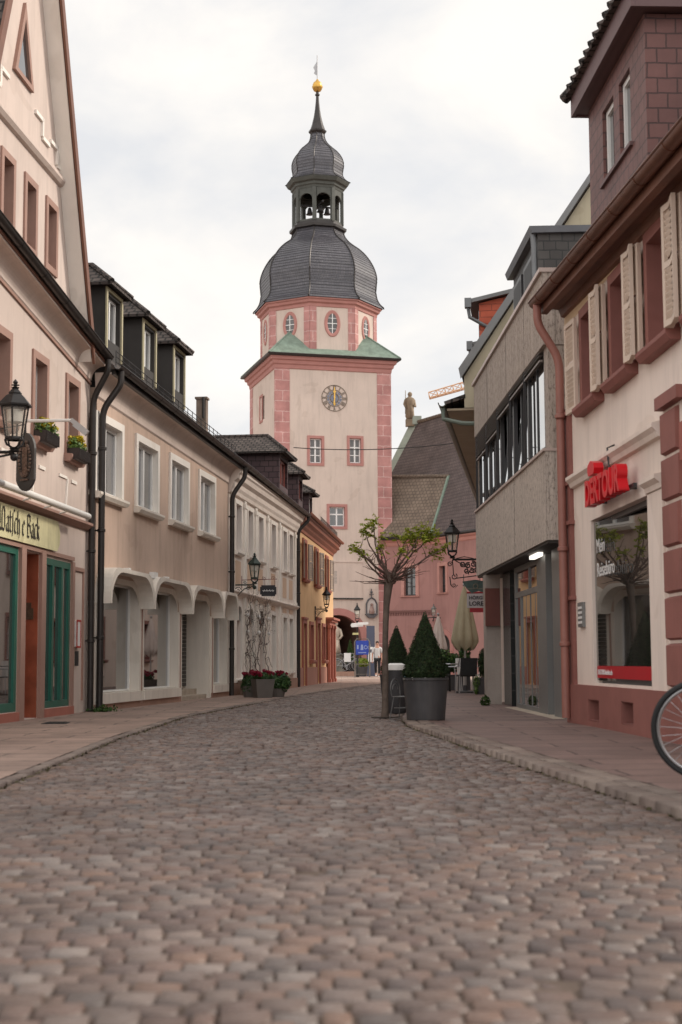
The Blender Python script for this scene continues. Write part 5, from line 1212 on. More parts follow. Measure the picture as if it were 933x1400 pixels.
m = MB(); m.prism([(ccx-.05, ccz), (ccx+.05, ccz), (ccx+.03, ccz+.60), (ccx, ccz+.70), (ccx-.03, ccz+.60)], 'y', -.06, -.045); m.box(ccx-.09, -.062, ccz+.34, ccx+.09, -.044, ccz+.44); m.prism([(ccx-.035, ccz), (ccx+.035, ccz), (ccx-.0, ccz-.48), (ccx-.08, ccz-.36)], 'y', -.075, -.062); m.torus((ccx, -.05, ccz-.36), .06, .02, 'y', 16, 6); part('clock_hands', m, GOLD, clk)
# wall shrine beside the arch
m = MB(); t = thing('wall_shrine', 'small glazed wall shrine with dark frame beside the tower arch', 'shrine', locT, rzT)
sx, sz = 5.78, 3.55
pts = [(sx-.32, sz), (sx+.32, sz), (sx+.32, sz+.62), (sx+.2, sz+.85), (sx, sz+.98), (sx-.2, sz+.85), (sx-.32, sz+.62)]
m.prism(pts, 'y', -.12, 0); part('back', m, plain('shrine pale', (.5, .45, .42), .7, .1, 3, 0), t)
m = MB(); 
for p, q in zip(pts, pts[1:]+pts[:1]): m.tube([(p[0], -.14, p[1]), (q[0], -.14, q[1])], .05, 6)
m.tube([(sx, -.12, sz+.98), (sx, -.12, sz+1.5)], .03, 6); m.box(sx-.14, -.14, sz+1.15, sx+.14, -.1, sz+1.2); m.sphere((sx, -.12, sz+1.3), .08); m.prism([(sx-.4, sz), (sx+.4, sz), (sx+.15, sz-.22), (sx-.15, sz-.22)], 'y', -.18, 0); part('frame', m, plain('shrine iron', (.10, .095, .10), .5, .1, 3, 0), t)
m = MB(); m.lathe([(.14, .02), (.17, .15), (.10, .42), (.07, .48)], 10, (sx, -.16, sz)); m.sphere((sx, -.16, sz+.56), .09); part('figure', m, plain('figure paint', (.30, .20, .17), .6, .3, 8, 0), t)

# ================================================================== town hall right of the tower
rootH = Vector((5.35, 85.4, 0)); th = thing('town_hall', 'pink town hall wing with big brown tiled roof right of the tower', 'building', rootH)
def framemat(p, q): l, r = frame(p, q); return Matrix.Translation(Vector(l)-rootH) @ Matrix.Rotation(r, 4, 'Z')
A1 = framemat((2.7, 86.7), (5.35, 85.4)); l1 = 2.95; A2 = framemat((5.35, 85.4), (10.3, 76.8)); l2 = 9.92
m = MB(); wa = [(1.12, 4.62, 1.86, 6.28)]; m.join(facade(l1, -.1, 8.0, wa, D=4, top=False), A1)
wb = [(.72, 4.72, 1.36, 6.26), (5.0, 4.72, 5.7, 6.26), (.45, -.05, 1.75, 2.3)]; m.join(facade(l2, -.1, 8.0, wb, D=5, top=False), A2); part('wall', m, HALLPINK, th)
for M_, ws in ((A1, wa), (A2, wb[:2])):
    for w_ in ws:
        o = win(th, *w_, trim=plain('pale pink window stone', (.45, .235, .20), .8, .08, 2, .1), tw=.2, proud=.05, depth=.2, fmat=DARKFRAME, pmat=GLASS, sill=.06, style='six', fw=.07); o.matrix_local = M_ @ Matrix.Translation((w_[0], 0, w_[1]))
m = MB(); b = MB(); cx, cz = 1.1, 1.65
for k in range(14):
    a, c = math.pi*k/14, math.pi*(k+1)/14; b.prism([(cx+.65*math.cos(a), cz+.65*math.sin(a)), (cx+.95*math.cos(a), cz+.95*math.sin(a)), (cx+.95*math.cos(c), cz+.95*math.sin(c)), (cx+.65*math.cos(c), cz+.65*math.sin(c))], 'y', -.06, .3)
b.box(cx-.95, -.06, 0, cx-.65, .3, cz); b.box(cx+.65, -.06, 0, cx+.95, .3, cz); m.join(b, A2); o = part('arch_surround', m, PINKSTONE, th)
m = MB(); b = MB(); b.box(.4, .25, 0, 1.8, .3, 2.35); m.join(b, A2); part('dark_door', m, DARKCLAD, th)
m = MB(); b = MB(); b.prism([(0, 7.55), (-.06, 7.6), (-.12, 7.75), (-.28, 7.85), (-.32, 8.0), (0, 8.0)], 'x', 0, l1-.12); m.join(b, A1); b = MB(); b.prism([(0, 7.55), (-.06, 7.6), (-.12, 7.75), (-.28, 7.85), (-.32, 8.0), (0, 8.0)], 'x', -.1, l2); m.join(b, A2); part('cornice', m, plain('pale hall cornice', (.50, .25, .21), .8, .08, 2, .1), th)
m = MB(); b = MB(); b.box(0, -.06, 3.62, l1-.05, 0, 3.75)
for i in range(18): x = .08+i*(l1-.2)/17; b.box(x-.04, -.05, 3.46, x+.04, 0, 3.62)
m.join(b, A1); part('frieze', m, plain('dark frieze', (.16, .075, .065), .8, .1, 2, 0), th)
def W3(x, y, z): return (x-rootH.x, y-rootH.y, z)
eA0, eA1, eB = (2.4, 86.45, 8.02), (5.22, 85.05, 8.02), (10.4, 76.2, 8.02)
rA0, rA1 = (2.6, 92.3, 12.5), (6.83, 92.0, 12.5)
rA0, rA1 = (3.0, 88.9, 12.0), (6.48, 87.2, 11.8)
m = MB(); m.quad(W3(*eA0), W3(*eA1), W3(*rA1), W3(*rA0)); part('low_roof', m, TILEOLD, th)
mr0, mr1 = (4.95, 95.0, 16.35), (11.8, 81.6, 16.35)
# main roof plane through eave A1-B and ridge; extends left behind the low roof
m = MB(); lf = (3.0, 90.0, 8.0)
m.quad(W3(*eA1), W3(*eB), W3(*mr1), W3(*rA1)); m.quad(W3(*rA1), W3(*mr1), W3(*mr0), W3(3.1, 93.8, 12.6))
m.quad(W3(*mr0), W3(*mr1), W3(17, 86, 8), W3(8, 99, 8)); part('main_roof', m, TILEHALL, th)
m = MB(); m.quad(W3(3.1, 93.8, 8), W3(9, 98, 8), W3(*mr0), W3(3.1, 93.8, 12.6)); m.quad(W3(10.4, 76.2, 8), W3(17, 86, 8), W3(*mr1)); part('gable_wall', m, HALLPINK, th)
m = MB(); m.tube([W3(*eA1), W3((eA1[0]+rA1[0])/2, (eA1[1]+rA1[1])/2-.02, 9.93), W3(rA1[0], rA1[1]-.03, 11.84)], .11, 6); part('valley_flashing', m, COPPER, th)
m = MB(); tilerow(m, W3(3.0, 88.86, 12.02), W3(6.48, 87.16, 11.82), 20, .11); tilerow(m, W3(*mr0), W3(*mr1), 40, .14); part('ridge_tiles', m, TILEOLD, th)
m = MB(); m.tube([W3(eA0[0], eA0[1]-.08, 8.0), W3(eA1[0]-.02, eA1[1]-.08, 8.0), W3(eB[0], eB[1]-.1, 8.0)], .10, 8); part('gutter', m, DARKMETAL, th, True)
m = MB(); a, b = Vector(W3(5.0, 94.9, 16.5)), Vector(W3(3.0, 93.7, 12.4)); d = Vector((.35, -.1, 0))
m.loft([[a-d, a+d, a+d-Vector((0, 0, .5)), a-d-Vector((0, 0, .5))], [b-d, b+d, b+d-Vector((0, 0, .5)), b-d-Vector((0, 0, .5))]]); m.box(*(Vector(W3(4.7, 94.6, 16.2))), *(Vector(W3(5.3, 95.2, 16.75)))); part('gable_coping', m, plain('pale green coping', (.30, .34, .29), .7, .12, 2, .1), th)
# ================================================================== street furniture and plants
def bracketarm(pts, r=.018, curls=()):
    m = MB(); m.tube(pts, r, 6)
    for c in curls: scroll(m, *c)
    return m
wl = lambda x, y: None
# lantern on the green shop house, arm running back to the wall at -x
def arm(reach, drop=.0, z=-.16, n=2):
    m = MB(); m.tube([(0, 0, z), (-reach, 0, z)], .02, 6); m.tube([(0, 0, z-.02), (-reach*.5, 0, z-.10), (-reach, 0, z-.34)], .014, 6)
    for i in range(n):
        c = -reach*(.3+.5*i/max(n-1, 1)); scroll(m, (c, 0, z-.08-.05*i), .055+.03*i, 1.4, .009, 'y', 0, 1)
        scroll(m, (c-.08, 0, z+.05), .04, 1.2, .008, 'y', math.pi, -1)
    m.box(-reach-.02, -.05, z-.40, -reach+.02, .05, z+.10); m.sphere((.0, 0, z-.06), .05, 8, 6)
    return m
lantern('street_lamp', 'black wall lantern nearest the camera, in front of the dark oval shield', (-3.875, 17.2, 3.45), .385, bracket=arm(.80), group='black wall lanterns along the street')
lantern('street_lamp', 'black wall lantern above the red flower planter on the cream house', (-2.09, 35.2, 2.80), .33, bracket=arm(.50), group='black wall lanterns along the street', mat=plain('green black iron', (.035, .05, .042), .5, .15, 6, .05, 60, metal=.3))
lantern('street_lamp', 'black wall lantern on the yellow house beside its red portal', (-.52, 51, 2.77), .33, bracket=arm(.40), group='black wall lanterns along the street')
t = lantern('street_lamp', 'black lantern on an iron scroll bracket at the corner of the concrete building', (2.36, 31, 3.115), .37, bracket=None, group='black wall lanterns along the street')
m = MB(); m.tube([(0, 0, -.18), (.72, 0, -.18)], .024, 6); m.tube([(.06, 0, -.20), (.30, 0, -.34), (.34, 0, -.50)], .012, 6); m.tube([(-.0, 0, -.18), (.02, 0, -.5)], .012, 6); m.tube([(.06, 0, -.58), (.72, 0, -.50)], .012, 6)
for i in range(5): scroll(m, (.22+.11*i, 0, -.28-.03*(i % 2)), .065, 1.5, .017, 'y', i, 1 if i % 2 else -1); scroll(m, (.30+.10*i, 0, -.42), .06, 1.4, .016, 'y', i*2, -1)
scroll(m, (-.05, 0, -.28), .06, 1.4, .012, 'y', 0, 1); scroll(m, (.03, 0, -.54), .07, 1.3, .012, 'y', 1, -1); m.tube([(-.06, 0, -.55), (-.04, 0, -.72), (.04, 0, -.80), (.10, 0, -.72)], .012, 6); scroll(m, (.02, 0, -.72), .05, 1.2, .010, 'y', 3, 1)
m.box(.70, -.04, -.6, .74, .04, -.1); m.tube([(.08, 0, -.16), (.25, 0, -.12), (.45, 0, -.16)], .010, 6)
part('bracket', m, IRON, t, True, 50)
t = thing('hanging_sign', 'dark green metal sign plate hanging under the iron scroll bracket', 'sign', (2.55, 31.1, 2.25))
m = MB(); m.prism([(.02, .22), (.30, .26), (.52, .22), (.52, -.02), (.36, .02), (.22, -.03), (.12, .06)], 'y', -.015, .015); m.tube([(.05, 0, .22), (.05, 0, .37)], .008, 5); m.tube([(.4, 0, .24), (.4, 0, .39)], .008, 5); part('plate', m, plain('dark green sign metal', (.055, .085, .08), .5, .3, 10, .1, 40, metal=.2), t)
m = MB(); m.torus((.30, -.02, .12), .05, .012, 'y', 14, 6); m.box(.12, -.02, .06, .5, -.014, .075); part('ornament', m, plain('tarnished brass', (.16, .15, .12), .5, .2, 8, 0, metal=.4), t)
t = thing('shop_sign', 'white projecting sign lettered for hearing aids beside the closed beige parasol', 'sign', (2.83, 33, 1.98))
m = MB(); m.box(0, -.04, 0, .62, .04, .32); part('panel', m, plain('dull white panel', (.46, .44, .46), .6, .05, 3, 0), t); m = MB(); m.box(-.005, -.045, .325, .62, .045, .36); m.box(.06, -.045, -.10, .62, .045, -.005); part('red_edge', m, plain('red edge', (.30, .02, .03), .5, .05, 3, 0), t)
BLK = plain('black lettering', (.03, .03, .035), .6, .05, 3, 0)
put('lettering', textmesh('H\u00d6RGER\u00c4TE', .105, .004, BLK, bold=.002), t, (.04, -.045, .19), (math.pi/2, 0, 0)); put('lettering', textmesh('LORENZ', .135, .004, BLK, bold=.004), t, (.04, -.045, .05), (math.pi/2, 0, 0)); 
put('lettering', textmesh('AKUSTIK', .07, .004, WHITELET), t, (.10, -.05, -.08), (math.pi/2, 0, 0)) if False else None

# oval shield
t = thing('guild_sign', 'dark oval shield with a gold and red wreath hanging behind the nearest lantern', 'sign', (-3.97, 18.3, 2.95), R(-34)); t.scale = (.86, .9, .93)
oval = [(.19*math.cos(a)*(1-.12*math.sin(a)*(1 if math.sin(a) < 0 else 0)), .40+.40*math.sin(a)) for a in np.linspace(0, 2*math.pi, 29)[:-1]]
oval = [(max(min(x*1.15, .185), -.185), z) for x, z in oval]
m = MB(); m.prism(oval, 'y', -.02, .02); part('plate', m, plain('dark shield paint', (.045, .042, .04), .5, .15, 5, .05, 50), t)
m = MB()
for i in range(26):
    a = 2*math.pi*i/26
    if abs(a-math.pi/2) < .35: continue
    m.sphere((.115*math.cos(a), -.03, .42+.22*math.sin(a)), .024, 6, 4)
for k in range(3): scroll(m, (0, -.03, .33+.1*k), .06-.012*k, 1.5, .010, 'y', k)
m.box(-.08, -.04, .14, .08, -.02, .165); m.box(-.05, -.035, .20, .05, -.02, .60)
for x in (-.04, .04): m.sphere((x, -.035, .66), .028, 8, 5)
part('wreath', m, plain('old gold and copper', (.125, .085, .066), .4, .7, 25, 0, metal=.5), t, True, 40)
m = MB(); m.tube([(-.02, 0, .80), (-.02, 0, .92), (-.75, .1, .92)], .012, 6); part('hanger', m, IRON, t)
t = thing('flood_light', 'grey flood lamp on a thin horizontal arm between the two flower boxes', 'lamp', (-4.5, 19.6, 4.06))
m = MB(); m.tube([(0, 0, 0), (.86, -.05, .0)], .022, 8); part('arm', m, FROST, t); m = MB(); m.box(-.05, -.03, -.035, .24, .03, .025); m.box(.02, -.04, -.06, .24, .04, -.034); part('lamp_head', m, plain('grey lamp head', (.38, .36, .35), .4, .05, 3, 0, metal=.2), t, loc=(.90, -.05, -.02), rot=(0, R(38), 0))
def flowerbox(label, loc, rz, w_=.66):
    t = thing('flower_box', label, 'flower box', loc, rz, 'window flower boxes on the pink cream house')
    m = MB(); m.prism([(-.10, 0), (.10, 0), (.13, .17), (-.13, .17)], 'x', 0, w_)
    for i in range(18): x = w_*(i+.5)/18; m.box(x-.006, -.137+.0, .01, x+.006, -.11, .165)
    part('box', m, plain('black brown box', (.03, .022, .02), .6, .2, 4, .1, 40), t)
    pts, nn = [], []
    for i in range(9): p, n = blob(80, (w_*(i+.5)/9, random.uniform(-.05, .05), .22), (.08, .10, .12)); pts.append(p); nn.append(n)
    v, f = leafcloud(np.vstack(pts), np.vstack(nn), .028, aspect=.5); put('foliage', fastmesh('foliage', v, f, LIGHTSHRUB), t)
    pts, nn = [], []
    for i in range(26): p, n = blob(30, (rng.uniform(.0, w_), rng.uniform(-.13, .06), rng.uniform(.24, .36)), (.035, .035, .03)); pts.append(p); nn.append(n)
    v, f = leafcloud(np.vstack(pts), np.vstack(nn), .018, aspect=.8); put('flowers', fastmesh('flowers', v, f, YELLOWFLOWER), t)
def L1p(u, out, z):
    d = Vector((.0849, .9964)); n = Vector((.9964, -.0849)); p = Vector((-5.05, 13))+d*u+n*out; return (p.x, p.y, z)
flowerbox('black flower box with yellow flowers beside the oval shield', L1p(7.64, .09, 3.93), rz)
flowerbox('black flower box with yellow flowers beside the dark downpipe', L1p(9.40, .09, 3.93), rz)

# black hanging sign on the cream house
t = thing('hanging_sign', 'black scalloped shop sign hanging from a red iron scroll on the cream house', 'sign', (-1.80, 36.0, 2.40))
m = MB(); m.prism([(-.20, .04), (-.17, .04), (-.17, .0), (.17, .0), (.17, .04), (.20, .04), (.20, .23), (.17, .23), (.17, .27), (-.17, .27), (-.17, .23), (-.20, .23)], 'y', -.015, .015); part('board', m, plain('black board', (.018, .018, .022), .5, .1, 3, 0), t)
put('lettering', textmesh('Madame', .10, .002, WHITELET, 'CENTER', shear=.35), t, (0, -.018, .105), (math.pi/2, 0, 0)) if False else None
m = MB(); pts = [(-.14+.28*i/24, -.018, .135+.018*math.sin(i*2.2)+.012*math.sin(i*5.1)) for i in range(25)]; m.tube(pts, .008, 4); part('script_lettering', m, WHITELET, t)
m = MB(); m.tube([(.16, 0, .27), (.16, 0, .40)], .006, 5); m.tube([(-.1, 0, .27), (-.1, 0, .40)], .006, 5); m.tube([(.22, 0, .42), (-.66, .0, .40)], .010, 6)
for i in range(3): scroll(m, (.12-.22*i, 0, .44), .05, 1.3, .007, 'y', i*2, 1)
m.tube([(-.66, 0, .2), (-.66, 0, .5)], .014, 6); part('bracket', m, plain('rusty red iron', (.18, .06, .05), .6, .2, 6, .1, 40), t)

# conical yews in pots
def cone_leaves(h, r, z0, n, sz):
    g = rng; t = 1-np.sqrt(g.uniform(0, 1, n)); a = g.uniform(0, 2*math.pi, n); z = t*h
    bump_ = 1+.06*np.sin(a*5+z*9)+.05*np.sin(a*9-z*15)+.04*np.sin(a*17+z*31)
    prof = np.where(t < .10, .80+2.0*t, 1-(t-.10)*1.08)
    rr = r*np.clip(prof, .015, 1)*bump_*(g.uniform(.80, 1.04, n)**.7+np.where(g.uniform(0, 1, n) < .06, g.uniform(0, .13, n), 0))
    P = np.stack([rr*np.cos(a), rr*np.sin(a), z0+z+g.normal(0, .006, n)], 1); Nn = np.stack([np.cos(a), np.sin(a), np.full(n, .45)], 1)
    return leafcloud(P, Nn, sz, aspect=.42, tilt=.7)
def yew(label, loc, n=15000):
    t = thing('potted_conifer', label, 'potted tree', loc, 0, 'clipped conical yews in tall grey pots')
    m = MB(); m.lathe([(.245, 0), (.255, .01), (.30, .52), (.312, .53), (.312, .56), (.285, .56), (.275, .48), (0.01, .48)], 40, cap=True); part('pot', m, POT, t, True, 35)
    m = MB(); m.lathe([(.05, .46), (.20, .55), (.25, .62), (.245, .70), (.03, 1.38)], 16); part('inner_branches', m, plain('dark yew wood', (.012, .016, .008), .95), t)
    v, f = cone_leaves(.90, .305, .545, n, .014); put('foliage', fastmesh('foliage', v, f, YEW), t)
    P = np.stack([rng.normal(0, .10, 240), rng.normal(-.16, .05, 240), np.full(240, .53)+abs(rng.normal(0, .02, 240))], 1); v, f = leafcloud(P, np.tile((0, 0, 1.), (240, 1)), .012, aspect=.8); put('small_flowers', fastmesh('small_flowers', v, f, WHITEFLOWER), t) if n > 9000 else None
    return t
yew('tall grey pot with a clipped conical yew in front of the bin and tree', (1.12, 19.72, .015))
yew('smaller looking conical yew in a pot farther back, behind the litter bin', (.98, 26.3, .0), 8000)
t = thing('potted_conifer', 'small conical evergreen standing at the dark tower arch behind the bicycles', 'potted tree', (.48, 81.5, .24))
m = MB(); m.lathe([(.22, 0), (.28, .4), (.24, .4)], 14); part('pot', m, POT, t); v, f = cone_leaves(1.45, .32, .38, 2500, .035); put('foliage', fastmesh('foliage', v, f, THUJA), t)

# litter bin
t = thing('litter_bin', 'dark round litter bin with white lid behind the slim tree trunk', 'bin', (.835, 22.75, 0))
m = MB(); m.lathe([(.145, 0), (.155, .02), (.158, .66), (.15, .66)], 28); part('bin_body', m, POT, t, True, 40)
m = MB(); m.lathe([(.15, .655), (.168, .66), (.168, .70), (.155, .74), (.09, .765), (.07, .765), (.065, .74)], 28); part('lid', m, WHITEFRAME, t, True, 40)
m = MB(); m.box(.12, -.12, .50, .17, -.08, .62); part('blue_bag', m, plain('blue bag', (.08, .16, .22), .5), t)

# slim street tree
t = thing('street_tree', 'slim young street tree with bare crooked branches and small light green leaf tufts', 'tree', (.61, 21.0, 0))
base = Vector((.61, 21, 0))
def TP(px, py, y): 
    d = camo.matrix_world.to_3x3() @ Vector(((px-466.5)/2000, -(py-700)/2000, -1)); p = Vector((0, 0, .8))+d*(y/d.y); return p-base
m = MB(); rings = [(0, 0, .0), (.005, 0, .25), (.012, .01, .6), (.01, .0, .95), (.02, .01, 1.3), (.035, 0, 1.6), (.06, 0, 1.85), (.09, .0, 2.02)]
m.tube(rings, [.055, .046, .044, .042, .042, .046, .062, .075], 12)
for i in range(9): a = i*2.4; m.sphere((.09+.05*math.cos(a), .05*math.sin(a), 1.93+.02*i % .14), .035, 7, 5)
part('trunk', m, TREEBARK, t, True, 60)
br = MB(); tips = []
top = Vector((.09, 0, 2.0))
def grow(p0, p1, r0, r1, n=7, wob=.02):
    p0, p1 = Vector(p0), Vector(p1); pts = []; off = Vector((random.uniform(-1, 1), random.uniform(-1, 1), random.uniform(-.6, .3)))*.06*(p1-p0).length
    for i in range(n):
        s_ = i/(n-1); p = p0.lerp(p1, s_)+off*math.sin(math.pi*s_)*1.6+Vector((random.uniform(-wob, wob), random.uniform(-wob, wob), random.uniform(-wob, wob)))*(0 if i in (0, n-1) else .7)
        pts.append(p)
    br.tube(pts, [r0+(r1-r0)*i/(n-1) for i in range(n)], 6); return pts
targets = [(511, 712, 0), (500, 727, .15), (488, 752, -.2), (497, 757, .2), (520, 748, -.15), (556, 738, .1), (577, 727, -.1), (590, 731, .2), (550, 755, -.25), (590, 757, .0), (606, 750, -.15), (521, 745, .3), (483, 748, .1), (566, 748, .35)]
tufts = [(511, 714, 1), (500, 729, .8), (504, 721, .7), (519, 733, .25), (486, 752, .5), (497, 757, .55), (521, 749, .5), (553, 735, .6), (561, 729, .8), (576, 727, 1.3), (588, 731, 1.2), (568, 738, .9), (549, 754, .7), (592, 757, .9), (604, 752, .7), (483, 747, .35), (582, 738, .8), (542, 735, .35), (596, 735, .5)]
for px, py, dy in targets:
    e = TP(px, py, 21+dy); s0 = top+Vector((random.uniform(-.05, .05), random.uniform(-.04, .04), random.uniform(-.10, .0)))
    pts = grow(s0, e, .020, .006, 9, .018)
    for k in (3, 4, 5, 6, 7):
        if random.random() < .8:
            q = pts[k]+Vector((random.uniform(-.16, .16), random.uniform(-.16, .16), random.uniform(.02, .22))); grow(pts[k], q, .007, .003, 5, .01)
for a in range(30):   # thin drooping bare twigs low in the crown
    ang = random.uniform(0, 2*math.pi); l = random.uniform(.30, .66)
    grow(top+Vector((0, 0, random.uniform(-.12, -.02))), top+Vector((l*math.cos(ang), l*math.sin(ang), random.uniform(-.10, .18))), .010, .003, 7, .015)
part('branches', br, TWIG, t, True, 60)
P, Q = [], []
for px, py, k in tufts:
    c = TP(px, py, 21+random.uniform(-.2, .2))
    for j in range(int(15*k)+3):      # each little shoot: a rachis with leaflet pairs
        d = Vector((random.gauss(0, 1), random.gauss(0, 1), random.gauss(.25, .8))).normalized(); l = random.uniform(.07, .15)*(.8+.4*k)
        sd = d.cross(Vector((0, 0, 1))).normalized() if abs(d.z) < .95 else Vector((1, 0, 0)); c0 = c+Vector((random.gauss(0, .03*k), random.gauss(0, .03), random.gauss(0, .022)))
        for i in range(5):
            for s_ in (-1, 1):
                P.append(c0+d*l*(i+1)/5+sd*s_*.016-Vector((0, 0, .008*i))); Q.append((sd*s_*.3+Vector((0, 0, 1))))
v, f = leafcloud(np.array(P), np.array(Q), .026, aspect=.5, tilt=.5); put('leaves', fastmesh('leaves', v, f, LEAFTREE), t)
m = MB(); m.lathe([(.02, -.0), (.20, -.0), (.20, .008), (.02, .012)], 16, cap=True); part('tree_pit', m, plain('dark soil', (.05, .038, .03), .95, .3, 8, .5, 30), t)

# bistro chair of bent wire
def wirechair(name, label, loc, rz, mat, seatmat, group=None, hoop=True):
    t = thing(name, label, 'chair', loc, rz, group)
    m = MB(); m.torus((0, 0, .44), .19, .012, 'z', 24, 6); m.lathe([(.19, .435), (.19, .445), (.01, .445)], 20); part('seat', m, seatmat, t)
    for sx, sy in ((-1, -1), (1, -1), (-1, 1), (1, 1)):
        m = MB(); m.tube([(sx*.13, sy*.13, .44), (sx*.19, sy*.19, 0)], .011, 6); part('leg', m, mat, t)
    m = MB(); m.torus((0, .17, .60), .19, .011, 'y', 20, 6, 0, math.pi); m.tube([(-.19, .17, .60), (-.17, .15, .44)], .011, 6); m.tube([(.19, .17, .60), (.17, .15, .44)], .011, 6)
    m.torus((0, .17, .58), .11, .009, 'y', 16, 6, 0, math.pi); m.torus((0, 0, .22), .17, .008, 'z', 20, 5); each('wire_hoop', m, mat, t)
    return t
ALU = plain('brushed aluminium', (.42, .42, .43), .35, .08, 3, 0, metal=.8); DARKSEAT = plain('dark woven seat', (.03, .03, .032), .7, .2, 20, .2, 80)
wirechair('wire_chair', 'pale bent wire chair squeezed between the tree trunk and the tall pot', (.845, 20.4, .0), R(60), plain('dull wire', (.16, .16, .16), .5, .1, 5, 0, metal=.5), plain('dull wire', (.16, .16, .16)))
for _o in [o for o in COL.objects if o.name.startswith('wire_chair')]: _o.scale = (.72, .72, .70)
# closed parasols
def parasol(label, loc, h0, h1, r, mat):
    t = thing('parasol', label, 'parasol', loc, 0)
    m = MB(); n = 8; rings = []
    for j in range(13):
        s_ = j/12; z = h1-(h1-h0)*s_; k = (.05+.95*s_**.85)*(1 if s_ < .86 else 1-.35*((s_-.86)/.14)**1.5); ring = []
        for i in range(64):
            a = 2*math.pi*i/64; fold = 1-.34*s_*(.5+.5*math.cos(n*a))**1.5; ring.append((r*k*fold*math.cos(a+.05*math.sin(6*s_)), r*k*fold*math.sin(a+.05*math.sin(6*s_)), z-(.05*math.cos(n*a) if s_ > .9 else 0)))
        rings.append(ring)
    m.loft(rings, cap=False); part('canopy', m, mat, t, True)
    m = MB(); m.tube([(0, 0, .06), (0, 0, h1+.02)], .025, 8); m.sphere((0, 0, h1+.04), .04, 8, 6); part('pole', m, ALU, t, True, 40)
    m = MB(); m.lathe([(.26, 0), (.26, .05), (.06, .07), (.05, .2)], 16); part('base', m, POT, t, True, 40)
    m = MB()
    for k in range(8): a = 2*math.pi*(k+.5)/8; m.tube([(0, 0, h0+.45), (r*.55*math.cos(a), r*.55*math.sin(a), h0+.1)], .008, 4)
    part('ribs', m, plain('wooden ribs', (.16, .08, .05), .6), t)
    return t
parasol('large closed beige parasol standing among the cafe plants', (3.02, 36, .0), 1.08, 2.62, .41, CANVAS)
parasol('closed pale pinkish parasol half hidden behind the beige one', (2.90, 44, .0), 1.0, 2.15, .33, plain('pale canvas', (.60, .50, .45), .9, .05, 4, .1, 90))
# cafe chairs
def cafechair(label, loc, rz, frame_, weave):
    t = thing('cafe_chair', label, 'chair', loc, rz, 'cafe chairs under the parasols')
    for sx in (-1, 1):
        for sy in (-1, 1):
            m = MB(); m.tube([(sx*.22, sy*.20, .44), (sx*.23, sy*.22, 0)], .016, 6); part('leg', m, frame_, t)
        m = MB(); m.tube([(sx*.22, -.20, .44), (sx*.25, -.2, .64), (sx*.25, .2, .66), (sx*.22, .26, .85)], .016, 6); part('armrest', m, frame_, t)
    m = MB(); m.box(-.21, -.2, .42, .21, .2, .45); part('seat', m, weave, t)
    m = MB(); m.prism([(.20, .45), (.24, .45), (.30, .86), (.265, .86)], 'x', -.2, .2); part('backrest', m, weave, t)
    return t
cafechair('aluminium cafe chair with dark woven back turned to the street, left of the box planter', (2.99, 35.3, .0), R(-172), ALU, DARKSEAT)
cafechair('aluminium cafe chair behind the tall pot, nearest the beige parasol foot', (2.76, 36.8, 0), R(-100), ALU, DARKSEAT)
cafechair('white cafe chair with curved back between the parasol and the box planter', (3.28, 38.2, 0), R(20), WHITEFRAME, WHITEFRAME)
t = thing('cafe_table', 'small round cafe table beside the aluminium chairs', 'table', (2.75, 37.6, 0))
m = MB(); m.lathe([(.02, .70), (.34, .70), (.35, .715), (.34, .73), (.02, .73)], 24); part('tabletop', m, ALU, t); m = MB(); m.tube([(0, 0, .02), (0, 0, .7)], .03, 8); part('pedestal', m, IRON, t)
def boxplant(label, loc, size, parts_, boxmat=POT, cat='planter', name='box_planter', rz=0):
    t = thing(name, label, cat, loc, rz); w_, d_, h_ = size
    m = MB(); m.box(-w_/2, -d_/2, 0, w_/2, d_/2, h_); m.box(-w_/2-.012, -d_/2-.012, h_-.04, w_/2+.012, d_/2+.012, h_+.005); part('box', m, boxmat, t)
    for nm, mat, blobs, sz in parts_:
        P, Q = [], []
        for n, c, r in blobs: p, q = blob(n, c, r); P.append(p); Q.append(q)
        v, f = leafcloud(np.vstack(P), np.vstack(Q), sz, aspect=.55); put(nm, fastmesh(nm, v, f, mat), t)
    return t
boxplant('grey box planter with a dark clipped box column and white flowers at the concrete pillar', (3.30, 34.6, 0), (.30, .34, .40), [('shrub', YEW, [(2600, (.04, .05, .72), (.13, .14, .36))], .022), ('trailing_leaves', LIGHTSHRUB, [(260, (-.15, -.15, .30), (.10, .08, .14)), (160, (-.16, -.18, .12), (.05, .05, .12))], .022), ('flowers', WHITEFLOWER, [(14, (-.12, -.14, .46), (.06, .05, .03)), (14, (.08, -.17, .46), (.05, .03, .03))], .016)])
boxplant('long dark planter with glossy green shrubs under the beige parasol', (2.95, 39.4, 0), (.95, .3, .42), [('shrub', SHRUB, [(900, (-.3, 0, .82), (.24, .18, .30)), (900, (.05, 0, .74), (.22, .18, .26)), (700, (.34, 0, .95), (.16, .16, .42))], .04), ('light_leaves', LIGHTSHRUB, [(160, (-.2, -.1, .9), (.3, .15, .2))], .035)])
boxplant('dark planter with a pale green thuja by the dark hall doorway', (2.72, 46.5, 0), (.3, .3, .4), [('shrub', THUJA, [(1200, (0, 0, .95), (.17, .17, .62))], .04)])
t = thing('wall_weed', 'green weed growing at the foot of the concrete pillar', 'weeds', (2.52, 25.9, .0)); p, q = blob(160, (0, 0, .09), (.09, .07, .10)); v, f = leafcloud(p, q, .03); put('leaves', fastmesh('leaves', v, f, THUJA), t)
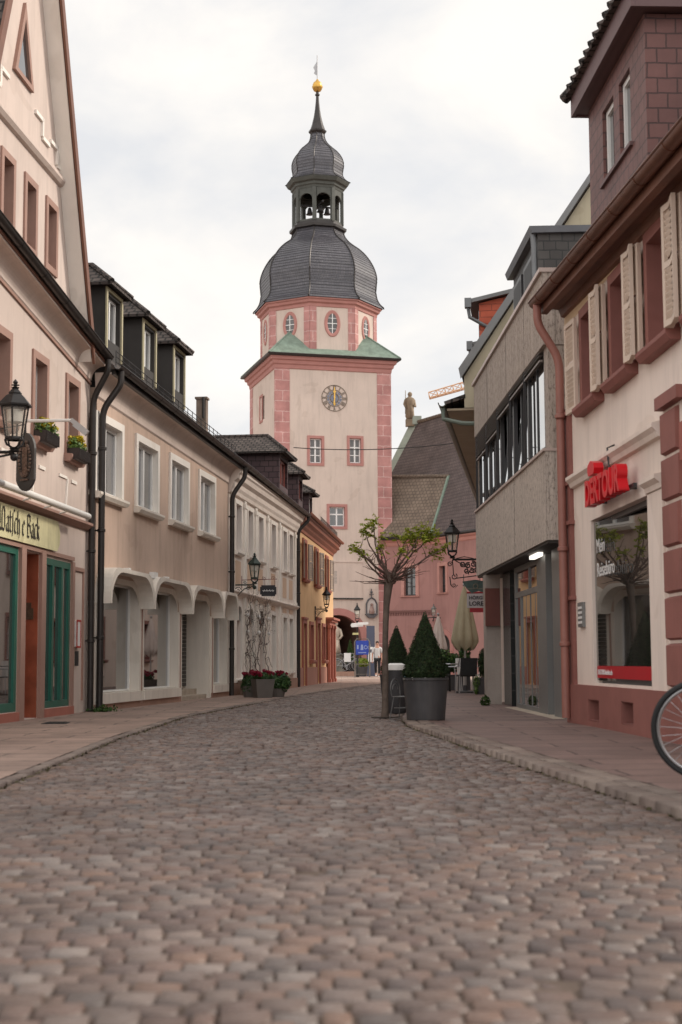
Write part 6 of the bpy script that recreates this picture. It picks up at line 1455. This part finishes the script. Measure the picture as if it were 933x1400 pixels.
# red flower planters on the left
t = thing('flower_planter', 'tall grey tapered planter with crimson flowers in front of the cream house', 'planter', (-1.74, 32.35, .0), R(20))
m = MB(); a, b = .165, .215; m.loft([[(-a, -a, 0), (a, -a, 0), (a, a, 0), (-a, a, 0)], [(-b, -b, .42), (b, -b, .42), (b, b, .42), (-b, b, .42)], [(-b+.02, -b+.02, .42), (b-.02, -b+.02, .42), (b-.02, b-.02, .42), (-b+.02, b-.02, .42)], [(-b+.04, -b+.04, .36), (b-.04, -b+.04, .36), (b-.04, b-.04, .36), (-b+.04, b-.04, .36)]]); part('pot', m, plain('warm grey pot', (.13, .115, .105), .7, .1, 4, .1, 50), t)
def cloud(nm, mat, blobs, sz, t, asp=.55):
    P, Q = [], []
    for n, c, r in blobs: p, q = blob(n, c, r); P.append(p); Q.append(q)
    v, f = leafcloud(np.vstack(P), np.vstack(Q), sz, aspect=asp); put(nm, fastmesh(nm, v, f, mat), t)
cloud('foliage', SHRUB, [(700, (0, 0, .46), (.24, .22, .10))], .032, t)
cloud('flowers', REDFLOWER, [(60, (random.uniform(-.24, .24), random.uniform(-.22, .2), random.uniform(.50, .60)), (.05, .05, .035)) for _ in range(16)], .020, t, .8)
t = thing('flower_planter', 'low pot overgrown with dark leaves and crimson flowers, left of the tall grey planter', 'planter', (-2.05, 32.9, 0))
m = MB(); m.lathe([(.14, 0), (.19, .26), (.17, .26)], 18); part('pot', m, plain('warm grey pot', (.13, .115, .105)), t); cloud('foliage', SHRUB, [(1500, (0, 0, .28), (.20, .20, .26))], .032, t); cloud('flowers', REDFLOWER, [(60, (random.uniform(-.15, .17), random.uniform(-.15, .1), random.uniform(.48, .57)), (.05, .05, .035)) for _ in range(9)], .020, t, .8)
t = thing('flower_planter', 'low pot of leafy shrub with pale and crimson flowers, right of the tall grey planter', 'planter', (-1.47, 33.0, 0))
m = MB(); m.lathe([(.17, 0), (.22, .20), (.20, .20)], 18); part('pot', m, plain('warm grey pot', (.13, .115, .105)), t); cloud('foliage', SHRUB, [(1700, (.06, 0, .33), (.26, .22, .24))], .034, t); cloud('light_leaves', LIGHTSHRUB, [(60, (-.1, -.16, .32), (.1, .06, .12))], .03, t); cloud('flowers', REDFLOWER, [(50, (random.uniform(-.2, .24), random.uniform(-.15, .1), random.uniform(.50, .58)), (.045, .045, .03)) for _ in range(11)], .020, t, .8)
t = thing('bench', 'low rustic wooden bench against the cream house behind the flower planters', 'bench', (-2.30, 34.9, 0), rz3)
WOODOLD = plain('old grey wood', (.17, .115, .085), .85, .25, 5, .4, 40)
m = MB(); m.box(-.25, -.14, .27, 1.4, .12, .36); part('seat', m, WOODOLD, t)
for x in (0, 1.15): m = MB(); m.box(x-.07, -.12, 0, x+.09, .10, .27); part('leg', m, WOODOLD, t)
# climbing plant on the cream house
t = thing('climbing_plant', 'bare twisting climbing plant trained round the arched doorways of the cream house', 'climber', loc3, rz3)
br = MB()
def vine(p0, n, step, d0, r0):
    p = Vector(p0); d = Vector(d0); pts = [p.copy()]
    for i in range(n):
        d = (d+Vector((random.gauss(0, .35), 0, random.gauss(.02, .3)))).normalized(); p = p+d*step; p.y = -.10+random.uniform(-.05, .02); p.z = min(max(p.z, .3), 2.75); p.x = min(max(p.x, 1.7), 6.4); pts.append(p.copy())
    br.tube(pts, [r0*(1-.7*i/n) for i in range(n+1)], 5); return pts
for x in (2.1, 3.72, 3.78, 5.1):
    s_ = vine((x, -.1, .15), 20, .13, (0, 0, 1), .013)
    for k in range(6, 20, 2): 
        q = vine(s_[k], 10, .11, (random.choice((-1, 1)), 0, .25), .009)
        for j in (4, 7): vine(q[j], 6, .08, (random.choice((-1, 1)), 0, random.uniform(-.6, .3)), .005)
part('stems', br, plain('grey vine bark', (.085, .06, .05), .9, .2, 9, .3, 40), t, True, 60)
P = [(random.uniform(1.9, 6.2), -.13, random.uniform(1.5, 2.7)) for _ in range(420)]; v, f = leafcloud(np.array(P), np.tile((0, -1., .3), (420, 1)), .016); put('buds', fastmesh('buds', v, f, island('bronze buds', [(.12, .06, .03), (.10, .10, .03)], .7, .2, 0)), t)
WLIGHT = plain('white plastic', (.75, .74, .72), .4, .02, 3, 0)
m = MB()
for x in (2.06, 3.70, 5.3):
    for z in (1.55, 1.95): m.sphere((x, -.10, z), .05, 8, 6)
each('tie_ball', m, WLIGHT, t)

# ---------------------------------------------------------------- square: lamp, signs, fountain figure, bicycles, walker
t = lantern('street_lamp', 'lamp post with a black lantern and white direction boards in the square', (.79, 74, 2.94), .43, sides=4)
t.location = (.79, 74, 0)
for ch in t.children: ch.location.z += 2.94
m = MB(); m.lathe([(.09, 0), (.09, .5), (.05, .6), (.04, 2.75), (.06, 2.8)], 10); part('post', m, IRON, t, True, 40)
m = MB(); m.prism([(-.28, 2.50), (.30, 2.54), (.30, 2.74), (-.28, 2.70), (-.34, 2.60)], 'y', -.08, -.05); m.prism([(.02, 2.60), (.52, 2.63), (.58, 2.70), (.52, 2.76), (.02, 2.74)], 'y', -.12, -.085); part('direction_board', m, WHITEFRAME, t)
m = MB(); m.box(-.24, -.08, 2.12, .06, -.05, 2.22); part('yellow_board', m, plain('pale yellow board', (.55, .52, .25), .6), t)
t = thing('poster_stand', 'standing poster frame with a blue poster in the square, left of the walking man', 'sign', (1.02, 73.3, 0))
FRM = plain('brown steel frame', (.17, .15, .13), .5, .1, 3, 0, metal=.4)
m = MB(); w_ = .37
m.tube([(-w_, 0, 0), (-w_, 0, 1.75), (-w_+.1, 0, 1.9), (w_-.1, 0, 1.9), (w_, 0, 1.75), (w_, 0, 0)], .03, 8); m.tube([(-w_, 0, .65), (w_, 0, .65)], .02, 6); m.tube([(-w_, 0, .15), (w_, 0, .15)], .015, 6); m.tube([(w_, 0, .1), (w_, .5, 0)], .02, 6); m.tube([(-w_, 0, .1), (-w_, .5, 0)], .02, 6); part('frame', m, FRM, t)
m = MB(); m.box(-w_+.05, -.02, 1.12, w_-.05, .02, 1.82); part('poster', m, plain('blue poster', (.025, .06, .36), .5, .1, 4, 0), t)
m = MB(); m.box(-.26, -.03, 1.4, -.18, -.021, 1.6); m.prism([(-.08, 1.35), (.06, 1.35), (.04, 1.62), (-.06, 1.62)], 'y', -.03, -.021); m.torus((.18, -.026, 1.48), .08, .02, 'y', 12, 4); m.box(-.2, -.03, 1.2, .2, -.021, 1.24); part('print', m, plain('pale blue print', (.25, .32, .55), .5, .1, 4, 0), t)
t = thing('info_pillar', 'dark blue grey information pillar with white symbol beside the tower arch', 'sign', (1.55, 78.6, 0))
m = MB(); m.box(-.22, -.08, 0, .22, .08, 2.68); part('slab', m, plain('slate blue slab', (.075, .085, .125), .5, .06, 2, 0), t); m = MB(); m.prism([(-.10, 1.42), (.12, 1.42), (.12, 1.55), (-.02, 1.55), (-.02, 1.68), (-.10, 1.62)], 'y', -.09, -.081); m.box(-.14, -.09, .75, .16, -.081, 1.25); part('white_panel', m, WHITEFRAME, t)
t = thing('planted_bush', 'small yellow green bush behind the blue poster stand', 'shrub', (1.08, 77.5, 0)); cloud('foliage', island('yellow green leaves', [(.12, .18, .02), (.22, .26, .03)], .6, .3, 0), [(700, (0, 0, .72), (.34, .3, .26))], .05, t); m = MB(); m.lathe([(.2, 0), (.3, .5), (.26, .5)], 14); part('pot', m, POT, t)
t = thing('fountain_figure', 'weathered stone figure on a tall pedestal half hidden by the yellow house', 'statue', (-.33, 80.4, .24))
m = MB(); m.box(-.45, -.45, 0, .45, .45, .16); m.box(-.36, -.36, .16, .36, .36, .85); m.box(-.42, -.42, .85, .42, .42, .96); part('pedestal', m, plain('dark mossy stone', (.16, .15, .125), .9, .25, 4, .3, 40), t)
m = MB(); m.lathe([(.24, .96), (.28, 1.1), (.22, 1.5), (.20, 1.9), (.27, 2.15), (.24, 2.35), (.10, 2.45), (.09, 2.5)], 12); m.sphere((0, 0, 2.62), .14, 10, 8, 1, 1, 1.2); m.tube([(.22, 0, 2.3), (.34, -.1, 1.95), (.2, -.24, 1.75)], [.09, .075, .06], 8); m.tube([(-.22, 0, 2.3), (-.32, -.05, 1.9), (-.3, -.1, 1.6)], [.09, .075, .06], 8)
m.tube([(.12, -.18, 1.0), (.1, -.24, 1.35), (.12, -.14, 1.7)], [.10, .09, .10], 8); part('figure', m, STONE, t, True)

def bicycle(label, loc, rz, steer=0, framecol=(.45, .46, .47), r=.33, basket=True, spokes=28, group=None):
    t = thing('bicycle', label, 'bicycle', loc, rz, group)
    RUB = plain('tyre rubber', (.018, .018, .019), .75, .1, 8, 0); FR_ = plain('bike paint %g' % framecol[0], framecol, .35, .05, 4, 0, metal=.3)
    xr, xf = -.54, .54
    def wheel(x, parent_rot=None):
        m = MB(); m.torus((0, 0, 0), r-.018, .019, 'y', 48, 8); w_ = part('wheel', m, RUB, t, True, loc=(x, 0, r))
        m = MB(); m.torus((0, 0, 0), r-.045, .012, 'y', 48, 6); part('rim', m, ALU, w_, True)
        m = MB()
        for i in range(spokes): a = 2*math.pi*i/spokes; b = a+(.5 if i % 2 else -.5); m.tube([(.02*math.cos(b), .02 if i % 4 < 2 else -.02, .02*math.sin(b)), ((r-.05)*math.cos(a), 0, (r-.05)*math.sin(a))], .0016, 4, False)
        m.tube([(0, -.05, 0), (0, .05, 0)], .02, 8); part('spokes', m, ALU, w_)
        return w_
    wr = wheel(xr); wf = wheel(xf)
    m = MB(); bb = (-.08, 0, .28); st = (-.24, 0, .78); hb, ht = (.40, 0, .62), (.36, 0, .80)
    m.tube([bb, st], .016, 8); m.tube([bb, hb], .018, 8); m.tube([(-.2, 0, .66), ht], .016, 8); m.tube([hb, ht], .02, 8)
    for s_ in (-1, 1): m.tube([bb, (xr, s_*.05, r)], .010, 6); m.tube([(-.2, 0, .68), (xr, s_*.05, r)], .009, 6)
    part('frame', m, FR_, t, True, 50)
    fk = MB(); 
    for s_ in (-1, 1): fk.tube([(.40, s_*.035, .60), (.45, s_*.05, .48), (xf, s_*.05, r)], .011, 6)
    fk.tube([(.40, -.04, .605), (.40, .04, .605)], .014, 6); fk.tube([(.36, 0, .80), (.34, 0, .95)], .014, 8); fk.tube([(.22, -.29, .96), (.33, -.2, .99), (.37, 0, .95), (.33, .2, .99), (.22, .29, .96)], .012, 8)
    if steer:      # turn the front assembly about the steering axis
        ax = Vector(ht)-Vector(hb); M_ = Matrix.Translation(hb) @ Matrix.Rotation(steer, 4, ax.normalized()) @ Matrix.Translation(-Vector(hb)); fk.xf(M_)
        wf.matrix_local = M_ @ Matrix.Translation((xf, 0, r))
    part('fork_and_handlebar', fk, FR_, t, True, 50)
    m = MB(); m.tube([st, (-.26, 0, .88)], .013, 8); m.loft([[(-.40, -.08, .88), (-.40, .08, .88), (-.40, .07, .92), (-.40, -.07, .92)], [(-.25, -.06, .88), (-.25, .06, .88), (-.25, .05, .92), (-.25, -.05, .92)], [(-.12, -.02, .88), (-.12, .02, .88), (-.12, .02, .915), (-.12, -.02, .915)]]); part('saddle', m, RUB, t)
    m = MB(); m.torus((-.08, -.04, .28), .09, .008, 'y', 20, 5); m.tube([(-.08, -.04, .28), (-.02, -.09, .13)], .009, 6); m.box(-.07, -.16, .115, .03, -.09, .135); m.tube([(-.08, .04, .28), (-.14, .09, .43)], .009, 6); m.box(-.19, .09, .42, -.09, .16, .44); part('crank', m, ALU, t)
    m = MB(); m.torus((xr, 0, r), r+.03, .014, 'y', 24, 6, R(20), R(190)); m.torus((xf, 0, r), r+.03, .014, 'y', 20, 6, R(60), R(170)) if not steer else None; part('mudguard', m, FR_, t, True, 50)
    return t
bicycle('bicycle with a black front tyre parked at the right edge by the maroon plinth', (2.36, 8.865, .035), R(90), steer=R(72), framecol=(.06, .06, .065))
def bikep(px, dy=0): return ((px-466.5)*(80.0+dy)/2000, 80.0+dy, .24)
b1 = bicycle('silver bicycle with a white placard parked at the fountain step', bikep(474), R(-4), framecol=(.45, .46, .47), spokes=14, group='bicycles parked at the fountain step')
m = MB(); m.box(-.17, -.10, .52, .2, -.09, 1.0); part('placard', m, WHITEFRAME, b1)
bicycle('dark bicycle leaning behind the silver bicycle at the fountain step', bikep(486, .7), R(172), framecol=(.10, .10, .12), spokes=14, group='bicycles parked at the fountain step')
bicycle('grey bicycle half hidden by the yellow house at the fountain step', bikep(457, .4), R(8), framecol=(.25, .26, .28), spokes=14, group='bicycles parked at the fountain step')

# person
def skin(name, verts, edges, radii, mat, parent, sub=1):
    me = bpy.data.meshes.new(name); me.from_pydata(verts, edges, []); o = bpy.data.objects.new(name, me); COL.objects.link(o)
    md = o.modifiers.new('skin', 'SKIN'); me.skin_vertices.new() if not me.skin_vertices else None
    for v_, r_ in zip(me.skin_vertices[0].data, radii): v_.radius = (r_, r_) if not isinstance(r_, tuple) else r_
    me.skin_vertices[0].data[0].use_root = True; md.use_smooth_shade = True
    o.modifiers.new('sub', 'SUBSURF').levels = sub; o.modifiers['sub'].render_levels = sub
    dg = bpy.context.evaluated_depsgraph_get(); nm = bpy.data.meshes.new_from_object(o.evaluated_get(dg)); bpy.data.objects.remove(o)
    nm.materials.clear(); nm.materials.append(mat); nm.polygons.foreach_set('use_smooth', [True]*len(nm.polygons)); return put(name, nm, parent)
pr = thing('person', 'walking man in a pale t-shirt and black trousers in the square', 'person', (1.76, 72.7, 0), 0)
V = [(0, 0, .93), (0, -.01, 1.12), (0, -.01, 1.32), (0, 0, 1.47), (0, -.02, 1.55), (0, -.03, 1.64), (0, -.025, 1.73),
     (.18, 0, 1.41), (.23, .02, 1.13), (.22, -.07, .90), (.215, -.11, .80), (-.18, 0, 1.41), (-.24, .04, 1.13), (-.25, .0, .90), (-.25, -.02, .80),
     (.09, -.02, .90), (.085, -.10, .50), (.075, -.02, .09), (.085, -.16, .045), (-.09, 0, .90), (-.085, .04, .50), (-.07, .22, .16), (-.075, .12, .045)]
E_ = [(0, 1), (1, 2), (2, 3), (3, 4), (4, 5), (5, 6), (3, 7), (7, 8), (8, 9), (9, 10), (3, 11), (11, 12), (12, 13), (13, 14), (0, 15), (15, 16), (16, 17), (17, 18), (0, 19), (19, 20), (20, 21), (21, 22)]
Rr = [(.13, .09), (.12, .085), (.15, .10), (.09, .07), .05, (.075, .09), (.055, .07), .055, .042, .035, .03, .055, .042, .035, .03, .085, .058, .042, .035, .085, .058, .042, .035]
body = skin('body', V, E_, Rr, SKIN, pr)
V2 = [(0, 0, .83), (0, -.01, 1.12), (0, -.01, 1.32), (0, 0, 1.46), (.18, 0, 1.41), (.23, .02, 1.17), (-.18, 0, 1.41), (-.235, .035, 1.17)]
skin('t_shirt', V2, [(0, 1), (1, 2), (2, 3), (3, 4), (4, 5), (3, 6), (6, 7)], [(.165, .115), (.155, .105), (.175, .115), (.085, .08), .085, .075, .085, .075], plain('pale tee', (.52, .51, .50), .9, .05, 5, .1, 60), pr)
V3 = [(0, 0, .93), (.09, -.02, .88), (.085, -.10, .50), (.075, -.02, .14), (-.09, 0, .88), (-.085, .04, .50), (-.07, .20, .20)]
skin('trousers', V3, [(0, 1), (1, 2), (2, 3), (0, 4), (4, 5), (5, 6)], [(.15, .105), .098, .074, .058, .098, .074, .058], plain('black trousers', (.015, .015, .017), .8), pr)
m = MB(); m.sphere((.085, -.13, .045), .05, 10, 6, .9, 2.2, .9); m.sphere((-.075, .15, .08), .05, 10, 6, .9, 2.0, .9); each('shoe', m, WHITEFRAME, pr, smooth=True)
m = MB(); m.sphere((0, -.01, 1.725), .088, 12, 8, .95, 1.1, .75); m.sphere((0, .03, 1.67), .08, 12, 8, .98, .9, 1); part('hair', m, plain('dark brown hair', (.03, .017, .012), .6), pr, True)
m = MB()
for s_ in (-1, 1): m.sphere((s_*.03, -.108, 1.655), .010, 8, 5); m.sphere((s_*.078, -.02, 1.64), .022, 8, 5, .4, 1, 1.4); 
m.sphere((0, -.122, 1.625), .014, 8, 5, .8, 1, 1.6); m.box(-.022, -.112, 1.583, .022, -.10, 1.592); part('face', m, plain('face detail', (.22, .09, .07), .6), pr, True)
for s_, (x, y, z) in ((1, (.215, -.115, .78)), (-1, (-.25, -.02, .78))):
    m = MB()
    for k in range(4): m.tube([(x-.03+.02*k, y, z), (x-.03+.02*k, y-.012, z-.05), (x-.03+.02*k, y-.0, z-.09+.008*abs(k-1.5))], [.010, .009, .007], 6)
    m.tube([(x-s_*.03, y-.015, z+.02), (x-s_*.045, y-.03, z-.03)], [.011, .008], 6); part('fingers', m, SKIN, pr, True)

# hall lamp and accessible sign
t = lantern('street_lamp', 'small lantern on the pink hall wall above a white square sign', (5.30, 84.2, 3.42), .34, sides=6, mat=plain('grey lamp metal', (.16, .16, .15), .5, .1, 4, 0, metal=.3))
m = MB(); m.tube([(0, 0, -.14), (0, .5, -.3), (0, 1.2, -.3)], .03, 6); m.tube([(-.4, 0, -.18), (0, 0, -.14), (.4, 0, -.18)], .03, 6); part('bracket', m, IRON, t)
t = thing('wall_sign', 'white square sign with a blue round symbol under the hall lantern', 'sign', (5.3, 84.6, 2.02)); m = MB(); m.box(-.18, -.03, 0, .18, .6, .42); part('plate', m, WHITEFRAME, t); m = MB(); m.torus((0, -.04, .15), .08, .03, 'y', 14, 5); m.box(-.03, -.05, .18, .03, -.031, .34); part('symbol', m, plain('blue symbol', (.03, .12, .40), .5), t)
# gable statue, crane, wire
t = thing('gable_statue', 'weathered sandstone statue standing on the gable peak of the pink hall', 'statue', (4.55, 94.9, 16.1))
m = MB(); m.box(-.28, -.28, 0, .28, .28, .45); part('pedestal', m, plain('dark weathered sandstone', (.24, .185, .13), .9, .25, 3, .4, 40), t); m = MB(); m.lathe([(.20, .45), (.30, .65), (.27, 1.1), (.30, 1.4), (.34, 1.65), (.30, 1.85), (.12, 1.95), (.10, 2.0)], 12); m.sphere((.02, -.02, 2.12), .15, 10, 8, 1, 1, 1.15); m.tube([(-.26, -.05, 1.75), (-.36, -.12, 1.45), (-.26, -.22, 1.2)], [.10, .08, .06], 8); m.tube([(.27, 0, 1.75), (.36, -.08, 1.3), (.22, -.25, 1.35)], [.10, .08, .06], 8); m.tube([(-.30, -.2, .8), (-.28, -.2, 2.35)], .025, 6); m.tube([(.1, -.22, .5), (.14, -.28, .9), (.08, -.2, 1.3)], [.10, .11, .09], 8); part('figure', m, plain('dark weathered sandstone', (.24, .185, .13)), t, True)
t = thing('tower_crane', 'distant orange lattice crane jib rising behind the beige gabled house', 'crane', (34, 200, -.06))
CR = plain('orange crane paint', (.58, .34, .20), .6, .08, 1, 0)
a0, a1 = Vector((-21.6, 0, 37.3)), Vector((3, 0, 44.2)); m = MB(); n = 22; q = []
for i in range(n+1):
    s_ = i/n; c = a0.lerp(a1, s_); hh = .55+.35*s_; tri = [c+Vector((0, -.6, -hh*.5)), c+Vector((0, .6, -hh*.5)), c+Vector((-.2, 0, hh))]; q.append(tri)
for A_, B_ in zip(q, q[1:]):
    for k in range(3): m.tube([A_[k], B_[k]], .085, 4); m.tube([A_[k], B_[(k+1) % 3]], .055, 4); m.tube([A_[k], A_[(k+1) % 3]], .055, 4)
part('jib', m, CR, t); m = MB(); z = 0
while z < 42:
    for sx, sy in ((-1, -1), (1, -1), (1, 1), (-1, 1)): m.tube([(sx*.8, sy*.8, z), (sx*.8, sy*.8, z+2)], .1, 4); m.tube([(sx*.8, sy*.8, z), (-sy*.8, sx*.8, z+2)], .06, 4)
    z += 2
part('mast', m, CR, t)
t = thing('overhead_wire', 'thin dark wire strung across the street in front of the tower', 'wire', (-1.45, 44.6, 7.25))
m = MB(); a, b = Vector((0, 0, .1)), Vector((5.2, -.6, .16)); m.tube([a.lerp(b, i/16)-Vector((0, 0, .14*4*(i/16)*(1-i/16))) for i in range(17)], .014, 5); part('cable', m, DARKMETAL, t)

t = thing('drain_cover', 'small dark iron cover set in the left pavement before the marble doorway', 'drain cover', (-3.75, 19.35, .012), R(5))
m = MB(); m.box(-.16, -.30, 0, .16, .30, .006); part('plate', m, IRON, t); m = MB()
for i in range(7): m.box(-.12, -.25+i*.08, .006, .12, -.22+i*.08, .011)
part('ribs', m, DARKMETAL, t)
